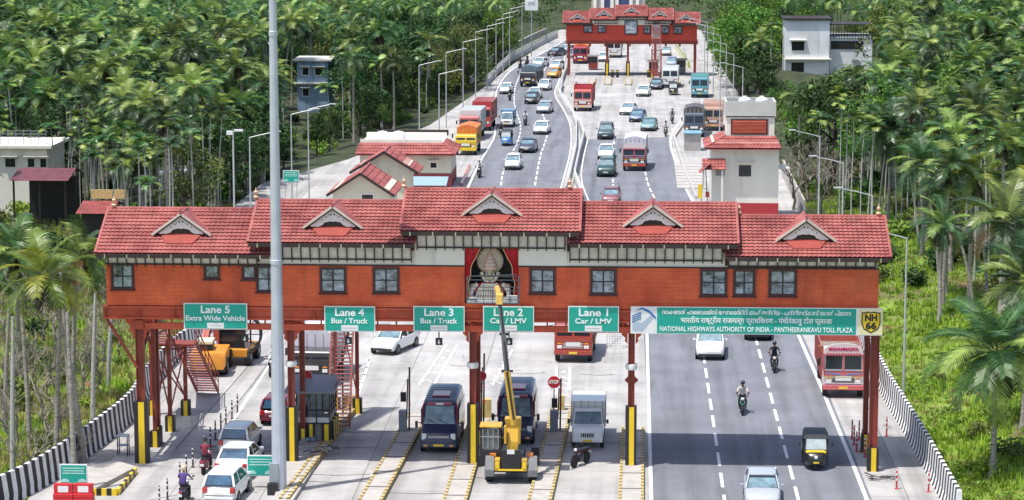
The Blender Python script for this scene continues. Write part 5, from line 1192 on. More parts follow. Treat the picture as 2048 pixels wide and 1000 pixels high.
    bx_ = MB(); bx_.box(q+Vector((.95,-.35,.2)), (.5,.3,.3)); bx_.box(q+Vector((-.95,-.3,.13)), (.35,.3,.2)); bx_.build('tool_box', mat('pale_box',(.5,.52,.52),.6), root)
    return
    p = person('work', (.50,.45,.44), (.10,.10,.13), 'person in a pale shirt working in the raised basket at the niche', 'helmet', (.7,.55,.3)); p.location = (c.x+.15, 120.35, c.z+.06)
    p = person('stand', (.35,.12,.08), (.05,.05,.07), 'person in a rust coloured shirt at the left end of the raised basket'); p.location = (c.x-.75, 120.4, c.z+.06); p.rotation_euler = (0,0,-.4)
machine_boom()
def loader():
    p = G(410, 757); root = empty('loader', (p.x, p.y+2.6, 0), radians(3), 'yellow wheeled loader seen from behind beside the striped wall under the Lane 5 board', 'loader')
    O = mat('loader_orange', (.66,.27,.03), .5, .1, 2, coat=.2)
    root.scale = (.88,.9,.86)
    b = MB(); b.loft([[(x*1.18, y, z) for x, z in ((-.9,.55),(-1,.8),(-1,zt-.12),(-.85,zt),(.85,zt),(1,zt-.12),(1,.8),(.9,.55))] for y, zt in ((-2.6,1.45),(-2.5,1.7),(-1.0,1.85),(-.6,1.8))]); b.build('counterweight', O, root, smooth=35)
    s_ = MB(); s_.b2((.55,-2.52,.9),(1.05,-2.49,1.6)); ho = s_.build('warning_panel', paint((.6,.12,.04)), root)
    s_ = MB()
    for k in range(5): s_.prism([(.56,.92+k*.14),(1.04,.97+k*.14),(1.04,1.03+k*.14),(.56,.98+k*.14)], 'y', -2.535, -2.522)
    s_.build('warning_stripe', paint((.8,.6,.4)), ho)
    g = MB(); g.b2((-.8,-2.0,1.85),(.25,-.6,2.2)); g.build('engine_cover', BLACK, root, bevel=.03); g = MB(); g.b2((-.85,-2.05,2.2),(.3,-.5,2.42)); g.build('engine_lid', paint((.72,.66,.45)), root, bevel=.04)
    g = MB(); g.b2((-.75,-2.64,.85),(.3,-2.61,1.05)); g.build('rear_plate', paint((.55,.28,.2)), root)
    g = MB(); g.b2((-1.1,-2.4,.35),(1.1,.6,.6)); g.build('chassis', BLACK, root)
    for s in (-1,1):
        for yy in (-1.4,1.3): wheel(root, s*1.0, yy, .62, .45, rim=.45)
    c = MB(); c.b2((-.2,-.4,.8),(1.1,1.2,1.6)); c.build('platform', O, root, bevel=.04)
    m = MB(); m.bar((-1.0,-1.8,1.5),(-1.5,-.8,.9),.12,.14); m.bar((-.6,.6,1.2),(-.3,1.8,3.2),.3,.3); m.bar((-.9,.6,1.2),(-.6,1.8,3.0),.16,.16); m.build('loader_arm', paint((.42,.08,.05)), root)
    return root
loader()
def roller():
    p = G(462, 737); root = empty('backhoe', (p.x, p.y+2.2, 0), radians(-4), 'excavator with open black cab and ring shaped arm frame beyond the yellow loader', 'excavator')
    O = MATS['loader_orange']
    c = MB()
    for x in (-.75,.75):
        for y in (-1.2,.6): c.bar((x,y,1.0),(x,y,2.75),.09,.09)
    c.build('cab', BLACK, root); c = MB(); c.b2((-.85,-1.35,2.75),(.85,.75,2.9)); c.build('cab_roof', paint((.62,.62,.68)), root, bevel=.04)
    c = MB(); c.b2((-.72,-1.16,1.0),(.72,-1.12,2.7)); c.b2((-.77,-1.1,1.3),(-.74,.5,2.6)); c.build('cab_glass', GLASS, root)
    c = MB(); c.b2((-1.0,-1.5,.55),(1.0,1.6,1.05)); c.build('body', O, root, bevel=.06)
    for s in (-1,1):
        for yy in (-1.0,1.3): wheel(root, s*.95, yy, .5, .36, rim=.45)
    a = MB(); a.tube([(.8+1.0*sin(radians(q)), -1.3, 1.95+1.15*cos(radians(q))) for q in range(-10,171,15)], .07, 8); a.tube([(.8+.95*sin(radians(q)), -.7, 1.95+1.1*cos(radians(q))) for q in range(-10,171,15)], .05, 8)
    for q in (40,90,130): a.bar((.8,-1.3,1.95),(.8+1.0*sin(radians(q)),-1.3,1.95+1.15*cos(radians(q))),.05,.05)
    a.build('arm_frame', BLACK, root)
    a = MB(); a.bar((-1.2,.8,.9),(-1.5,1.4,2.9),.35,.35); a.bar((-1.2,.8,2.0),(-.9,1.4,3.3),.25,.25); a.box((-1.3,1.2,1.6),(.7,.7,1.0)); a.build('bucket_arm', paint((.40,.07,.05)), root)
    return root
roller()
# ================================================================ GATE FURNITURE
def striped_kerb(pts, name, label, wd=.9, h=.22, top=KERBC):
    """toll island: concrete core whose two sides carry yellow and black blocks. pts: far to near centre line"""
    pts = [Vector((p[0], p[1], 0)) for p in pts]; L = sum((b-a).length for a, b in zip(pts, pts[1:])); path = resample(pts, .32); c = MB(); y_ = MB(); k_ = MB(); dr = MB()
    o = empty(name, (0,0,0), 0, label, 'traffic island')
    n = len(path); vs = []
    rib = []
    for j in range(n):
        d = (path[min(j+1,n-1)]-path[max(j-1,0)]).normalized(); s = Vector((d.y,-d.x,0)); rib.append((path[j], s))
    w2 = wd/2-.14
    c.loft([[p-s*w2, p+s*w2, p+s*w2+Vector((0,0,h-.03)), p-s*w2+Vector((0,0,h-.03))] for p, s in rib]); c.build('core', top, o)
    for sg in (-1, 1):
        km = MB(); km.loft([[p+s*sg*w2, p+s*sg*(w2+.14), p+s*sg*(w2+.14)+Vector((0,0,h)), p+s*sg*w2+Vector((0,0,h))] for p, s in rib]); km.m = [(f//4) % 2 for f in range(4*(n-1))]+[0,1]; km.build('kerb_block', [YK, KK], o)
    for j in range(n-1):
        (a, s), (b, t) = rib[j], rib[j+1]
        if j % 10 == 3: dr.add([a-s*w2+Vector((0,0,h-.024)), a+s*w2+Vector((0,0,h-.024)), a+s*w2+Vector((0,0,h-.024))+(b-a)*.5, a-s*w2+Vector((0,0,h-.024))+(b-a)*.5], [(0,1,2,3)])
    dr.build('drain_slot', DARKJ, o, fix=False)
    return o
YK = mat('kerb_yellow', (.55,.42,.16), .7, .25, 3, detail=6); KK = mat('kerb_dark', (.20,.155,.075), .8, .3, 4)
def isl(far, near, **k): return striped_kerb([G(*far), G(*near)], 'toll_island', **k)
isl((708,818),(566,1010), wd=.5, h=.3, label='long curving yellow and black kerb in front of the toll booth')
isl((838,832),(738,1012), wd=1.15, label='narrow toll island with kerb blocks between the booth lane and the Lane 3 minibus')
isl((958,845),(908,1012), wd=1.15, label='narrow toll island with kerb blocks under the column left of the boom lift')
isl((1126,812),(1078,1012), wd=1.15, label='narrow toll island with kerb blocks right of the boom lift')
isl((1266,860),(1262,1012), wd=1.2, label='straight toll island with kerb blocks at the edge of the asphalt lanes')
# raised pad of the booth
def pad(pts, h, name, label, m=KERBC):
    mb = MB(); mb.prism([(p.x, p.y) for p in pts], 'z', 0, h); o = mb.build(name, m); tag(o, label, 'platform'); return o
pad([G(585,905),G(640,900),G(700,822),G(660,800),G(600,830)], .22, 'booth_platform', 'low concrete platform that carries the toll booth')
pad([G(545,1010),G(585,1010),G(650,905),G(590,905),G(572,935)], .2, 'mast_platform', 'concrete platform around the foot of the tall grey mast')
# left slab with striped edge
sp = [G(112,1004),G(185,988),G(272,942),G(232,928),G(150,948)]
pad(sp, .22, 'slab', 'low concrete slab with striped edge beside the red and white barrier blocks')
def block_row(a, b, n, h, name, label, wd=.12):
    a, b = Vector(a), Vector(b); d = (b-a).normalized(); s = Vector((d.y,-d.x,0))*(wd/2); m = MB(); u = Vector((0,0,h))
    m.loft([[p-s, p+s, p+s+u, p-s+u] for p in [a.lerp(b, j/n) for j in range(n+1)]]); m.m = [(f//4) % 2 for f in range(4*n)]+[0,1]
    o = m.build(name, [YELLOW, BLACK]); tag(o, label, 'kerb'); return o
block_row(G(183,991), G(234,991), 5, .34, 'striped_kerb', 'short yellow and black kerb at the front of the left slab')
block_row(G(236,990), G(272,946), 9, .3, 'striped_kerb', 'short yellow and black kerb along the right side of the left slab')
# booth
def booth():
    c = G(634, 893); bx0, bx1 = -1.35, .75; root = empty('toll_booth', (c.x-.1, c.y+1.0, .22), 0, 'grey roofed glass toll booth on striped blocks beside the second gate column', 'booth')
    z0, z1 = .95, 2.55; y0, y1 = -.7, 2.0
    g = MB(); g.b2((bx0-.25,y0-.25,z1),(bx1+.25,y1+.2,z1+.12)); g.add([(bx0-.25,y0-.25,z1+.12),(bx1+.25,y0-.25,z1+.12),(bx1+.1,y1,z1+.45),(bx0-.1,y1,z1+.45)],[(0,1,2,3)]); g.add([(bx0-.25,y0-.25,z1+.11),(bx1+.25,y0-.25,z1+.11),(bx1+.1,y1,z1+.44),(bx0-.1,y1,z1+.44)],[(3,2,1,0)]); g.build('roof', mat('booth_roof',(.20,.21,.24),.5,.1), root)
    f = MB()
    for x in (bx0,bx0+.7,bx0+1.4,bx1):
        for y in (y0,y1): f.bar((x,y,z0),(x,y,z1),.07,.07)
    for y in (y0+.9,y0+1.8): f.bar((bx1,y,z0),(bx1,y,z1),.07,.07); f.bar((bx0,y,z0),(bx0,y,z1),.07,.07)
    for z in (z0,z0+.7,z1-.04): f.bar((bx0,y0,z),(bx1,y0,z),.06,.06); f.bar((bx1,y0,z),(bx1,y1,z),.06,.06); f.bar((bx0,y0,z),(bx0,y1,z),.06,.06)
    f.build('frame', BLACK, root)
    w_ = MB(); w_.b2((bx0+.02,y0+.0,z0),(bx1-.02,y0+.02,z0+.3)); w_.b2((bx1-.03,y0,z0),(bx1-.01,y1,z0+.35)); w_.build('lower_panel', mat('booth_panel',(.6,.6,.6),.6), root)
    gl = MB(); gl.b2((bx0+.03,y1-.03,z0),(bx1-.03,y1-.01,z1)); gl.build('rear_glass', mat('booth_glass',(.45,.5,.5),.15,.3,3), root)
    d = MB(); d.box((-.3,.6,1.25),(1.2,.5,.06)); d.box((-.2,.7,1.45),(.4,.1,.3)); d.build('desk', GREYM, root)
    for x0,x1 in ((bx0-.05,-.95),(-.45,-.05),(.3,bx1+.05)):
        guard_block((x0+x1)/2, y0+.05, 0, z0-.03, (x1-x0), .3, root, 'guard_block')
    for k in range(6): b = MB(); b.b2((bx1-.02,y0+.25+k*.42,0),(bx1+.16,y0+.55+k*.42,z0)); b.build('side_block', YELLOW if k % 2 else BLACK, root)
    b = MB(); b.b2((bx0,y0+.25,0),(bx1-.05,y1,z0-.04)); b.build('plinth', KERBC, root)
    p = person('stand', (.30,.32,.36), (.04,.04,.06), 'person in grey inside the toll booth'); p.location = (c.x-.75, c.y+1.0, .95); p.rotation_euler = (0,0,pi)
booth()
# stop signs, barriers, cabinets
SRED = mat('stop_red', (.55,.02,.04), .5, .05)
def stop(px, py, zb, label, sz=.30, word=True, Y=None, diamond=False):
    g_ = G(px, py) if Y is None else A(px, py, Y); hh = zb
    r_ = empty('stop_sign', (g_.x, g_.y, 0), 0, label, 'road sign')
    m = MB(); n = 4 if diamond else 8; ph = 0 if diamond else pi/8; m.lathe((0,0,hh),[(sz,-.02),(sz,.02)],n,axis='y'); 
    m.v = [(x*cos(ph)-(z-hh)*sin(ph), y, x*sin(ph)+(z-hh)*cos(ph)+hh) for x,y,z in m.v]; f = m.build('sign_face', SRED, r_)
    m = MB(); m.lathe((0,.03,hh),[(sz*1.1,-.02),(sz*1.1,.01)],n,axis='y'); m.v = [(x*cos(ph)-(z-hh)*sin(ph), y, x*sin(ph)+(z-hh)*cos(ph)+hh) for x,y,z in m.v]; m.build('rim', WHITE, r_)
    if word: text('STOP', sz*.8, LETW, r_, (0,-.025,hh), width=sz*1.5, bold=.012)
    m = MB(); m.bar((0,.06,.2),(0,.06,hh),.06,.06); m.build('post', BLACK, r_); return r_
stop(1108, 836, 2.0, 'round red STOP sign on the island right of the boom lift', .34)
stop(615, 872, 3.25, 'small red sign rising above the toll booth roof', .28, False)
stop(963, 875, 3.3, 'dark red sign beside the column left of the boom lift', .26, False)
stop(1262, 886, 3.35, 'red diamond sign on top of the guard at the edge of the asphalt lanes', .34, False, diamond=True, Y=None)
def barrier(px, py, label, h=3.6):
    g_ = G(px, py); r_ = empty('lane_barrier', g_, 0, label, 'barrier')
    m = MB(); m.box((0,0,.75),(.42,.45,1.1)); m.build('cabinet', mat('cabinet_grey',(.30,.34,.40),.5,.1), r_, bevel=.03); m = MB(); m.box((0,0,.1),(.6,.6,.2)); m.build('base', KERBC, r_)
    m = MB(); m.bar((.32,.1,.2),(.36,.1,h),.09,.09); m.bar((.20,.1,.8),(.26,.1,h*.82),.07,.07); m.build('raised_arm', BLACK, r_)
    m = MB(); m.box((.02,.15,h*.55),(.3,.16,.5)); m.build('signal_lamp', BLACK, r_)
    m = MB(); 
    for z in (1.6,2.4): m.box((.355,.04,z),(.1,.02,.18))
    m.build('reflector', SRED, r_); return r_
barrier(806, 868, 'grey barrier cabinet with upright black arm left of the Lane 3 minibus')
barrier(1108, 868, 'grey barrier cabinet below the round STOP sign', 3.0)
barrier(955, 862, 'barrier cabinet with tall black arm beside the column left of the boom lift', 4.2)
# guard posts behind the booth etc.
m = MB(); g_ = G(686, 838); m.bar((g_.x,g_.y,0),(g_.x,g_.y,3.9),.09,.09); o = m.build('pole', BLACK); tag(o, 'slim black pole right of the red stair behind the toll booth', 'pole')
g_ = G(700, 825); m = MB(); m.box((g_.x,g_.y+.3,.45),(.8,.3,.9)); o = m.build('guard_block', YK); tag(o, 'short yellow guard block at the far end of the booth kerb', 'guard block')
g_ = G(1122, 830); m = MB(); m.box((g_.x,g_.y+.6,.5),(.35,.5,1.0)); o = m.build('guard_block', YK); tag(o, 'yellow guard block behind the STOP sign island', 'guard block')
g_ = G(972, 838); m = MB(); m.box((g_.x,g_.y+.6,.5),(.5,.5,1.0)); o = m.build('guard_block', YK); tag(o, 'yellow guard block behind the column left of the boom lift', 'guard block')
# stair tower at the left
def stairs(flights, legs, label, rails=True):
    root = empty('stair_tower', (0,0,0), 0, label, 'stair')
    st_ = MB(); rl = MB(); TM = mat('stair_tread',(.30,.12,.12),.7,.15)
    for (a, b, wdt) in flights:
        a, b = Vector(a), Vector(b); d = (b-a); hd = Vector((d.x, d.y, 0)); s = Vector((hd.y,-hd.x,0)).normalized()*(wdt/2)
        for q in (-1, 1):
            st_.bar(a+s*q, b+s*q, .07, .24)
            rl.bar(a+s*q+Vector((0,0,1)), b+s*q+Vector((0,0,1)), .05, .05); rl.bar(a+s*q+Vector((0,0,.55)), b+s*q+Vector((0,0,.55)), .035, .035)
            k = max(2, int(d.length/.8))
            for i in range(k+1): p = a.lerp(b, i/k)+s*q; rl.bar(p, p+Vector((0,0,1)), .04, .04)
        n = int(abs(d.z)/.19)
        for i in range(n):
            p = a.lerp(b, (i+.5)/n); tr_ = MB(); tr_.bar(p-s*.97, p+s*.97, .26, .05); tr_.build('tread', TM, root)
    st_.build('stringer', STEELR, root); rl.build('handrail', STEELR, root)
    for (x, y, z) in legs:
        m = MB(); m.bar((x,y,.0),(x,y,z),.2,.2); c = m.build('leg', STEELR, root); guard_block(x, y, 0, .85, .5, .45, root, 'leg_guard')
    br = MB()
    for i in range(len(legs)-1):
        (x,y,z),(u,v,t) = legs[i], legs[i+1]; zz = min(z,t)
        br.bar((x,y,1),(u,v,zz-.2),.07,.07); br.bar((x,y,zz-.2),(u,v,1),.07,.07); br.bar((x,y,zz-.2),(u,v,zz-.2),.08,.08)
    br.build('cross_brace', STEELR, root); return root
a_, b_, c_, d_ = G(311,893), G(341,862), G(372,830), G(305,830)
lx = a_.x
T = MB()
pl_z = 3.9
sx_ = A(352,700,134).x
sr = stairs([((sx_+.75, 139.6, .1), (sx_+.35, 134.6, 4.0), 1.25), ((sx_-.55, 133.4, 4.0), (sx_-.75, YB+.3, 7.5), 1.2)],
  [(a_.x,a_.y,7.3),(b_.x,b_.y,5.9),(c_.x,c_.y,3.9),(d_.x,d_.y,6.2)], 'dark red steel stair tower on striped feet behind the left gate column')
m = MB(); m.b2((sx_-1.3,133.4,3.88),(sx_+1.1,134.7,4.0)); m.build('landing', STEELR, sr)
m = MB(); m.b2((sx_-1.5,YB+.05,7.38),(sx_,YB+.9,7.5)); m.build('landing', STEELR, sr)
e1, e2 = G(655,850), G(685,862)
sr2 = stairs([((e2.x-.15, e2.y-.3, .25), (e2.x-.35, e2.y+4.6, 7.3), 1.15)], [(e2.x-.9,e2.y+4.6,7.2),(e2.x+.3,e2.y+4.6,7.2)], 'steep red steel stair rising behind the toll booth')
# crash walls with black and white stripes
BW_B = mat('wall_black', (.025,.025,.028), .7, .2, 3); BW_W = mat('wall_white', (.72,.72,.72), .75, .12, 2, detail=6)
def crash_wall(pts, label, side, h=1.5, pitch=.84, name='crash_wall', lean=.22):
    o = empty(name, (0,0,0), 0, label, 'crash barrier'); path = resample(smooth_path(pts, 2), pitch/2)
    prof = ((.30,0,0),(.24,.12,.25*lean),(.13,.42,lean*1.3),(.09,h-.05,lean*.5),(.07,h,lean*.5),(-.10,h,lean*.5),(-.12,0,0)); a = MB(); b = MB(); rib = []
    n = len(path)
    for j in range(n):
        d = (path[min(j+1,n-1)]-path[max(j-1,0)]).normalized(); s = Vector((d.y,-d.x,0))*side
        rib.append([path[j]+s*u+Vector((0,0,v))+d*w_ for u,v,w_ in prof])
    k = len(prof); a.loft(rib); a.m = [(f//k) % 2 for f in range(k*(n-1))]+[0,0]; bpy.data.objects.remove(o)
    o = a.build(name, [BW_W, BW_B]); tag(o, label, 'crash barrier'); return o
crash_wall([G(-60,1040),G(68,984),G(168,914),G(266,838),(-27.9,139),(-28.0,150),G(384,700),G(402,668),(-26.9,170)], 'left roadside wall painted in black and white stripes', 1)
crash_wall([(15.0,112),G(1893,1000),G(1835,893),G(1772,792),(14.6,152),(14.3,172),(14.6,195)], 'right roadside wall painted in black and white stripes', -1)
# marker posts
MRED = mat('marker_red',(.50,.04,.04),.6,.1)
def marker(col, hgt_=1.05):
    r_ = empty('marker_post'); m = MB(); m.lathe((0,0,0),[(.10,0),(.10,.03),(.045,.06),(.045,hgt_-.03),(.03,hgt_)],10); m.build('post', col, r_, smooth=40)
    s = MB()
    for z in (.45,.7,.92): s.lathe((0,0,hgt_*z),[(.048,-.045),(.048,.045)],10)
    s.build('reflective_band', WHITE, r_); return r_
mk = marker(mat('marker_black',(.07,.04,.045),.6,.1)); mr_ = marker(MRED)
first = True
for px, py in ((475,825),(464,838),(452,851),(442,865),(431,880),(421,893),(409,908),(386,935),(373,949),(360,966),(335,1000),(319,1015)):
    o = mk if first else copy_tree(mk); first = False; o.location = G(px, py); tag(o, 'dark marker post with white bands in the row left of the queueing cars', 'marker post', 'marker posts in the row left of the queueing cars')
first = True
for px, py in ((1708,890),(1713,903),(1718,880),(1724,898),(1730,914),(1738,934),(1704,878)):
    o = mr_ if first else copy_tree(mr_); first = False; o.location = G(px, py); tag(o, 'red marker post in the close row left of the right end column', 'marker post', 'red marker posts beside the right end column')
for px, py, l in ((1793,978,'red marker post alone on the right shoulder below the end column'),(1857,984,'red marker post right beside the lower end of the striped wall'),(1773,872,'red marker post farthest on the right shoulder beyond the end column')):
    o = copy_tree(mr_); o.location = G(px, py); tag(o, l, 'marker post'); 
    if 'group' in o: del o['group']
# barrier blocks and green signs at lower left
RB = mat('plastic_red',(.55,.02,.03),.45,.1)
def jersey(px, py, label):
    g_ = G(px, py); r_ = empty('barrier_block', g_, 0, label, 'barrier'); m = MB()
    m.loft([[(x*w_, -.22*t, z) for x in ()]]) if 0 else None
    for z, d, w_ in ((0,.5,.95),(.25,.46,.95)): m.box((0,0,z+.12),(w_,d,.24))
    m.box((0,0,.72),(.9,.26,.46)); m.build('body', RB, r_, bevel=.03); m = MB(); m.b2((-.25,-.14,.55),(.25,-.13,.85)); m.build('white_panel', WHITE, r_); return r_
jersey(128, 1006, 'red and white plastic barrier block, left one below the green roadside sign'); jersey(168, 1006, 'red and white plastic barrier block, right one below the green roadside sign')
def green_sign(px, py0, py1, Y, wpx, label, posts=1.6):
    c = A(px, (py0+py1)/2, Y); a = A(px-wpx/2, py1, Y); b = A(px+wpx/2, py0, Y); r_, w2, h2 = signboard(a.x, b.x, a.z, b.z, Y, label, 'green_sign')
    m = MB()
    for i, (z, wd_) in enumerate(((.62,.8),(.36,.75),(.1,.8))): m.b2((-w2*wd_,-.02,h2*z-.03),(w2*wd_,-.013,h2*z+.03))
    for x in (-.62,.62): m.prism([(w2*x-.22,-h2*.78),(w2*x+.22,-h2*.78),(w2*x+.18,-h2*.6),(w2*x+.08,-h2*.45),(w2*x-.08,-h2*.45),(w2*x-.18,-h2*.6)],'y',-.02,-.013)
    m.build('sign_marks', mat('sign_pale',(.4,.7,.62),.5,.1), r_); 
    for s in (-1,1): m = MB(); m.bar((s*w2*.7,.1,-c.z),(s*w2*.7,.1,h2),.06,.06); m.build('post', GREYM, r_)
    return r_
green_sign(147, 929, 968, G(0,1000).y+1.4, 54, 'green roadside sign standing above the red and white barrier blocks')
green_sign(521, 911, 952, 117.2, 54, 'green roadside sign at the foot of the tall grey mast')
green_sign(582, 341, 365, 215, 32, 'small green sign among the palms left of the toll offices')
# table like stand on the left pavement
g_ = G(247,910); r_ = empty('stand', g_, 0, 'small open metal stand on the pavement left of the first column', 'stand'); m = MB()
for x in (-.25,.25):
    for y in (-.2,.25): m.bar((x,y,0),(x,y,1.0),.05,.05)
m.build('leg', BLACK, r_); m = MB(); m.b2((-.3,-.25,1.0),(.3,.3,1.05)); m.b2((-.28,-.2,.5),(.28,.26,.53)); m.build('shelf', GREYM, r_)
# high mast
def mast():
    b = G(559, 985); root = empty('high_mast', b, 0, 'very tall tapering grey light mast that crosses the picture from top to bottom', 'mast')
    m = MB(); n = 12; H_ = 32
    m.tube([(0,0,z) for z in (0,.3,3,10,20,H_)], [.40,.36,.34,.27,.20,.13], n); m.build('shaft', mat('mast_steel',(.50,.54,.60),.42,.10,1.3,metal=.25,detail=8), root, smooth=20)
    for z, r0 in ((11.2,.272),(22,.195)): m = MB(); m.lathe((0,0,z),[(r0+.0,-.12),(r0+.02,-.1),(r0+.02,.1),(r0,.12)],12); m.build('joint_sleeve', MATS['mast_steel'], root)
    m = MB(); m.lathe((0,0,0),[(.6,0),(.6,.05)],16); m.build('base_flange', GREYM, root); m = MB(); m.box((-.2,-.35,1.05),(.45,.12,.95)); m.build('access_door', mat('door_grey',(.30,.34,.36),.5), root, bevel=.02)
    m = MB(); m.box((-.25,-.45,.28),(.5,.35,.55)); m.build('junction_box', BLACK, root)
    m = MB(); m.lathe((0,0,H_),[(.9,-.1),(.95,0),(.9,.1)],16); m.build('lamp_ring', GREYM, root)
mast()
# street lamps
def street_lamp():
    r_ = empty('street_lamp'); m = MB(); m.tube([(0,0,0),(0,0,3),(0,0,9)], [.085,.07,.045], 8); m.build('pole', LAMPM, r_, smooth=40)
    m = MB(); m.tube([(0,0,8.95),(.9,0,9.18),(1.9,0,9.38)], [.035,.03,.03], 6); m.build('arm', LAMPM, r_, smooth=40)
    m = MB(); m.box((2.2,0,9.45),(.6,.22,.09)); m.build('lamp_head', LAMPM, r_, bevel=.02); m = MB(); m.box((0,0,.02),(.35,.35,.04)); m.build('base_plate', GREYM, r_); return r_
LAMPM = mat('lamp_post_grey', (.50,.52,.52), .45, .08, 2, metal=.2)
lp = street_lamp(); firstl = [True]
def lamp(px, py, left, label, group=None, sc_=1):
    o = lp if firstl[0] else copy_tree(lp); firstl[0] = False; z = 9*sc_; g_ = G(px, py, z); o.location = (g_.x, g_.y, hgt(g_.x, g_.y) if abs(g_.x) > 14 else 0); o.rotation_euler = (0,0,pi if left else 0)
    o.scale = (1,1,(z-o.location.z)/9); tag(o, label, 'street lamp', group)
gl_ = 'street lamps along the left kerb of the far carriageway'
lamp(499,274,0,'street lamp nearest the gate on the left, its arm just short of the tall mast'); lamp(582,228,0,'street lamp above the small green sign left of the toll offices'); lamp(616,218,0,'street lamp between the small green sign and the toll offices')
for px, py in ((838,130),(878,148),(892,105),(926,84),(951,64),(974,52),(992,40),(1006,28),(1019,18),(1044,6)): lamp(px, py, 0, 'grey street lamp in the row along the left kerb before the far gate', gl_)
for px, py in ((1410,50),(1415.5,44),(1427.6,55),(1441,70),(1453,88),(1468,108),(1486,134),(1441,128)): lamp(px, py, 1, 'grey street lamp in the row right of the far gate', 'street lamps in the row right of the far gate')
lamp(1640,272,1,'street lamp right of the white tower building'); lamp(1687,325,1,'street lamp between the tower building and the right gate roof'); lamp(1745,390,1,'street lamp rising just behind the right end of the gate roof'); lamp(1814,475,1,'tall street lamp standing on the grass beside the right striped wall')
# floodlight post left
g_ = G(466,272,9); r_ = empty('camera_mast', (g_.x,g_.y,hgt(g_.x,g_.y)), 0, 'grey mast with two white camera heads left of the tall mast', 'camera mast'); m = MB(); m.bar((0,0,0),(0,0,9.6),.12,.12); m.build('pole', LAMPM, r_)
m = MB(); m.box((-.25,0,9.5),(.5,.3,.3)); m.box((.45,0,9.7),(.7,.25,.16)); m.build('camera_head', WHITE, r_)
# median between the carriageways: low walls with rails
def rail_wall(pts, label, h=.75, rail=True, m_=KERBC, wd=.25, name='median_barrier', cat='barrier'):
    o = empty(name, (0,0,0), 0, label, cat); p = [Vector((q[0],q[1],0)) for q in pts]; rs = resample(p, 1.0); n = len(rs); c = MB(); sec = []
    for j in range(n):
        d = (rs[min(j+1,n-1)]-rs[max(j-1,0)]).normalized(); s = Vector((d.y,-d.x,0))*(wd/2); sec.append([rs[j]-s*1.3, rs[j]+s*1.3, rs[j]+s*.8+Vector((0,0,h)), rs[j]-s*.8+Vector((0,0,h))])
    c.loft(sec); c.build('wall', m_, o)
    if rail:
        r1 = MB()
        for z in (h+.28, h+.55): r1.tube([q+Vector((0,0,z)) for q in rs], .035, 5)
        for q in rs[::2]: r1.bar(q+Vector((0,0,h)), q+Vector((0,0,h+.57)), .06, .06)
        r1.build('railing', WHITE, o)
    return o
MED_C = mat('median_concrete',(.42,.415,.41),.8,.12,1,detail=6)
rail_wall([p+Vector((.35,0,0)) for p in GP([(1124,384),(1132,362),(1146,302),(1147,256),(1132,222),(1111,190),(1119,165),(1129,140),(1133,112)])], 'median wall with white rail along the left carriageway behind the gate', .55, True, MED_C, .18)
rail_wall([p+Vector((-.35,0,0)) for p in GP([(1172,400),(1156,360),(1166,310),(1174,279),(1166,255),(1140,225),(1124,197),(1130,172)])], 'median wall with white rail along the right carriageway behind the gate', .55, True, MED_C, .18)
rail_wall([G(x,y) for x,y in ((1140,375),(1150,330),(1158,285),(1154,250),(1133,215),(1118,192))], 'low kerb in the middle of the median behind the gate', .25, False, MED_C, .5)
rail_wall([p+Vector((-.5,0,0)) for p in GP([(933,372),(950,333)])], 'short red and white kerb by the left edge line behind the gate', .3, False, paint((.45,.12,.16)), .25, 'kerb', 'kerb')
rail_wall([p+Vector((-1.0,0,0)) for p in GP([(987,172),(1010,145),(1032,124),(1068,104),(1098,88),(1126,74)])], 'white parapet with rail around the far left bend', .8, True, MED_C, .22, 'parapet', 'parapet')
rail_wall([p+Vector((-3.2,0,0)) for p in GP([(985,168),(1005,140),(1030,115),(1068,96),(1098,80),(1126,66)])], 'outer retaining wall around the far left bend', 1.0, False, KERBC, .3, 'parapet', 'parapet')
rail_wall([p+Vector((.6,0,0)) for p in GP([(1380,398),(1356,340),(1338,276),(1366,238)])], 'pale kerb along the right edge line behind the gate', .3, False, MED_C, .25, 'kerb', 'kerb')
rail_wall([G(1608,436),G(1585,390),G(1566,350)], 'grey boundary wall right of the tower building', 1.6, False, KERBC, .2, 'boundary_wall', 'wall')
rail_wall([G(1352,98),G(1378,136)], 'yellow green parapet on the right side of the far gate', .9, False, paint((.42,.45,.06)), .3, 'parapet', 'parapet')
# red and white barrier rack, crate behind gate
g_ = G(1230,694); r_ = empty('mesh_crate', g_, 0, 'open wire mesh crate behind the Lane 1 board', 'crate'); m = MB()
for x in (-.5,.5):
    for y in (-.4,.4): m.bar((x,y,0),(x,y,.9),.05,.05)
for z in (.03,.9): 
    for s in (-1,1): m.bar((-.5,s*.4,z),(.5,s*.4,z),.05,.05); m.bar((s*.5,-.4,z),(s*.5,.4,z),.05,.05)
m.build('frame', WHITE, r_); m = MB()
for k in range(1,6): m.bar((-.5+k/6,-.4,0),(-.5+k/6,-.4,.9),.015,.015); m.bar((-.5,-.4,k*.15),(.5,-.4,k*.15),.015,.015)
m.bar((-.5,-.41,.05),(.5,-.41,.85),.03,.03); m.build('mesh', GREYM, r_)
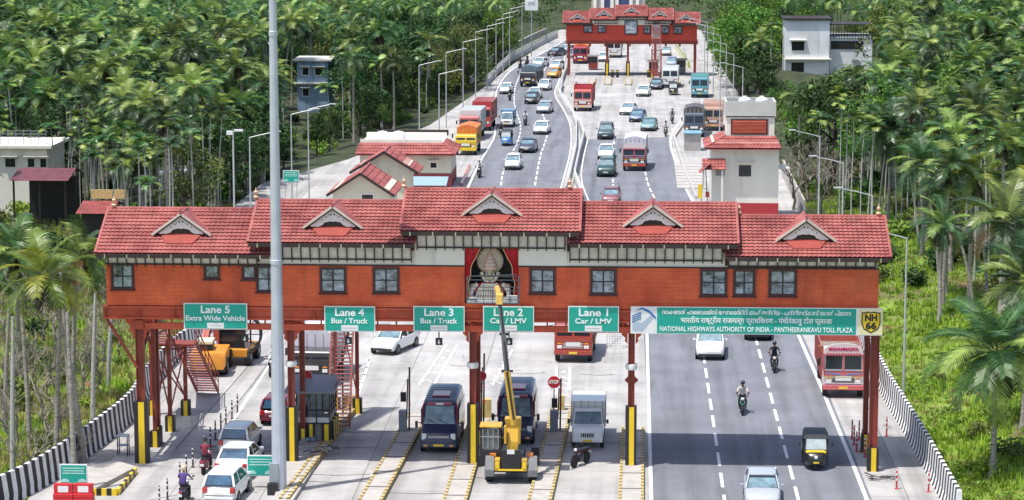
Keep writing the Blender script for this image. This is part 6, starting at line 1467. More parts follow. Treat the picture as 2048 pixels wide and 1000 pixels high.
# planter rubbish near mast and column
g_ = G(600,892); r_ = empty('scrap_pile', (g_.x,g_.y,.2), 0, 'small pile of crates and scrap in front of the toll booth', 'scrap'); m = MB()
for k in range(14): m.box((R.uniform(-.6,.9),R.uniform(-.8,.6),.12+R.uniform(0,.15)),(R.uniform(.1,.4),R.uniform(.1,.4),R.uniform(.05,.25)),rz=R.uniform(0,3))
m.build('crate', mat('scrap_grey',(.25,.30,.36),.7,.4,4), r_); m = MB(); m.box((-.5,-.9,.15),(.3,.3,.3)); m.build('red_box', paint((.40,.08,.06)), r_)
for i,(px,py,l) in enumerate(((1765,958,'pile of striped scrap beside the foot of the right end column'),(640,912,'scattered planks on the platform right of the tall mast'))):
    g_ = G(px,py); r_ = empty('scrap_pile', (g_.x,g_.y,0 if i==0 else .2), 0, l, 'scrap'); 
    m = MB()
    for k in range(9): a = R.uniform(0,3); q = Vector((R.uniform(-.7,.7),R.uniform(-.5,.5),.08+k*.015)); d = Vector((cos(a),sin(a),0))*R.uniform(.15,.45); m.bar(q-d,q+d,.06,.05)
    m.build('plank', mat('dark_plank',(.10,.09,.10),.8,.5,6), r_); m = MB()
    for k in range(5): a = R.uniform(0,3); q = Vector((R.uniform(-.6,.6),R.uniform(-.5,.5),.15+k*.01)); d = Vector((cos(a),sin(a),0))*R.uniform(.1,.3); m.bar(q-d,q+d,.05,.04)
    m.build('pale_plank', KERBC, r_)
# ================================================================ FAR GATE
def far_gate():
    Y = 378.0; root = empty('toll_gate', (0,0,0), 0, 'far red toll gate under five stepped roofs at the head of the road', 'toll gate'); X_ = lambda px: A(px, 80, Y).x; Z_ = lambda py: A(1260, py, Y).z
    D = 5.0; W2 = mat('far_wall', (.66,.085,.05), .75, .08, .5); brickify(W2, .62, .2)
    m = MB(); m.b2((X_(1132),Y,Z_(82)),(X_(1394),Y+D,Z_(50))); m.build('wall', W2, root)
    m = MB(); m.b2((X_(1187),Y-.04,Z_(50)+.01),(X_(1340),Y+D,Z_(38))); m.build('upper_wall', OFFW, root)
    fl_ = MB(); fl_.b2((X_(1132),Y-.1,Z_(88)),(X_(1396),Y+D,Z_(82)-.003)); 
    for px in (1180,1210,1235,1260,1300,1332,1360): fl_.b2((X_(px)-.12,Y-.1,Z_(93)),(X_(px)+.12,Y+D,Z_(88)))
    fl_.build('girder', STEELR, root)
    for i,(a,b,ye,yr) in enumerate(((1126,1184,46,23),(1179,1236,39,17),(1231,1294,33,11),(1291,1347,40,17),(1343,1400,47,25))):
        ze = A((a+b)/2, ye, Y-.9).z; zr = A((a+b)/2, yr, Y+2.5).z
        ro = gable_roof(X_(a),X_(b),Y-.9,Y+2.5,Y+5.8,ze,zr,root)
        g = MB(); g.b2((X_(a)+.05,Y-1.0,ze-.22),(X_(b)-.05,Y-.86,ze-.03)); g.build('gutter', BROWN, ro)
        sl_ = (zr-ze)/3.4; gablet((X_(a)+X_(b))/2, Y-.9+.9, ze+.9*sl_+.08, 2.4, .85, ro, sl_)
    for a,b,z0,z1 in ((1190,1235,47,41),(1290,1338,47,41),(1232,1294,39,34),(1133,1180,50,46),(1346,1394,51,47)): slat_band(X_(a),X_(b),Z_(z0),Z_(z1),Y-.05,root,.5)
    for a,b,t,u in ((1168,1184,52,64),(1196,1211,52,64),(1288,1300,52,66),(1322,1337,52,66),(1348,1364,53,66)): window(X_(a),X_(b),Z_(u),Z_(t),Y,root)
    m = MB(); m.b2((X_(1249),Y-.15,Z_(69)),(X_(1275),Y-.02,Z_(41))); po = m.build('picture_panel', BLACK, root)
    m = MB(); m.b2((X_(1251),Y-.18,Z_(67)),(X_(1273),Y-.151,Z_(42.5))); m.build('picture', mat('picture_blue',(.16,.38,.46),.4,.5,.9,col2=(.5,.55,.55)), po)
    m = MB(); m.prism([(X_(1253),Z_(56)),(X_(1270),Z_(60)),(X_(1264),Z_(54)),(X_(1257),Z_(51))],'y',Y-.2,Y-.181); m.prism([(X_(1254),Z_(65)),(X_(1271),Z_(65)),(X_(1269),Z_(62)),(X_(1256),Z_(62))],'y',Y-.2,Y-.181); m.build('picture_shape', WHITE, po)
    m = MB(); m.b2((X_(1303),Y-.8,Z_(76)),(X_(1320),Y-.05,Z_(48))); m.build('stair_head', paint((.5,.42,.40)), root)
    for px in (1137,1214,1256,1311,1391):
        x = X_(px)
        for yy in (Y+.3,Y+D-.5):
            m = MB(); m.b2((x-.16,yy-.16,0),(x+.16,yy+.16,Z_(88))); c = m.build('column', STEELR, root)
            guard_block(x, yy, 0, 1.9, .6, .55, c) if px in (1214,1256) else None
    return root
far_gate()
# furniture below the far gate
r_ = stairs([((X(1320,400),0,0),(X(1320,400),1,1),.1)],[], 'x') if 0 else None
fy = 374
for px, l in ((1186,'left'),(1217,'second'),(1257,'third'),(1305,'fourth'),(1352,'right')):
    x = G(px, 158).x; o = striped_kerb([(x,372),(x,360)], 'toll_island', 'short toll island under the far gate, %s of five' % l, 1.0, .25)
def small_booth(px, py, label, col):
    g_ = G(px, py); r_ = empty('toll_booth', g_, 0, label, 'booth'); m = MB(); m.b2((-.7,0,.2),(.7,2.2,1.1)); m.build('lower_panel', col, r_); m = MB(); m.b2((-.68,.03,1.1),(.68,2.17,2.1)); m.build('glass', GLASS, r_); m = MB(); m.b2((-.9,-.2,2.1),(.9,2.4,2.3)); m.build('roof', paint((.4,.35,.33)), r_)
    m = MB()
    for x in (-.67,0,.67): m.bar((x,0,1.1),(x,0,2.1),.07,.07)
    m.build('frame', BLACK, r_)
small_booth(1307, 152, 'dark booth on the striped feet under the far gate', STEELR); small_booth(1186, 140, 'dark booth left of the white lorry at the far gate', STEELR); small_booth(1362, 148, 'dark booth at the right end of the far gate', paint((.2,.2,.2)))
sr3 = stairs([((G(1312,152).x,366,.1),(G(1312,152).x,377.5,7.6),1.3)],[(G(1303,152).x,372,4.5),(G(1321,152).x,372,4.5)],'dark red stair climbing to the far gate cabin')
for px,l in ((1225,'leftmost'),(1235,'second'),(1297,'third')):
    g_ = G(px,155); r_ = empty('guard_block', g_, 0, 'small black guard post before the far gate, %s of three' % l, 'guard block'); m = MB(); m.box((0,0,.55),(.45,.3,1.1)); m.build('post', BLACK, r_, bevel=.04); m = MB(); m.box((0,-.16,.9),(.4,.02,.12)); m.build('stripe', YELLOW, r_)
m = MB(); a, b = G(1195,155), G(1292,153); m.bar((a.x,a.y,.45),(b.x,b.y,.45),.06,.12); o = m.build('chain_barrier', BLACK); tag(o, 'low dark bar closing the empty lanes before the far gate', 'barrier')
# ================================================================ BUILDINGS
GREYW = mat('grey_parapet',(.55,.54,.50),.85,.12,.7,detail=7); WEATH = mat('weathered_wall',(.74,.75,.75),.85,.12,.35,col2=(.80,.82,.84),detail=9); stain(WEATH, .5, (.40,.40,.38), .55, .72, (1.5,1.5,.2), .7); MAROONW = mat('maroon_wall',(.30,.06,.07),.7,.15,1,detail=6)
def plain_window(x0,x1,z0,z1,y,parent,fm=None,shade=True):
    m = MB(); f=.09
    m.b2((x0-f,y-.05,z0-f),(x1+f,y+.02,z0)); m.b2((x0-f,y-.05,z1),(x1+f,y+.02,z1+f)); m.b2((x0-f,y-.048,z0),(x0,y+.02,z1)); m.b2((x1,y-.048,z0),(x1+f,y+.02,z1)); o = m.build('window', fm or OFFW, parent)
    m = MB(); m.b2((x0,y-.02,z0),(x1,y+.0,z1)); m.build('pane', GLASS, o); m = MB(); n = max(1,int((x1-x0)/.5))
    for i in range(1,n+1): x = x0+(x1-x0)*i/(n+1); m.b2((x-.025,y-.04,z0),(x+.025,y-.022,z1))
    m.b2((x0,y-.042,(z0+z1)/2-.025),(x1,y-.024,(z0+z1)/2+.025)); m.build('sash', BLACK, o)
    if shade: m = MB(); m.b2((x0-.3,y-.45,z1+.18),(x1+.3,y,z1+.26)); m.build('sunshade', fm or OFFW, o)
    return o
# right: tower building
def tower():
    Y = 214.0; r_ = empty('tower_building', (0,0,0), 0, 'white tower building with red canopy roof and dark red base right of the road', 'building'); X_ = lambda px, Yq=Y: A(px,300,Yq).x; Z_ = lambda py, Yq=Y: A(1490,py,Yq).z
    x0,x1 = X_(1424),X_(1558); D = 6
    m = MB(); m.b2((x0,Y,Z_(406)),(x1,Y+D,Z_(284))); m.build('wall', OFFW, r_); m = MB(); m.b2((x0+.0,Y-.02,0),(x1+.02,Y+D+.02,Z_(406)-.003)); m.build('base', paint((.42,.015,.025)), r_)
    a,b = X_(1450,Y+1.2),X_(1551,Y+1.2); zt = Z_(232,Y+1.2); zb = Z_(284)
    m = MB(); m.b2((a+.12,Y+1.2,zb),(b-.12,Y+5.2,zt)); m.build('upper_wall', OFFW, r_)
    m = MB(); m.b2((a,Y+1.05,zt+.002),(b,Y+1.2,Z_(203,Y+1.2))); m.b2((a,Y+5.2,zt+.002),(b,Y+5.35,Z_(203,Y+1.2))); m.b2((a,Y+1.2,zt+.002),(a+.15,Y+5.2,Z_(203,Y+1.2)-.002)); m.b2((b-.15,Y+1.2,zt+.002),(b,Y+5.2,Z_(203,Y+1.2)-.002)); m.b2((a,Y+1.2,zt-.1),(b,Y+5.2,zt)); m.build('parapet', GREYW, r_)
    for px in (1488,1522):
        m = MB(); m.lathe((X_(px,Y+3),Y+3,zt),[(.5,0),(.55,.2),(.55,1.25),(.35,1.45),(.2,1.5),(.2,1.58)],16); m.build('water_tank', WHITE, r_, smooth=40)
    lv = MB(); l0,l1 = X_(1461,Y+1.2),X_(1535,Y+1.2); lz0,lz1 = Z_(269,Y+1.2),Z_(238,Y+1.2); lv.b2((l0,Y+1.12,lz0),(l1,Y+1.19,lz1)); lo_ = lv.build('louvre_panel', WFRAME, r_)
    lv = MB()
    for k in range(9): z = lz0+.15+(lz1-lz0-.3)*k/9; lv.add([(l0+.15,Y+1.06,z),(l1-.15,Y+1.06,z),(l1-.15,Y+1.11,z+.13),(l0+.15,Y+1.11,z+.13)],[(0,1,2,3)])
    lv.build('louvre', mat('louvre_red',(.42,.07,.03),.6,.1,3), lo_)
    # skirt canopy: hip slopes on the front and the left side
    ze, zr = Z_(297,Y-.9), Z_(272,Y+1.1); xe0, xe1 = X_(1410,Y-.9), X_(1564,Y-.9)
    m = MB(); xr0 = a; L = xe1-xe0
    tile_plane(m,(xe0,Y-.9,ze),(xe1-xe0,0,0),(0,2.0,zr-ze),pu=.3,pv=.6,hs=.05,tri=lambda t: (t*(xr0-xe0)/L, 1-t*(xe1-b)/L)); 
    tile_plane(m,(xe0,Y+D+.9,ze),(0,-(D+1.8),0),(xr0-xe0,0,zr-ze),pu=.3,pv=.6,hs=.05,tri=lambda t: (t*.2,1-t*.25)); 
    m.b2((xe0,Y-.9,ze-.12),(xe1,Y+D+.8,ze-.03)); m.bar((xe0,Y-.9,ze+.04),(xr0,Y+1.1,zr+.05),.14,.1); m.build('canopy_roof', [ROOFT, TSHADE], r_)
    plain_window(X_(1478),X_(1503),Z_(353),Z_(330),Y,r_)
    m = MB(); m.b2((X_(1432),Y-.02,Z_(352)),(X_(1450),Y-.002,Z_(318))); m.build('grille_opening', mat('grille_grey',(.3,.3,.3),.7,.4,12), r_)
    # small entrance canopy to the left
    m = MB(); c = A(1430,328,Y-1); tile_plane(m,(c.x-1.1,Y-2.0,c.z-.4),(2.0,0,0),(0,1.6,.8),pu=.3,pv=.4); tile_plane(m,(c.x-1.3,Y-.2,c.z-.7),(0,-2.2,0),(.9,0,.9),pu=.3,pv=.4); m.build('entrance_canopy', [ROOFT, TSHADE], r_)
    p = MB(); p.bar((c.x-1.0,Y-1.8,0),(c.x-1.0,Y-1.8,c.z-.4),.15,.15); p.bar((c.x+.6,Y-1.8,0),(c.x+.6,Y-1.8,c.z-.4),.15,.15); p.build('canopy_post', OFFW, r_)
    rl = MB()
    for k in range(4): rl.bar((X_(1410),Y-1.6,.5+k*.3),(X_(1440),Y-1.6,.5+k*.3),.06,.06)
    rl.build('red_rail', STEELR, r_)
    m = MB(); m.b2((x1,Y+1,Z_(338)-.1),(x1+1.0,Y+3.5,Z_(338))); m.build('side_sunshade', OFFW, r_)
tower()
# clutter left of the tower: steps, signs, blue pool like roof
g_ = G(1385,302); r_ = empty('shed', g_, 0, 'low shed with pale blue sheet roof between the parked lorries and the tower', 'shed'); m = MB(); m.b2((-.9,0,0),(.9,2.6,1.9)); m.build('wall', KERBC, r_); m = MB(); m.b2((-1.0,-.2,1.9),(1.0,2.8,2.0)); m.build('roof', paint((.18,.42,.55)), r_)
for k in range(7):
    pass
g_ = G(1384,378); m = MB()
for k in range(8): m.b2((g_.x-1.4,g_.y+k*2.4,0),(g_.x+1.3,g_.y+k*2.4+2.3,.12+k*.02))
o = m.build('paved_strip', KERBC); tag(o, 'stepped paving slabs along the right kerb before the tower', 'paving')
g_ = G(1402,404); r_ = empty('direction_sign', g_, 0, 'red and yellow sign posts leaning by the foot of the tower', 'sign'); m = MB(); m.bar((0,0,0),(.2,0,2.6),.08,.08); m.bar((.6,.3,0),(.4,.3,3.0),.08,.08); m.build('post', BROWN, r_); m = MB(); m.box((-.1,-.1,1.0),(.35,.06,1.3)); m.build('yellow_panel', YELLOW, r_); m = MB(); m.box((.9,.1,.7),(1.0,.06,.5)); m.build('red_panel', STEELR, r_)
# left: toll offices
def office_gable(name_label, apex, Yg, halfw, run, zap, zev, depth, wallm=CREAM, win=None):
    """gable roof whose ridge runs away from the road gate; apex=(x) front gable plane at Yg"""
    r_ = empty('toll_office', (0,0,0), 0, name_label, 'building'); x = apex
    m = MB(); m.prism([(x-halfw,0),(x+halfw,0),(x+halfw,zev+.1),(x,zap-.15),(x-halfw,zev+.1)],'y',Yg,Yg+depth); m.build('wall', wallm, r_)
    ov = run; sl_ = (zap-zev)/halfw; xe = halfw+ov; zl = zap-sl_*xe; m = MB()
    tile_plane(m,(x+xe,Yg-.6,zl),(0,depth+1.2,0),(-xe,0,zap-zl),pu=.3,pv=.55,hs=.05); tile_plane(m,(x-xe,Yg+depth+.6,zl),(0,-(depth+1.2),0),(xe,0,zap-zl),pu=.3,pv=.55,hs=.05)
    m.bar((x,Yg-.6,zap+.05),(x,Yg+depth+.6,zap+.05),.2,.12); m.prism([(x-xe,zl-.03),(x,zap-.03),(x+xe,zl-.03),(x+xe,zl-.12),(x,zap-.14),(x-xe,zl-.12)],'y',Yg-.58,Yg+depth+.58); m.build('roof', [ROOFT, TSHADE], r_)
    m = MB()
    for s in (-1,1): m.bar((x+s*xe,Yg-.64,zl-.02),(x,Yg-.64,zap),.06,.22)
    m.build('bargeboard', BROWN, r_)
    if win: plain_window(*win, Yg, r_, shade=False)
    return r_
def offices():
    Y1 = 203.; x = A(722,350,Y1).x; za = A(722,346,Y1).z; xe = A(790,390,Y1).x-x; zl = A(790,390,Y1).z; sl_ = (za-zl)/xe
    office_gable('cream toll office with gabled red roof nearest behind the gate, left one', x, Y1, xe*.84, xe*.16, za, za-sl_*xe*.84, 6.5, win=(A(724,395,Y1).x,A(746,395,Y1).x,A(735,398,Y1).z,A(735,389,Y1).z))
    Y2 = 214.; x = A(769,305,Y2).x; za = A(769,303,Y2).z; xe = A(838,345,Y2).x-x; zl = A(838,345,Y2).z; sl_ = (za-zl)/xe
    office_gable('cream toll office with gabled red roof, half behind the left one', x, Y2, xe*.72, xe*.28, za, za-sl_*xe*.72, 4.0)
    # long hipped one
    Y3 = 238.; r_ = empty('toll_office', (0,0,0), 0, 'long flat topped toll office with red skirt roof and maroon base beside the parking strip', 'building'); X_ = lambda px: A(px,330,Y3).x; Z_ = lambda py: A(800,py,Y3).z; D = 7
    x0,x1 = X_(720),X_(902); zb = Z_(346)
    m = MB(); m.b2((x0,Y3,zb),(x1,Y3+D,Z_(304))); m.build('wall', CREAM, r_); m = MB(); m.b2((x0-.01,Y3-.03,0),(x1+.03,Y3+D+.02,zb-.003)); m.build('base', MAROONW, r_)
    ze, zr = Z_(307), A(800,286,Y3+1.2).z; xe0,xe1 = X_(712),X_(911); L = xe1-xe0; m = MB()
    tile_plane(m,(xe0,Y3-.8,ze),(L,0,0),(0,2.0,zr-ze),pu=.3,pv=.6,hs=.05,tri=lambda t:(t*.02,1-t*1.3/L)); tile_plane(m,(xe1,Y3-.8,ze),(0,D+1.6,0),(-1.3,0,zr-ze),pu=.3,pv=.6,hs=.05,tri=lambda t:(t*.22,1-t*.22)); m.b2((xe0,Y3-.8,ze-.14),(xe1,Y3+D+.8,ze-.03)); m.bar((xe1,Y3-.8,ze+.04),(xe1-1.3,Y3+1.2,zr+.06),.12,.1); m.build('roof', [ROOFT, TSHADE], r_)
    m = MB(); pz = zr+.35; m.b2((xe0+.3,Y3+1.25,zr-.5),(xe1-1.35,Y3+1.4,pz)); m.b2((xe0+.3,Y3+D,zr-.5),(xe1-1.35,Y3+D+.15,pz+.1)); m.b2((xe0+.3,Y3+1.4,zr-.1),(xe1-1.35,Y3+D,zr)); m.build('parapet', OFFW, r_)
    m = MB(); m.b2((xe0+1.2,Y3+D+.2,pz-.2),(xe1-1.2,Y3+D+.4,pz+.35)); m.build('ridge_beam', BROWN, r_)
    for px in (755,788): m = MB(); m.lathe((X_(px)+.1,Y3+4,zr),[(.7,0),(.7,.5),(.5,.8),(.1,.9)],14); m.build('water_tank', WHITE, r_, smooth=40)
    plain_window(X_(861),X_(873),Z_(335),Z_(325),Y3,r_)
    return r_
offices()
c = G(855,392); r_ = empty('kiosk', (c.x,c.y,-.9), 0, 'low kiosk with pale teal roof at the foot of the long toll office', 'kiosk'); m = MB(); m.b2((-1.6,0,0),(1.6,2.2,2.0)); m.build('wall', MAROONW, r_); m = MB(); m.add([(-1.8,-.4,1.9),(1.8,-.4,1.9),(1.8,2.4,2.4),(-1.8,2.4,2.4),(-1.8,-.4,1.96),(1.8,-.4,1.96),(1.8,2.4,2.46),(-1.8,2.4,2.46)],[(0,1,2,3),(4,5,6,7),(0,1,5,4),(1,2,6,5),(2,3,7,6),(3,0,4,7)]); m.build('roof', paint((.32,.45,.48)), r_)
# houses among the trees
def house(label, Y, px0, px1, pytop, pybot, depth, wallm, wins=(), rooflip=.5, roofm=GREYW, flat=True, storeys=()):
    r_ = empty('house', (0,0,0), 0, label, 'house'); X_ = lambda p: A(p,300,Y).x; cx = (px0+px1)/2; Z_ = lambda p: A(cx,p,Y).z; x0,x1 = X_(px0),X_(px1); zt = Z_(pytop); zb = min(Z_(pybot), hgt((x0+x1)/2,Y))-.5
    m = MB(); m.b2((x0,Y,zb),(x1,Y+depth,zt)); m.build('wall', wallm, r_); m = MB(); m.b2((x0-rooflip,Y-rooflip,zt+.002),(x1+rooflip,Y+depth+rooflip,zt+.25)); m.build('roof', roofm, r_)
    for (a,b,t,u) in wins: plain_window(X_(a),X_(b),Z_(u),Z_(t),Y,r_)
    for s in storeys: m = MB(); m.b2((x0-.4,Y-.5,Z_(s)-.1),(x1+.3,Y-.002,Z_(s)+.1)); m.build('ledge', OFFW, r_)
    return r_, X_, Z_
r_,X_,Z_ = house('tall white house with weathered walls on the wooded slope, upper right', 375, 1568, 1655, 40, 160, 8, WEATH, ((1580,1605,83,101),(1580,1605,125,144)), .35, BROWN, storeys=(118,))
r2,X_,Z_ = house('flat roofed wing with pillared balcony joined to the tall white house', 377, 1656, 1740, 76, 160, 8, WEATH, (), .2, WEATH)
m = MB(); m.b2((X_(1658),376.9,Z_(98)),(X_(1722),376.98,Z_(82))); m.build('veranda_opening', BLACK, r2)
m = MB(); 
for k in range(16): x = X_(1657)+(X_(1738)-X_(1657))*k/15; m.b2((x-.05,376.7,Z_(75)),(x+.05,376.8,Z_(52)))
m.b2((X_(1656),376.6,Z_(50)),(X_(1741),384,Z_(48))); m.build('roof_pergola', BROWN, r2)
house('narrow blue washed house between the trees left of the toll offices', 330, 596, 658, 122, 215, 6, stain(mat('blue_wall',(.24,.36,.48),.8,.12,1,detail=6), .8, (.12,.15,.18), .5, .7, (1.5,1.5,.25), .8), ((607,619,136,150),(632,648,136,150),(607,619,178,192)), .5, GREYW, storeys=(166,))
r_,X_,Z_ = house('white house with dark windows at the left edge of the picture', 225, -40, 94, 296, 380, 7, OFFW, ((10,30,317,334),(55,68,317,334),(80,92,317,334)), .5, OFFW)
m = MB()
for k in range(5): z = Z_(292)+.25+k*.28; m.bar((X_(-30),225.2,z),(X_(92),225.2,z),.05,.05)
for k in range(9): x = X_(-30)+(X_(92)-X_(-30))*k/8; m.bar((x,225.2,Z_(296)),(x,225.2,Z_(292)+1.5),.05,.05)
m.build('roof_railing', GREYM, r_)
r_ = empty('porch', (0,0,0), 0, 'open porch with maroon tin roof before the white house at the left edge', 'porch'); Yp = 212; c = A(85,345,Yp)
m = MB(); x0,x1 = A(18,350,Yp).x,A(135,350,Yp).x; z0,z1 = A(80,362,Yp).z,A(80,336,Yp+3.5).z; tile_plane(m,(x0,Yp,z0),(x1-x0,0,0),(0,3.5,z1-z0),pu=.3,pv=1.0,hs=.01); tile_plane(m,(x1,Yp+7,z0),(x0-x1,0,0),(0,-3.5,z1-z0),pu=.4,pv=1.0,hs=.01); m.build('roof', [mat('maroon_tin',(.16,.05,.06),.5,.2,1), TSHADE], r_)
m = MB()
for x in (x0+.3,(x0+x1)/2,x1-.3):
    for y in (Yp+.3,Yp+6.6): m.bar((x,y,-1.5),(x,y,z0),.15,.15)
m.build('post', BROWN, r_); m = MB(); m.b2((x0+.5,Yp+5,-1.5),(x1-.5,Yp+6.5,z0-.3)); m.build('wall', BLACK, r_)
r_ = empty('hut', (0,0,0), 0, 'tin roofed hut with yellow tiled band behind the left end of the gate roof', 'hut'); Yp = 200; x0,x1 = A(150,410,Yp).x,A(222,410,Yp).x; z0,z1 = A(180,428,Yp).z,A(180,402,Yp+3).z
m = MB(); tile_plane(m,(x0,Yp,z0),(x1-x0,0,0),(0,3,z1-z0),pu=.3,pv=1,hs=.01); tile_plane(m,(x1,Yp+6,z0),(x0-x1,0,0),(0,-3,z1-z0),pu=.3,pv=1,hs=.01); m.build('roof', [mat('red_tin',(.26,.06,.05),.5,.3,1), TSHADE], r_)
m = MB(); m.b2((x0+.4,Yp+.5,-1.5),(x1-.4,Yp+5.5,z0)); m.build('wall', BROWN, r_); m = MB(); m.b2((x0,Yp+6.1,z1-.2),(x1,Yp+6.3,z1+.55)); m.build('tiled_band', mat('band_yellow',(.55,.42,.18),.7,.3,8), r_)
house('small pale house glimpsed high among the palms, upper left', 425, 104, 158, 46, 100, 6, mat('pale_blue_wall',(.45,.60,.60),.8,.1), (), .3, mat('pale_roof',(.5,.62,.60),.7,.1))
house('pale low house seen between palm trunks left of the mast', 240, 320, 372, 350, 392, 5, GREYW, (), .3, paint((.5,.55,.6)))
# tall grey building behind the far gate
Yt = 470; r_ = empty('warehouse', (0,0,0), 0, 'tall grey building with blue doors right behind the far gate roof', 'building'); X_ = lambda p: A(p,10,Yt).x; Z_ = lambda p: A(1240,p,Yt).z
m = MB(); m.b2((X_(1183),Yt,0),(X_(1290),Yt+12,Z_(-60))); m.build('wall', KERBC, r_); m = MB(); m.b2((X_(1238),Yt-.05,Z_(24)),(X_(1258),Yt-.002,Z_(-20))); m.b2((X_(1209),Yt-.05,Z_(24)),(X_(1220),Yt-.002,Z_(-20))); m.build('door', paint((.04,.06,.16)), r_)
m = MB()
for p in (1190,1205,1224,1234,1262,1275): m.b2((X_(p)-.3,Yt-.4,0),(X_(p)+.3,Yt-.06,Z_(-60)))
m.build('pilaster', OFFW, r_)
c = A(1063,10,420); r_ = empty('hoarding', (c.x,420,0), 0, 'white advertising board on posts above the far left bend', 'hoarding'); m = MB(); m.box((0,0,c.z+.2),(2.2,.12,2.2)); m.build('panel', WHITE, r_); m = MB(); m.bar((0,.1,0),(0,.1,c.z),.16,.16); m.build('post', GREYM, r_); m = MB(); m.box((0,-.07,c.z+.3),(1.2,.02,.6)); m.build('picture', paint((.45,.5,.5)), r_)
# ================================================================ VEGETATION
RV = random.Random(11)
FROND = leafmat('palm_frond', (.016,.050,.018), (.070,.150,.042), .45, 1.0)
FROND_L = leafmat('palm_frond_light', (.12,.19,.035), (.28,.36,.08), .35, 1.0)
FROND_Y = leafmat('palm_frond_yellow', (.17,.20,.02), (.36,.33,.045), .2, 1.0)
FROND_D = leafmat('palm_frond_dry', (.20,.13,.05), (.30,.20,.08), .15, 1.0)
FROND_G = leafmat('palm_frond_lime', (.09,.15,.02), (.22,.28,.05), .15, 1.0)
SKIRT = mat('dead_frond_skirt', (.045,.035,.022), .9, .4, 3)
RACH = mat('frond_stalk', (.22,.24,.08), .5, .2, 3)
BARK = mat('palm_bark', (.21,.185,.15), .9, .35, 3, col2=(.33,.30,.26), stretch=(1,1,4), detail=6, bump=.5)
BARKP = mat('areca_bark', (.40,.40,.36), .8, .25, 2, stretch=(1,1,5), detail=5)
BARKD = mat('tree_bark', (.10,.08,.06), .9, .35, 3, detail=6)
NUT = mat('coconut', (.16,.15,.03), .5, .2, 6)
def frond(mb, az, el, L, droop, nl, lw, ll, mi, r, curl=1.0):
    """one feather leaf: stalk that arches over, leaflets hanging from both sides"""
    n = 9; p = Vector((0,0,0)); pts = [p.copy()]; e = el; step = L/n; h = Vector((cos(az), sin(az), 0)); side = Vector((-sin(az), cos(az), 0))
    dirs = []
    tw = r.uniform(-.25,.25)
    for i in range(n):
        d = h*cos(e)+Vector((0,0,sin(e)))+side*tw*i/n*.5; d.normalize(); p = p+d*step; pts.append(p.copy()); dirs.append(d); e -= droop/n*(0.5+1.2*i/n)
    dirs.append(dirs[-1])
    for i in range(n):
        w0 = .035*(1-i/n)+.01; w1 = .035*(1-(i+1)/n)+.008; mb.add([pts[i]-side*w0, pts[i]+side*w0, pts[i+1]+side*w1, pts[i+1]-side*w1], [(0,1,2,3)], 3)
    for k in range(nl):
        t = .14+.86*(k+.5)/nl; q = t*n; i = min(n-1, int(q)); c = pts[i].lerp(pts[i+1], q-i); d = dirs[i]; l = ll*(.35+1.0*sin(pi*min(1, t*.92+.04))**.7)*r.uniform(.82,1.12)
        up = side.cross(d).normalized()
        for s in (-1, 1):
            hang = (.25+.75*t)*curl+r.uniform(-.12,.2); v = (side*s*cos(.5)+d*.62-up*abs(hang)*.55+Vector((0,0,-.35*hang))).normalized()
            tip = c+v*l+Vector((0,0,-.18*l)); wv = d*(lw*.5); mid = c+v*(l*.5)+up*.02
            mb.add([c-wv, c+wv, mid+wv*1.1, tip, mid-wv*1.1], [(0,1,2,3,4)], mi)
def palm_crown(seed, n=24, L=2.65, near=False):
    r = random.Random(seed); mb = MB(); nl = 30 if near else 20
    for k in range(n):
        t = k/n; az = k*2.399+r.uniform(-.2,.2); el = 1.35-1.75*t**.8+r.uniform(-.12,.12); mi = 0
        if t > .72 and r.random() < .35: mi = 1
        if t < .5 and r.random() < .5: mi = 1  # upper fronds turn pale more often: crown highlights put into their colour
        if t > .88 and r.random() < .4: mi = 2
        frond(mb, az, el, L*r.uniform(.85,1.1)*(1 if t < .8 else .9), 1.15+.75*t+r.uniform(-.1,.3), nl, .06 if near else .075, .62, mi, r, 1.25 if mi == 2 else 1.0)
    for k in range(9): frond(mb, k*2.399+1, -.95-r.uniform(0,.35), L*.55, .35, 9, .10, .42, 4, r, 1.3)
    return mb
def areca_crown(seed):
    r = random.Random(seed); mb = MB()
    for k in range(11): frond(mb, k*2.399, 1.25-1.1*k/11+r.uniform(-.1,.1), r.uniform(1.25,1.65), 1.5, 11, .12, .48, 0 if r.random() < .7 else 1, r)
    return mb
MM = [FROND, FROND_L, FROND_D, RACH, SKIRT]; MY = [FROND_G, FROND_Y, FROND_D, RACH, SKIRT]
def hide_proto(o): COL.objects.unlink(o); return o
CROWNS = [hide_proto(palm_crown(s, n).build('crown', MM, fix=False)) for s, n in ((1,24),(2,22),(3,26),(4,20),(5,24),(6,22))]
NEARC = [hide_proto(palm_crown(s, n, 3.1, True).build('crown', m, fix=False)) for s, n, m in ((21,21,MY),(22,24,MM),(23,26,MM))]
ARECA = [hide_proto(areca_crown(s).build('crown', MM, fix=False)) for s in (31,32,33)]
def trunk_mesh(seed, r0, r1, lean, m, name='trunk'):
    r = random.Random(seed); mb = MB(); n = 10; pts = []; a = r.uniform(0,6.28)
    for i in range(n+1):
        t = i/n; b = lean*t**1.6; w_ = .10*sin(t*5+seed)*t; pts.append((b*cos(a)+w_, b*sin(a)-w_*.5, 10*t))
    rs = [r0*(1.6 if i == 0 else 1.15 if i == 1 else 1)*(1-i/n)+r1*i/n for i in range(n+1)]
    mb.tube(pts, rs, 8); o = mb.build(name, m, smooth=60, fix=False); return hide_proto(o), Vector(pts[-1])
TR = [trunk_mesh(s, .15, .10, l, BARK) for s, l in ((1,.2),(2,.6),(3,1.2),(4,.9),(5,1.8),(6,.4))]
TRA = [trunk_mesh(s, .07, .05, l, BARKP) for s, l in ((11,.1),(12,.3),(13,.5))]
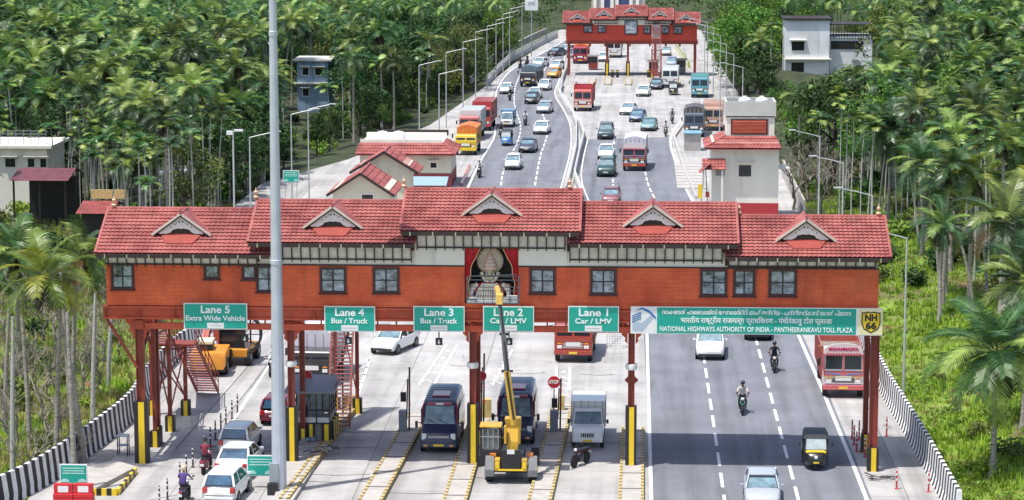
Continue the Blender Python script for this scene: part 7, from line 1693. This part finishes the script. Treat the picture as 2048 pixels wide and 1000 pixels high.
def nuts(seed):
    r = random.Random(seed); mb = MB()
    for k in range(9): a = r.uniform(0,6.28); mb.ball((.24*cos(a), .24*sin(a), -.25+r.uniform(-.12,.1)), .10, 7, 5)
    return hide_proto(mb.build('coconuts', NUT, smooth=60))
NUTS = nuts(3)
def child(proto, parent, name=None):
    c = proto.copy(); COL.objects.link(c); c.parent = parent; return c
def palm(x, y, H, label, group, kind='coconut', near=False, sc_=1.0, rot=None):
    z = hgt(x, y)-.1; root = empty('coconut_palm' if kind == 'coconut' else 'areca_palm', (x, y, z), RV.uniform(0, 6.28) if rot is None else rot, label, 'palm', group)
    tr_, top = RV.choice(TR if kind == 'coconut' else TRA); t = child(tr_, root)
    if near: root.rotation_euler = (0,0,0); root.location = (x-top.x, y-top.y, z)
    k = H/10; t.scale = (1,1,k)
    cr = child((NEARC[0] if near == 'y' else RV.choice(NEARC[1:]) if near else RV.choice(CROWNS)) if kind == 'coconut' else RV.choice(ARECA), root); cr.location = (top.x, top.y, 10*k-.05); s = sc_*RV.uniform(.80,1.18); cr.scale = (s,s,s*RV.uniform(.9,1.1)); cr.rotation_euler = (RV.uniform(-.22,.22), RV.uniform(-.22,.22), RV.uniform(0,6.28))
    if near: cr.scale = (s*1.12,)*3; q = child(NUTS, root); q.location = cr.location
    return root
# ---- broadleaf
def leaf_blob(mb, c, rad, n, size, r, mi=0, flat=.8):
    for k in range(n):
        d = Vector((r.gauss(0,1), r.gauss(0,1), r.gauss(0,1))).normalized(); q = (r.random()**.45)
        p = Vector(c)+Vector((d.x*rad, d.y*rad, d.z*rad*flat))*q; s = size*r.uniform(.6,1.3)
        nrm = (d+Vector((r.gauss(0,.7), r.gauss(0,.7), r.gauss(0,.7)+.4))).normalized(); a = nrm.orthogonal().normalized(); b = nrm.cross(a); t = r.uniform(0,6.28); a, b = a*cos(t)+b*sin(t), b*cos(t)-a*sin(t)
        mb.add([p-a*s*.5, p+b*s*.28, p+a*s*.5, p-b*s*.28], [(0,1,2,3)], mi)
def broadleaf(seed, m, rad=2.6, H=6.5, blobs=26, n=90, size=.30):
    r = random.Random(seed); cr = MB(); tk = MB(); root_pts = [(0,0,0),(.1,.05,H*.25),(.0,.1,H*.5)]
    tk.tube(root_pts, [.22,.17,.13], 8)
    for k in range(blobs):
        a = r.uniform(0,6.28); t = r.random(); rr = rad*sqrt(r.random())*(.5+.6*sin(pi*min(1,t*.8+.25))); z = H*(.38+.62*t); c = (rr*cos(a), rr*sin(a), z-rr*.18)
        leaf_blob(cr, c, rad*r.uniform(.28,.46), n, size, r)
        if k % 3 == 0: tk.tube([(0,.1,H*.4), (c[0]*.5, c[1]*.5, (H*.45+c[2])/2), c], [.09,.06,.02], 5)
    return hide_proto(cr.build('crown', m, fix=False)), hide_proto(tk.build('trunk', BARKD, fix=False, smooth=60))
LF_D = leafmat('leaf_dark', (.020,.050,.016), (.05,.105,.025), .25, .8, .6, .25); LF_G = leafmat('leaf_green', (.05,.12,.018), (.12,.22,.03), .25, .8, .6, .25); LF_O = leafmat('leaf_olive', (.07,.09,.025), (.14,.16,.04), .2, .8, .6, .25); LF_B = leafmat('leaf_bright', (.11,.20,.02), (.22,.32,.04), .2, .8, .6, .25)
BL = {'dark': [broadleaf(s, LF_D) for s in (1,2)], 'green': [broadleaf(s, LF_G) for s in (3,4)], 'olive': [broadleaf(s, LF_O, n=60) for s in (5,6)], 'bright': [broadleaf(s, LF_B, rad=2.0, H=4.2, blobs=18) for s in (7,)]}
BUSH = []
for s, m in ((1,LF_G),(2,LF_B),(3,LF_O),(4,LF_D)):
    r = random.Random(s); mb = MB()
    for k in range(9): a = r.uniform(0,6.28); q = r.uniform(0,.8); leaf_blob(mb, (q*cos(a), q*sin(a), r.uniform(.25,.9)), .5, 45, .24, r)
    BUSH.append(hide_proto(mb.build('foliage', m, fix=False)))
STEM = MB()
for k in range(6): a = k*1.05; STEM.tube([(0,0,0),(.3*cos(a),.3*sin(a),.5),(.6*cos(a),.6*sin(a),1.0)],[.03,.02,.01],5)
STEM = hide_proto(STEM.build('stem', BARKD, fix=False))
def tree(x, y, kind, label, group, s=1.0):
    root = empty('tree', (x, y, hgt(x, y)-.1), RV.uniform(0,6.28), label, 'tree', group); c, t = RV.choice(BL[kind]); child(c, root); child(t, root); k = s*RV.uniform(.85,1.2); root.scale = (k,k,k*RV.uniform(.9,1.15)); return root
def bush(x, y, i, label, group, s=1.0):
    root = empty('bush', (x, y, hgt(x, y)-.05), RV.uniform(0,6.28), label, 'bush', group); child(BUSH[i], root); child(STEM, root); k = s*RV.uniform(.7,1.3); root.scale = (k,k,k*RV.uniform(.7,1.1)); return root
def scr(p):
    q = Vector(p)-Vector((0,0,CAMH)); d = q.dot(_f); return 1024+FP*q.dot(_r)/d, 500-FP*q.dot(_u)/d, FP/d
# bare branching tree
def bare(seed, H=4.5, depth=5):
    r = random.Random(seed); mb = MB()
    def br(p, d, L, rad, k):
        q = p+d*L; m_ = p.lerp(q, .5)+Vector((r.uniform(-.1,.1), r.uniform(-.1,.1), 0))*L; mb.tube([p, m_, q], [rad, rad*.8, rad*.62], 5 if k > 2 else 3)
        if k == 0: return
        for i in range(3 if k > 2 else 2):
            a = r.uniform(0,6.28); nd = (d+Vector((cos(a), sin(a), r.uniform(-.1,.5)))*r.uniform(.5,.9)).normalized(); br(p.lerp(q, r.uniform(.55,1)), nd, L*r.uniform(.62,.82), rad*.6, k-1)
    br(Vector((0,0,0)), Vector((0,0,1)), H*.30, .09, depth); return hide_proto(mb.build('branches', mat('dry_wood', (.24,.21,.17), .9, .3, 3), fix=False))
BARE = [bare(s) for s in (1,2,3)]
# ---- regions on screen give the label and the group
def region(px, py):
    if px < 545: return 'on the wooded ground left of the tall mast'
    if px < 960: return 'between the tall mast and the far left kerb'
    if px < 1400: return 'around the far gate at the head of the road'
    if px < 1760: return 'behind the tower building on the right'
    return 'on the slope along the right edge of the picture'
# sight lines kept open towards the buildings: (px0,px1,py0,py1,Y of the building)
KEEP = [(1562,1645,215,420,232),(1562,1664,30,142,375),(1650,1745,40,108,375),(596,656,118,158,330),(700,930,265,420,236),(640,800,330,430,200),(5,85,305,345,222),(60,140,340,366,208),(160,225,400,425,198),(1400,1570,190,430,212),(565,600,338,368,213),(985,1130,130,380,520),(1040,1130,85,130,520),(1125,1400,0,400,560),(1040,1085,0,25,420),(1040,1470,0,18,420)]
def blocked(x, y, ztop, rad):
    px, py, s = scr((x, y, ztop)); _, pb, _ = scr((x, y, hgt(x,y)))
    for a, b, t, u, Y in KEEP:
        if y < Y and px+rad*s > a and px-rad*s < b and py-rad*s*.6 < u and pb > t+8: return True
    return False
cnt = {'coconut': 0, 'areca': 0, 'tree': 0, 'bush': 0}
def solid(x, y):   # footprints of buildings
    for x0,x1,y0,y1 in ((-36,-13,195,250),(5,17,208,224)):
        if x0 < x < x1 and y0 < y < y1: return True
    return False
HOUSES = []
for o in list(COL.objects):
    if o.parent is None and o.name.split('.')[0] in ('house','porch','hut'):
        bb = [v for ch in o.children if ch.type == 'MESH' for v in (Vector(c) for c in ch.bound_box)]
        HOUSES.append((min(v.x for v in bb)-1.2, max(v.x for v in bb)+1.2, min(v.y for v in bb)-1, max(v.y for v in bb)+1))
def scatter(y0, y1, step, fn):
    y = y0; row = 0
    while y < y1:
        xl, xr = -.262*y-12, .164*y+14; x = xl+(row % 2)*step*.5; row += 1
        while x < xr:
            X_, Y_ = x+RV.uniform(-.42,.42)*step, y+RV.uniform(-.42,.42)*step; x += step
            l, r_ = lerp_tab(EDGE_L, Y_)-1.2, lerp_tab(EDGE_R, Y_)+1.0
            if l < X_ < r_ and Y_ < 470: continue
            if solid(X_, Y_) or any(a < X_ < b and c < Y_ < d for a,b,c,d in HOUSES): continue
            fn(X_, Y_, 'L' if X_ < l+.1 else 'R')
        y += step*.87
def plant(x, y, side):
    if side == "L" and y < 178: return
    u = RV.random(); d_edge = (lerp_tab(EDGE_L, y)-x) if side == 'L' else (x-lerp_tab(EDGE_R, y)); px, py, s = scr((x, y, hgt(x,y)+9))
    if py < -60: return
    if px < -70 or px > 2120:
        if y > 175 and RV.random() < .6: FAR.append((x, y, RV.uniform(7.5,12)))
        return
    rg = region(px, py)
    broad = False
    if 700 < px < 960 and y > 262 and y < 420: broad = RV.random() < .80
    elif 930 < px < 1140 or (1400 < px < 1580 and y > 300): broad = RV.random() < .75
    elif y > 330: broad = RV.random() < .22
    else: broad = RV.random() < .10
    if side == 'R' and y < 225:
        if y < 165 or d_edge < 5 or RV.random() < (.55 if px < 1900 else .35): return
    if broad:
        if blocked(x, y, hgt(x,y)+6.5, 2.6) or d_edge < 1.5: return
        kind = ('dark' if RV.random() < .75 else 'olive') if px < 930 else ('green' if px > 1380 and RV.random() < .7 else RV.choice(['dark','dark','green','olive']))
        tree(x, y, kind, {'dark':'dark leaved broad tree ','olive':'olive leaved broad tree ','green':'fresh green broad tree '}[kind]+rg, 'broad trees '+rg, RV.uniform(1.0,1.5)); cnt['tree'] += 1; return
    if u < (.80 if y > 240 else .55) or cnt['areca'] > 150:
        H = RV.uniform(7.5,12.5)
        if blocked(x, y, hgt(x,y)+H, 2.4): return
        if cnt['coconut'] >= 285: FAR.append((x, y, H)); return
        palm(x, y, H, 'coconut palm '+rg, 'coconut palms '+rg); cnt['coconut'] += 1
    else:
        H = RV.uniform(7,11)
        if blocked(x, y, hgt(x,y)+H, 1.3): return
        palm(x, y, H, 'slender areca palm with pale trunk '+rg, 'areca palms '+rg, 'areca'); cnt['areca'] += 1
FAR = []
scatter(166, 300, 4.5, plant); scatter(300, 372, 4.9, plant); scatter(372, 450, 6.0, plant)
def far_mass():
    # every palm past the three hundred nearest, too many and too far to count
    V, F, Mi = [], [], []; protos = []
    for s_ in (41,42,43):
        r = random.Random(s_); mb = MB()
        for k in range(19): frond(mb, k*2.399, 1.3-1.7*(k/19)**.8, 2.9*r.uniform(.85,1.1), 1.5+.6*k/19, 11, .13, .62, (1 if r.random() < .3 else 0), r)
        mb.tube([(0,0,0),(.2,0,-5),(0,.1,-11)], .11, 5, 3); protos.append(mb)
    for x, y, H in FAR:
        mb = RV.choice(protos); a = RV.uniform(0,6.28); ca, sa, k = cos(a), sin(a), RV.uniform(.9,1.15); z0 = hgt(x,y)+H; n = len(V)
        V += [(x+k*(p[0]*ca-p[1]*sa), y+k*(p[0]*sa+p[1]*ca), z0+p[2]*k) for p in mb.v]; F += [tuple(i+n for i in g) for g in mb.f]; Mi += mb.m
    if V:
        m = MB(); m.v, m.f, m.m = V, F, Mi; tag(m.build('distant_palms', MM, fix=False), 'distant mass of coconut palms filling the slopes below the top of the picture', 'palms', kind='stuff')
far_mass(); print('FAR', len(FAR))
def areca_fill(x, y, side):
    px, py, s = scr((x, y, hgt(x,y)+9))
    if cnt['areca'] > 285 or px < -20 or px > 2070 or y > 262 or blocked(x, y, hgt(x,y)+8.5, 1.0): return
    if side == 'R' and y < 200: return
    rg = region(px, py); palm(x, y, RV.uniform(6.5,10), 'slender areca palm with pale trunk '+rg, 'areca palms '+rg, 'areca', sc_=.85); cnt['areca'] += 1
scatter(186, 262, 3.8, areca_fill)
# undergrowth bushes
def under(x, y, side):
    px, py, s = scr((x, y, hgt(x,y)+1))
    if px < -30 or px > 2080 or cnt['bush'] > 255 or blocked(x, y, hgt(x,y)+1.6, 1.0): return
    rg = region(px, py); bush(x, y, RV.choice([0,0,2,3,3,1]), 'low bush under the palms '+rg, 'bushes '+rg, 1.3); cnt['bush'] += 1
scatter(176, 232, 5.2, under); scatter(235, 330, 7.0, under)
for k in range(46):
    y = 252+k*4.0; x = lerp_tab(EDGE_L, y)-RV.uniform(1.0,7.5); px, py, s = scr((x, y, 1))
    if blocked(x, y, hgt(x,y)+3.6, 1.6): continue
    if k % 3 == 2: bush(x, y, RV.choice([0,1,3]), 'low bush on the bank beside the far left kerb', 'bushes on the bank beside the far left kerb', 1.5)
    else: tree(x, y, RV.choice(['dark','green','bright']), 'small leafy tree on the bank beside the far left kerb', 'small trees on the bank beside the far left kerb', .62)
for k in range(30):
    y = 262+k*5.5; x = lerp_tab(EDGE_R, y)+RV.uniform(1.5,9)
    if blocked(x, y, hgt(x,y)+3.4, 1.6): continue
    tree(x, y, RV.choice(['green','bright','dark']), 'small leafy tree on the bank right of the far plaza', 'small trees on the bank right of the far plaza', .6)
# ---- near palms placed one by one (crown seen at px,py; distance Y)
NEARP = [(92,548,121,'large yellow green coconut palm nearest the camera on the left',1.05,'y'),(160,508,139,'coconut palm just behind the large yellow green one on the left',.95,'m'),(28,500,150,'coconut palm at the left edge behind the large yellow green one',.9,'m'),
 (1995,700,121,'dark coconut palm nearest the camera at the right edge',1.05,'m'),(2058,560,131,'coconut palm cut by the right edge above the dark near one',1.0,'m'),(2012,440,150,'coconut palm at the right edge with crown level with the gate roof',1.0,'m'),(1946,352,170,'coconut palm with bright crown above the right end of the gate',1.0,'y'),(1886,448,163,'short coconut palm on the grass right of the gate roof',.8,'m'),(2040,330,172,'tall coconut palm at the right edge above the grass slope',1.0,'y'),(1850,325,190,'coconut palm on the grass slope left of the bright crowned one',.9,'m'),(1780,260,204,'coconut palm above the right end finial of the gate',1.0,'m'),(1985,255,198,'coconut palm behind the bright crowned one at the right',1.0,'m')]
for px, py, Y, lb, s, k in NEARP:
    c = A(px, py, Y); H = c.z-hgt(c.x, Y); palm(c.x, Y, H, lb, None, near=k, sc_=s)
# bare leaning trunks on the right slope and in the left scrub
def bare_trunk(px, py, H, lean, label, group, m=BARK, r0=.11):
    g_ = G(px, py); x, y = g_.x, g_.y; z = hgt(x, y); mb = MB(); mb.tube([(0,0,-.2),(lean*.3,.1,H*.4),(lean,.2,H)], [r0*1.2,r0,r0*.6], 7); root = empty('bare_tree', (x,y,z), 0, label, 'tree', group); mb.build('trunk', m, root, smooth=60)
for px, py, H, ln in ((1838,505,6,-.9),(1868,478,7,-1.2),(1880,590,7.5,-1.0),(1905,560,6,-1.3),(1925,520,7,-.8),(1950,640,7,-1.6),(1890,520,6.5,-.4),(1975,600,6,-.7),(1845,455,6,-.5),(1915,470,7,-.9)):
    bare_trunk(px, py, H, ln, 'thin leaning trunk on the grass slope right of the gate', 'leaning trunks on the right grass slope')
for px, py, H, ln in ((150,985,9,-.2),(112,915,8,.4),(60,880,8,-.3),(185,850,7.5,.3),(25,930,8,.2),(215,760,6.5,.5),(140,800,8.5,-.4),(8,820,7,.4)):
    bare_trunk(px, py, H, ln, 'grey bare trunk in the dry scrub behind the left striped wall', 'bare trunks in the left scrub', BARKP if px % 2 else BARK, .13)
nb_ = 0
for px, py, s in ((35,840,1.1),(65,740,1.0),(95,900,1.0),(125,850,1.1),(170,760,1.1),(210,690,1.0),(5,780,1.2),(50,600,1.2),(85,660,1.1),(200,770,.9),(160,930,.8),(20,870,1.1),(80,800,1.2),(140,760,1.1),(195,720,1.0),(240,680,1.0),(40,740,1.2),(110,690,1.1),(180,640,1.0),(60,960,1.0),(225,600,1.0),(10,660,1.2),(150,880,.9)):
    g_ = G(px, py); r_ = empty('dry_tree', (g_.x, g_.y, hgt(g_.x, g_.y)-.1), RV.uniform(0,6), 'leafless dry shrub in the scrub behind the left striped wall', 'dry tree', 'dry shrubs in the left scrub'); child(RV.choice(BARE), r_); r_.scale = (s*1.1,s*1.1,s)
for px, py, s in ((1585,420,1.5),(1615,400,1.6),(1640,430,1.4),(1660,395,1.5),(1600,380,1.6),(1690,420,1.3)):
    g_ = G(px, py); r_ = empty('dry_tree', (g_.x, g_.y, hgt(g_.x, g_.y)-.1), RV.uniform(0,6), 'leafless branching tree right of the tower building', 'dry tree', 'leafless trees right of the tower building'); child(RV.choice(BARE), r_); r_.scale = (s*1.2,s*1.2,s*1.2)
# bright bushes: left scrub and right slope
for px, py, i, s in ((40,700,1,1.2),(230,640,1,1.1),(205,560,0,1.2),(120,730,2,1.1),(20,780,2,1.3),(180,800,1,.9),(70,640,3,1.4),(130,620,2,1.2),(30,560,0,1.5),(240,700,0,.8),(90,900,2,1),(20,980,3,1.1),(180,690,0,1),(215,820,2,.7),(110,480,3,1.6),(180,480,2,1.4),(40,470,0,1.6)):
    g_ = G(px, py); bush(g_.x, g_.y, i, 'scrub bush behind the left striped wall', 'bushes in the left scrub', s)
for px, py, i, s in ((1960,760,0,1.2),(2010,800,3,1.3),(1990,860,0,1.2),(2030,930,2,1.2),(1940,700,3,1.0),(1900,640,1,.8),(2035,700,0,1.4),(1980,950,1,.8),(1960,880,2,.7),(1840,430,0,1.2),(1800,450,1,1),(2000,500,1,1.2),(1960,470,0,1.2),(1880,420,3,1.3),(1930,440,1,1.2),(2030,470,3,1.4),(1820,600,1,.6),(1850,680,1,.6),(1880,760,2,.6),(1920,850,1,.6)):
    g_ = G(px, py); bush(g_.x, g_.y, i, 'leafy bush on the green slope beside the right striped wall', 'bushes on the right green slope', s)
# ---- grass and weeds: one mass nobody could count
GRASS = leafmat('grass_blades', (.14,.25,.02), (.32,.46,.05), 0, .35); DRYG = leafmat('dry_grass', (.20,.19,.06), (.34,.30,.11), 0, .5)
gb = MB(); gv, gf, gmi = [], [], []
def noise2(x, y): return sin(x*.7+1.3*sin(y*.21))+sin(y*.53+1.1*sin(x*.37+2))+.6*sin(x*1.9+y*1.3)
def tuft(x, y, hh, mi, nb=6, wd=.05):
    z = hgt(x, y)
    for k in range(nb):
        a = RV.uniform(0, 6.28); l = RV.uniform(.1,.4)*hh; bx_, by_ = x+RV.uniform(-.14,.14), y+RV.uniform(-.14,.14); n = len(gv); ww = wd*RV.uniform(.7,1.5)
        gv.extend([(bx_-sin(a)*ww, by_+cos(a)*ww, z-.03), (bx_+sin(a)*ww, by_-cos(a)*ww, z-.03), (bx_+cos(a)*l, by_+sin(a)*l, z+hh*RV.uniform(.6,1))]); gf.append((n, n+1, n+2)); gmi.append(mi)
for k in range(21000):
    y = 108+130*RV.random()**1.25; r_ = lerp_tab(EDGE_R, y); x = r_+.2+RV.random()*(.165*y+13-r_); 
    if x < r_+.2 or solid(x,y): continue
    n_ = noise2(x, y)
    if n_ < -1.3 and RV.random() < .7: continue
    tuft(x, y, RV.uniform(.18,.5)*(1+.3*n_*.5), 1 if n_ < -.6 and RV.random() < .5 else 0)
for k in range(14000):
    y = 108+120*RV.random()**1.2; l = lerp_tab(EDGE_L, y); xl = -.262*y-9; x = xl+RV.random()*(l-.2-xl)
    if x > l-.2: continue
    n_ = noise2(x+9, y)
    tuft(x, y, RV.uniform(.2,.65), 1 if n_ < .9 and RV.random() < .8 else 0)
gb.v, gb.f, gb.m = gv, gf, gmi; tag(gb.build('grass', [GRASS, DRYG], fix=False), 'grass and dry weeds covering the ground on both sides of the road', 'grass', kind='stuff')
# leaf litter and weeds with broad leaves on the near slope
r = random.Random(5); wm = MB()
for k in range(900):
    y = 110+90*r.random(); e_ = lerp_tab(EDGE_R, y); x = e_+.3+r.random()*(.165*y-e_)
    if x < e_+.3 or noise2(x*1.3,y) < -.2: continue
    leaf_blob(wm, (x, y, hgt(x,y)+.15), .45, 16, .22, r, flat=.5)
tag(wm.build('weeds', LF_B, fix=False), 'broad leaved weeds creeping over the green slope at the right', 'weeds', kind='stuff')
# ---- wood on the hills beyond: reads as one mass
fm = MB(); r = random.Random(9)
for k in range(520):
    y = r.uniform(445, 600); x = r.uniform(-.265*y-5, .17*y+5)
    if -17 < x < 14 and y < 500: continue
    z = hgt(x, y); H = r.uniform(6,10)
    for q in range(3): leaf_blob(fm, (x+r.uniform(-2,2), y+r.uniform(-2,2), z+H*r.uniform(.45,.95)), r.uniform(1.6,2.8), 34, .75, r)
tag(fm.build('forest', LF_D, fix=False), 'dark wood covering the far hill behind the far gate', 'forest', kind='stuff')
print('COUNTS', cnt)
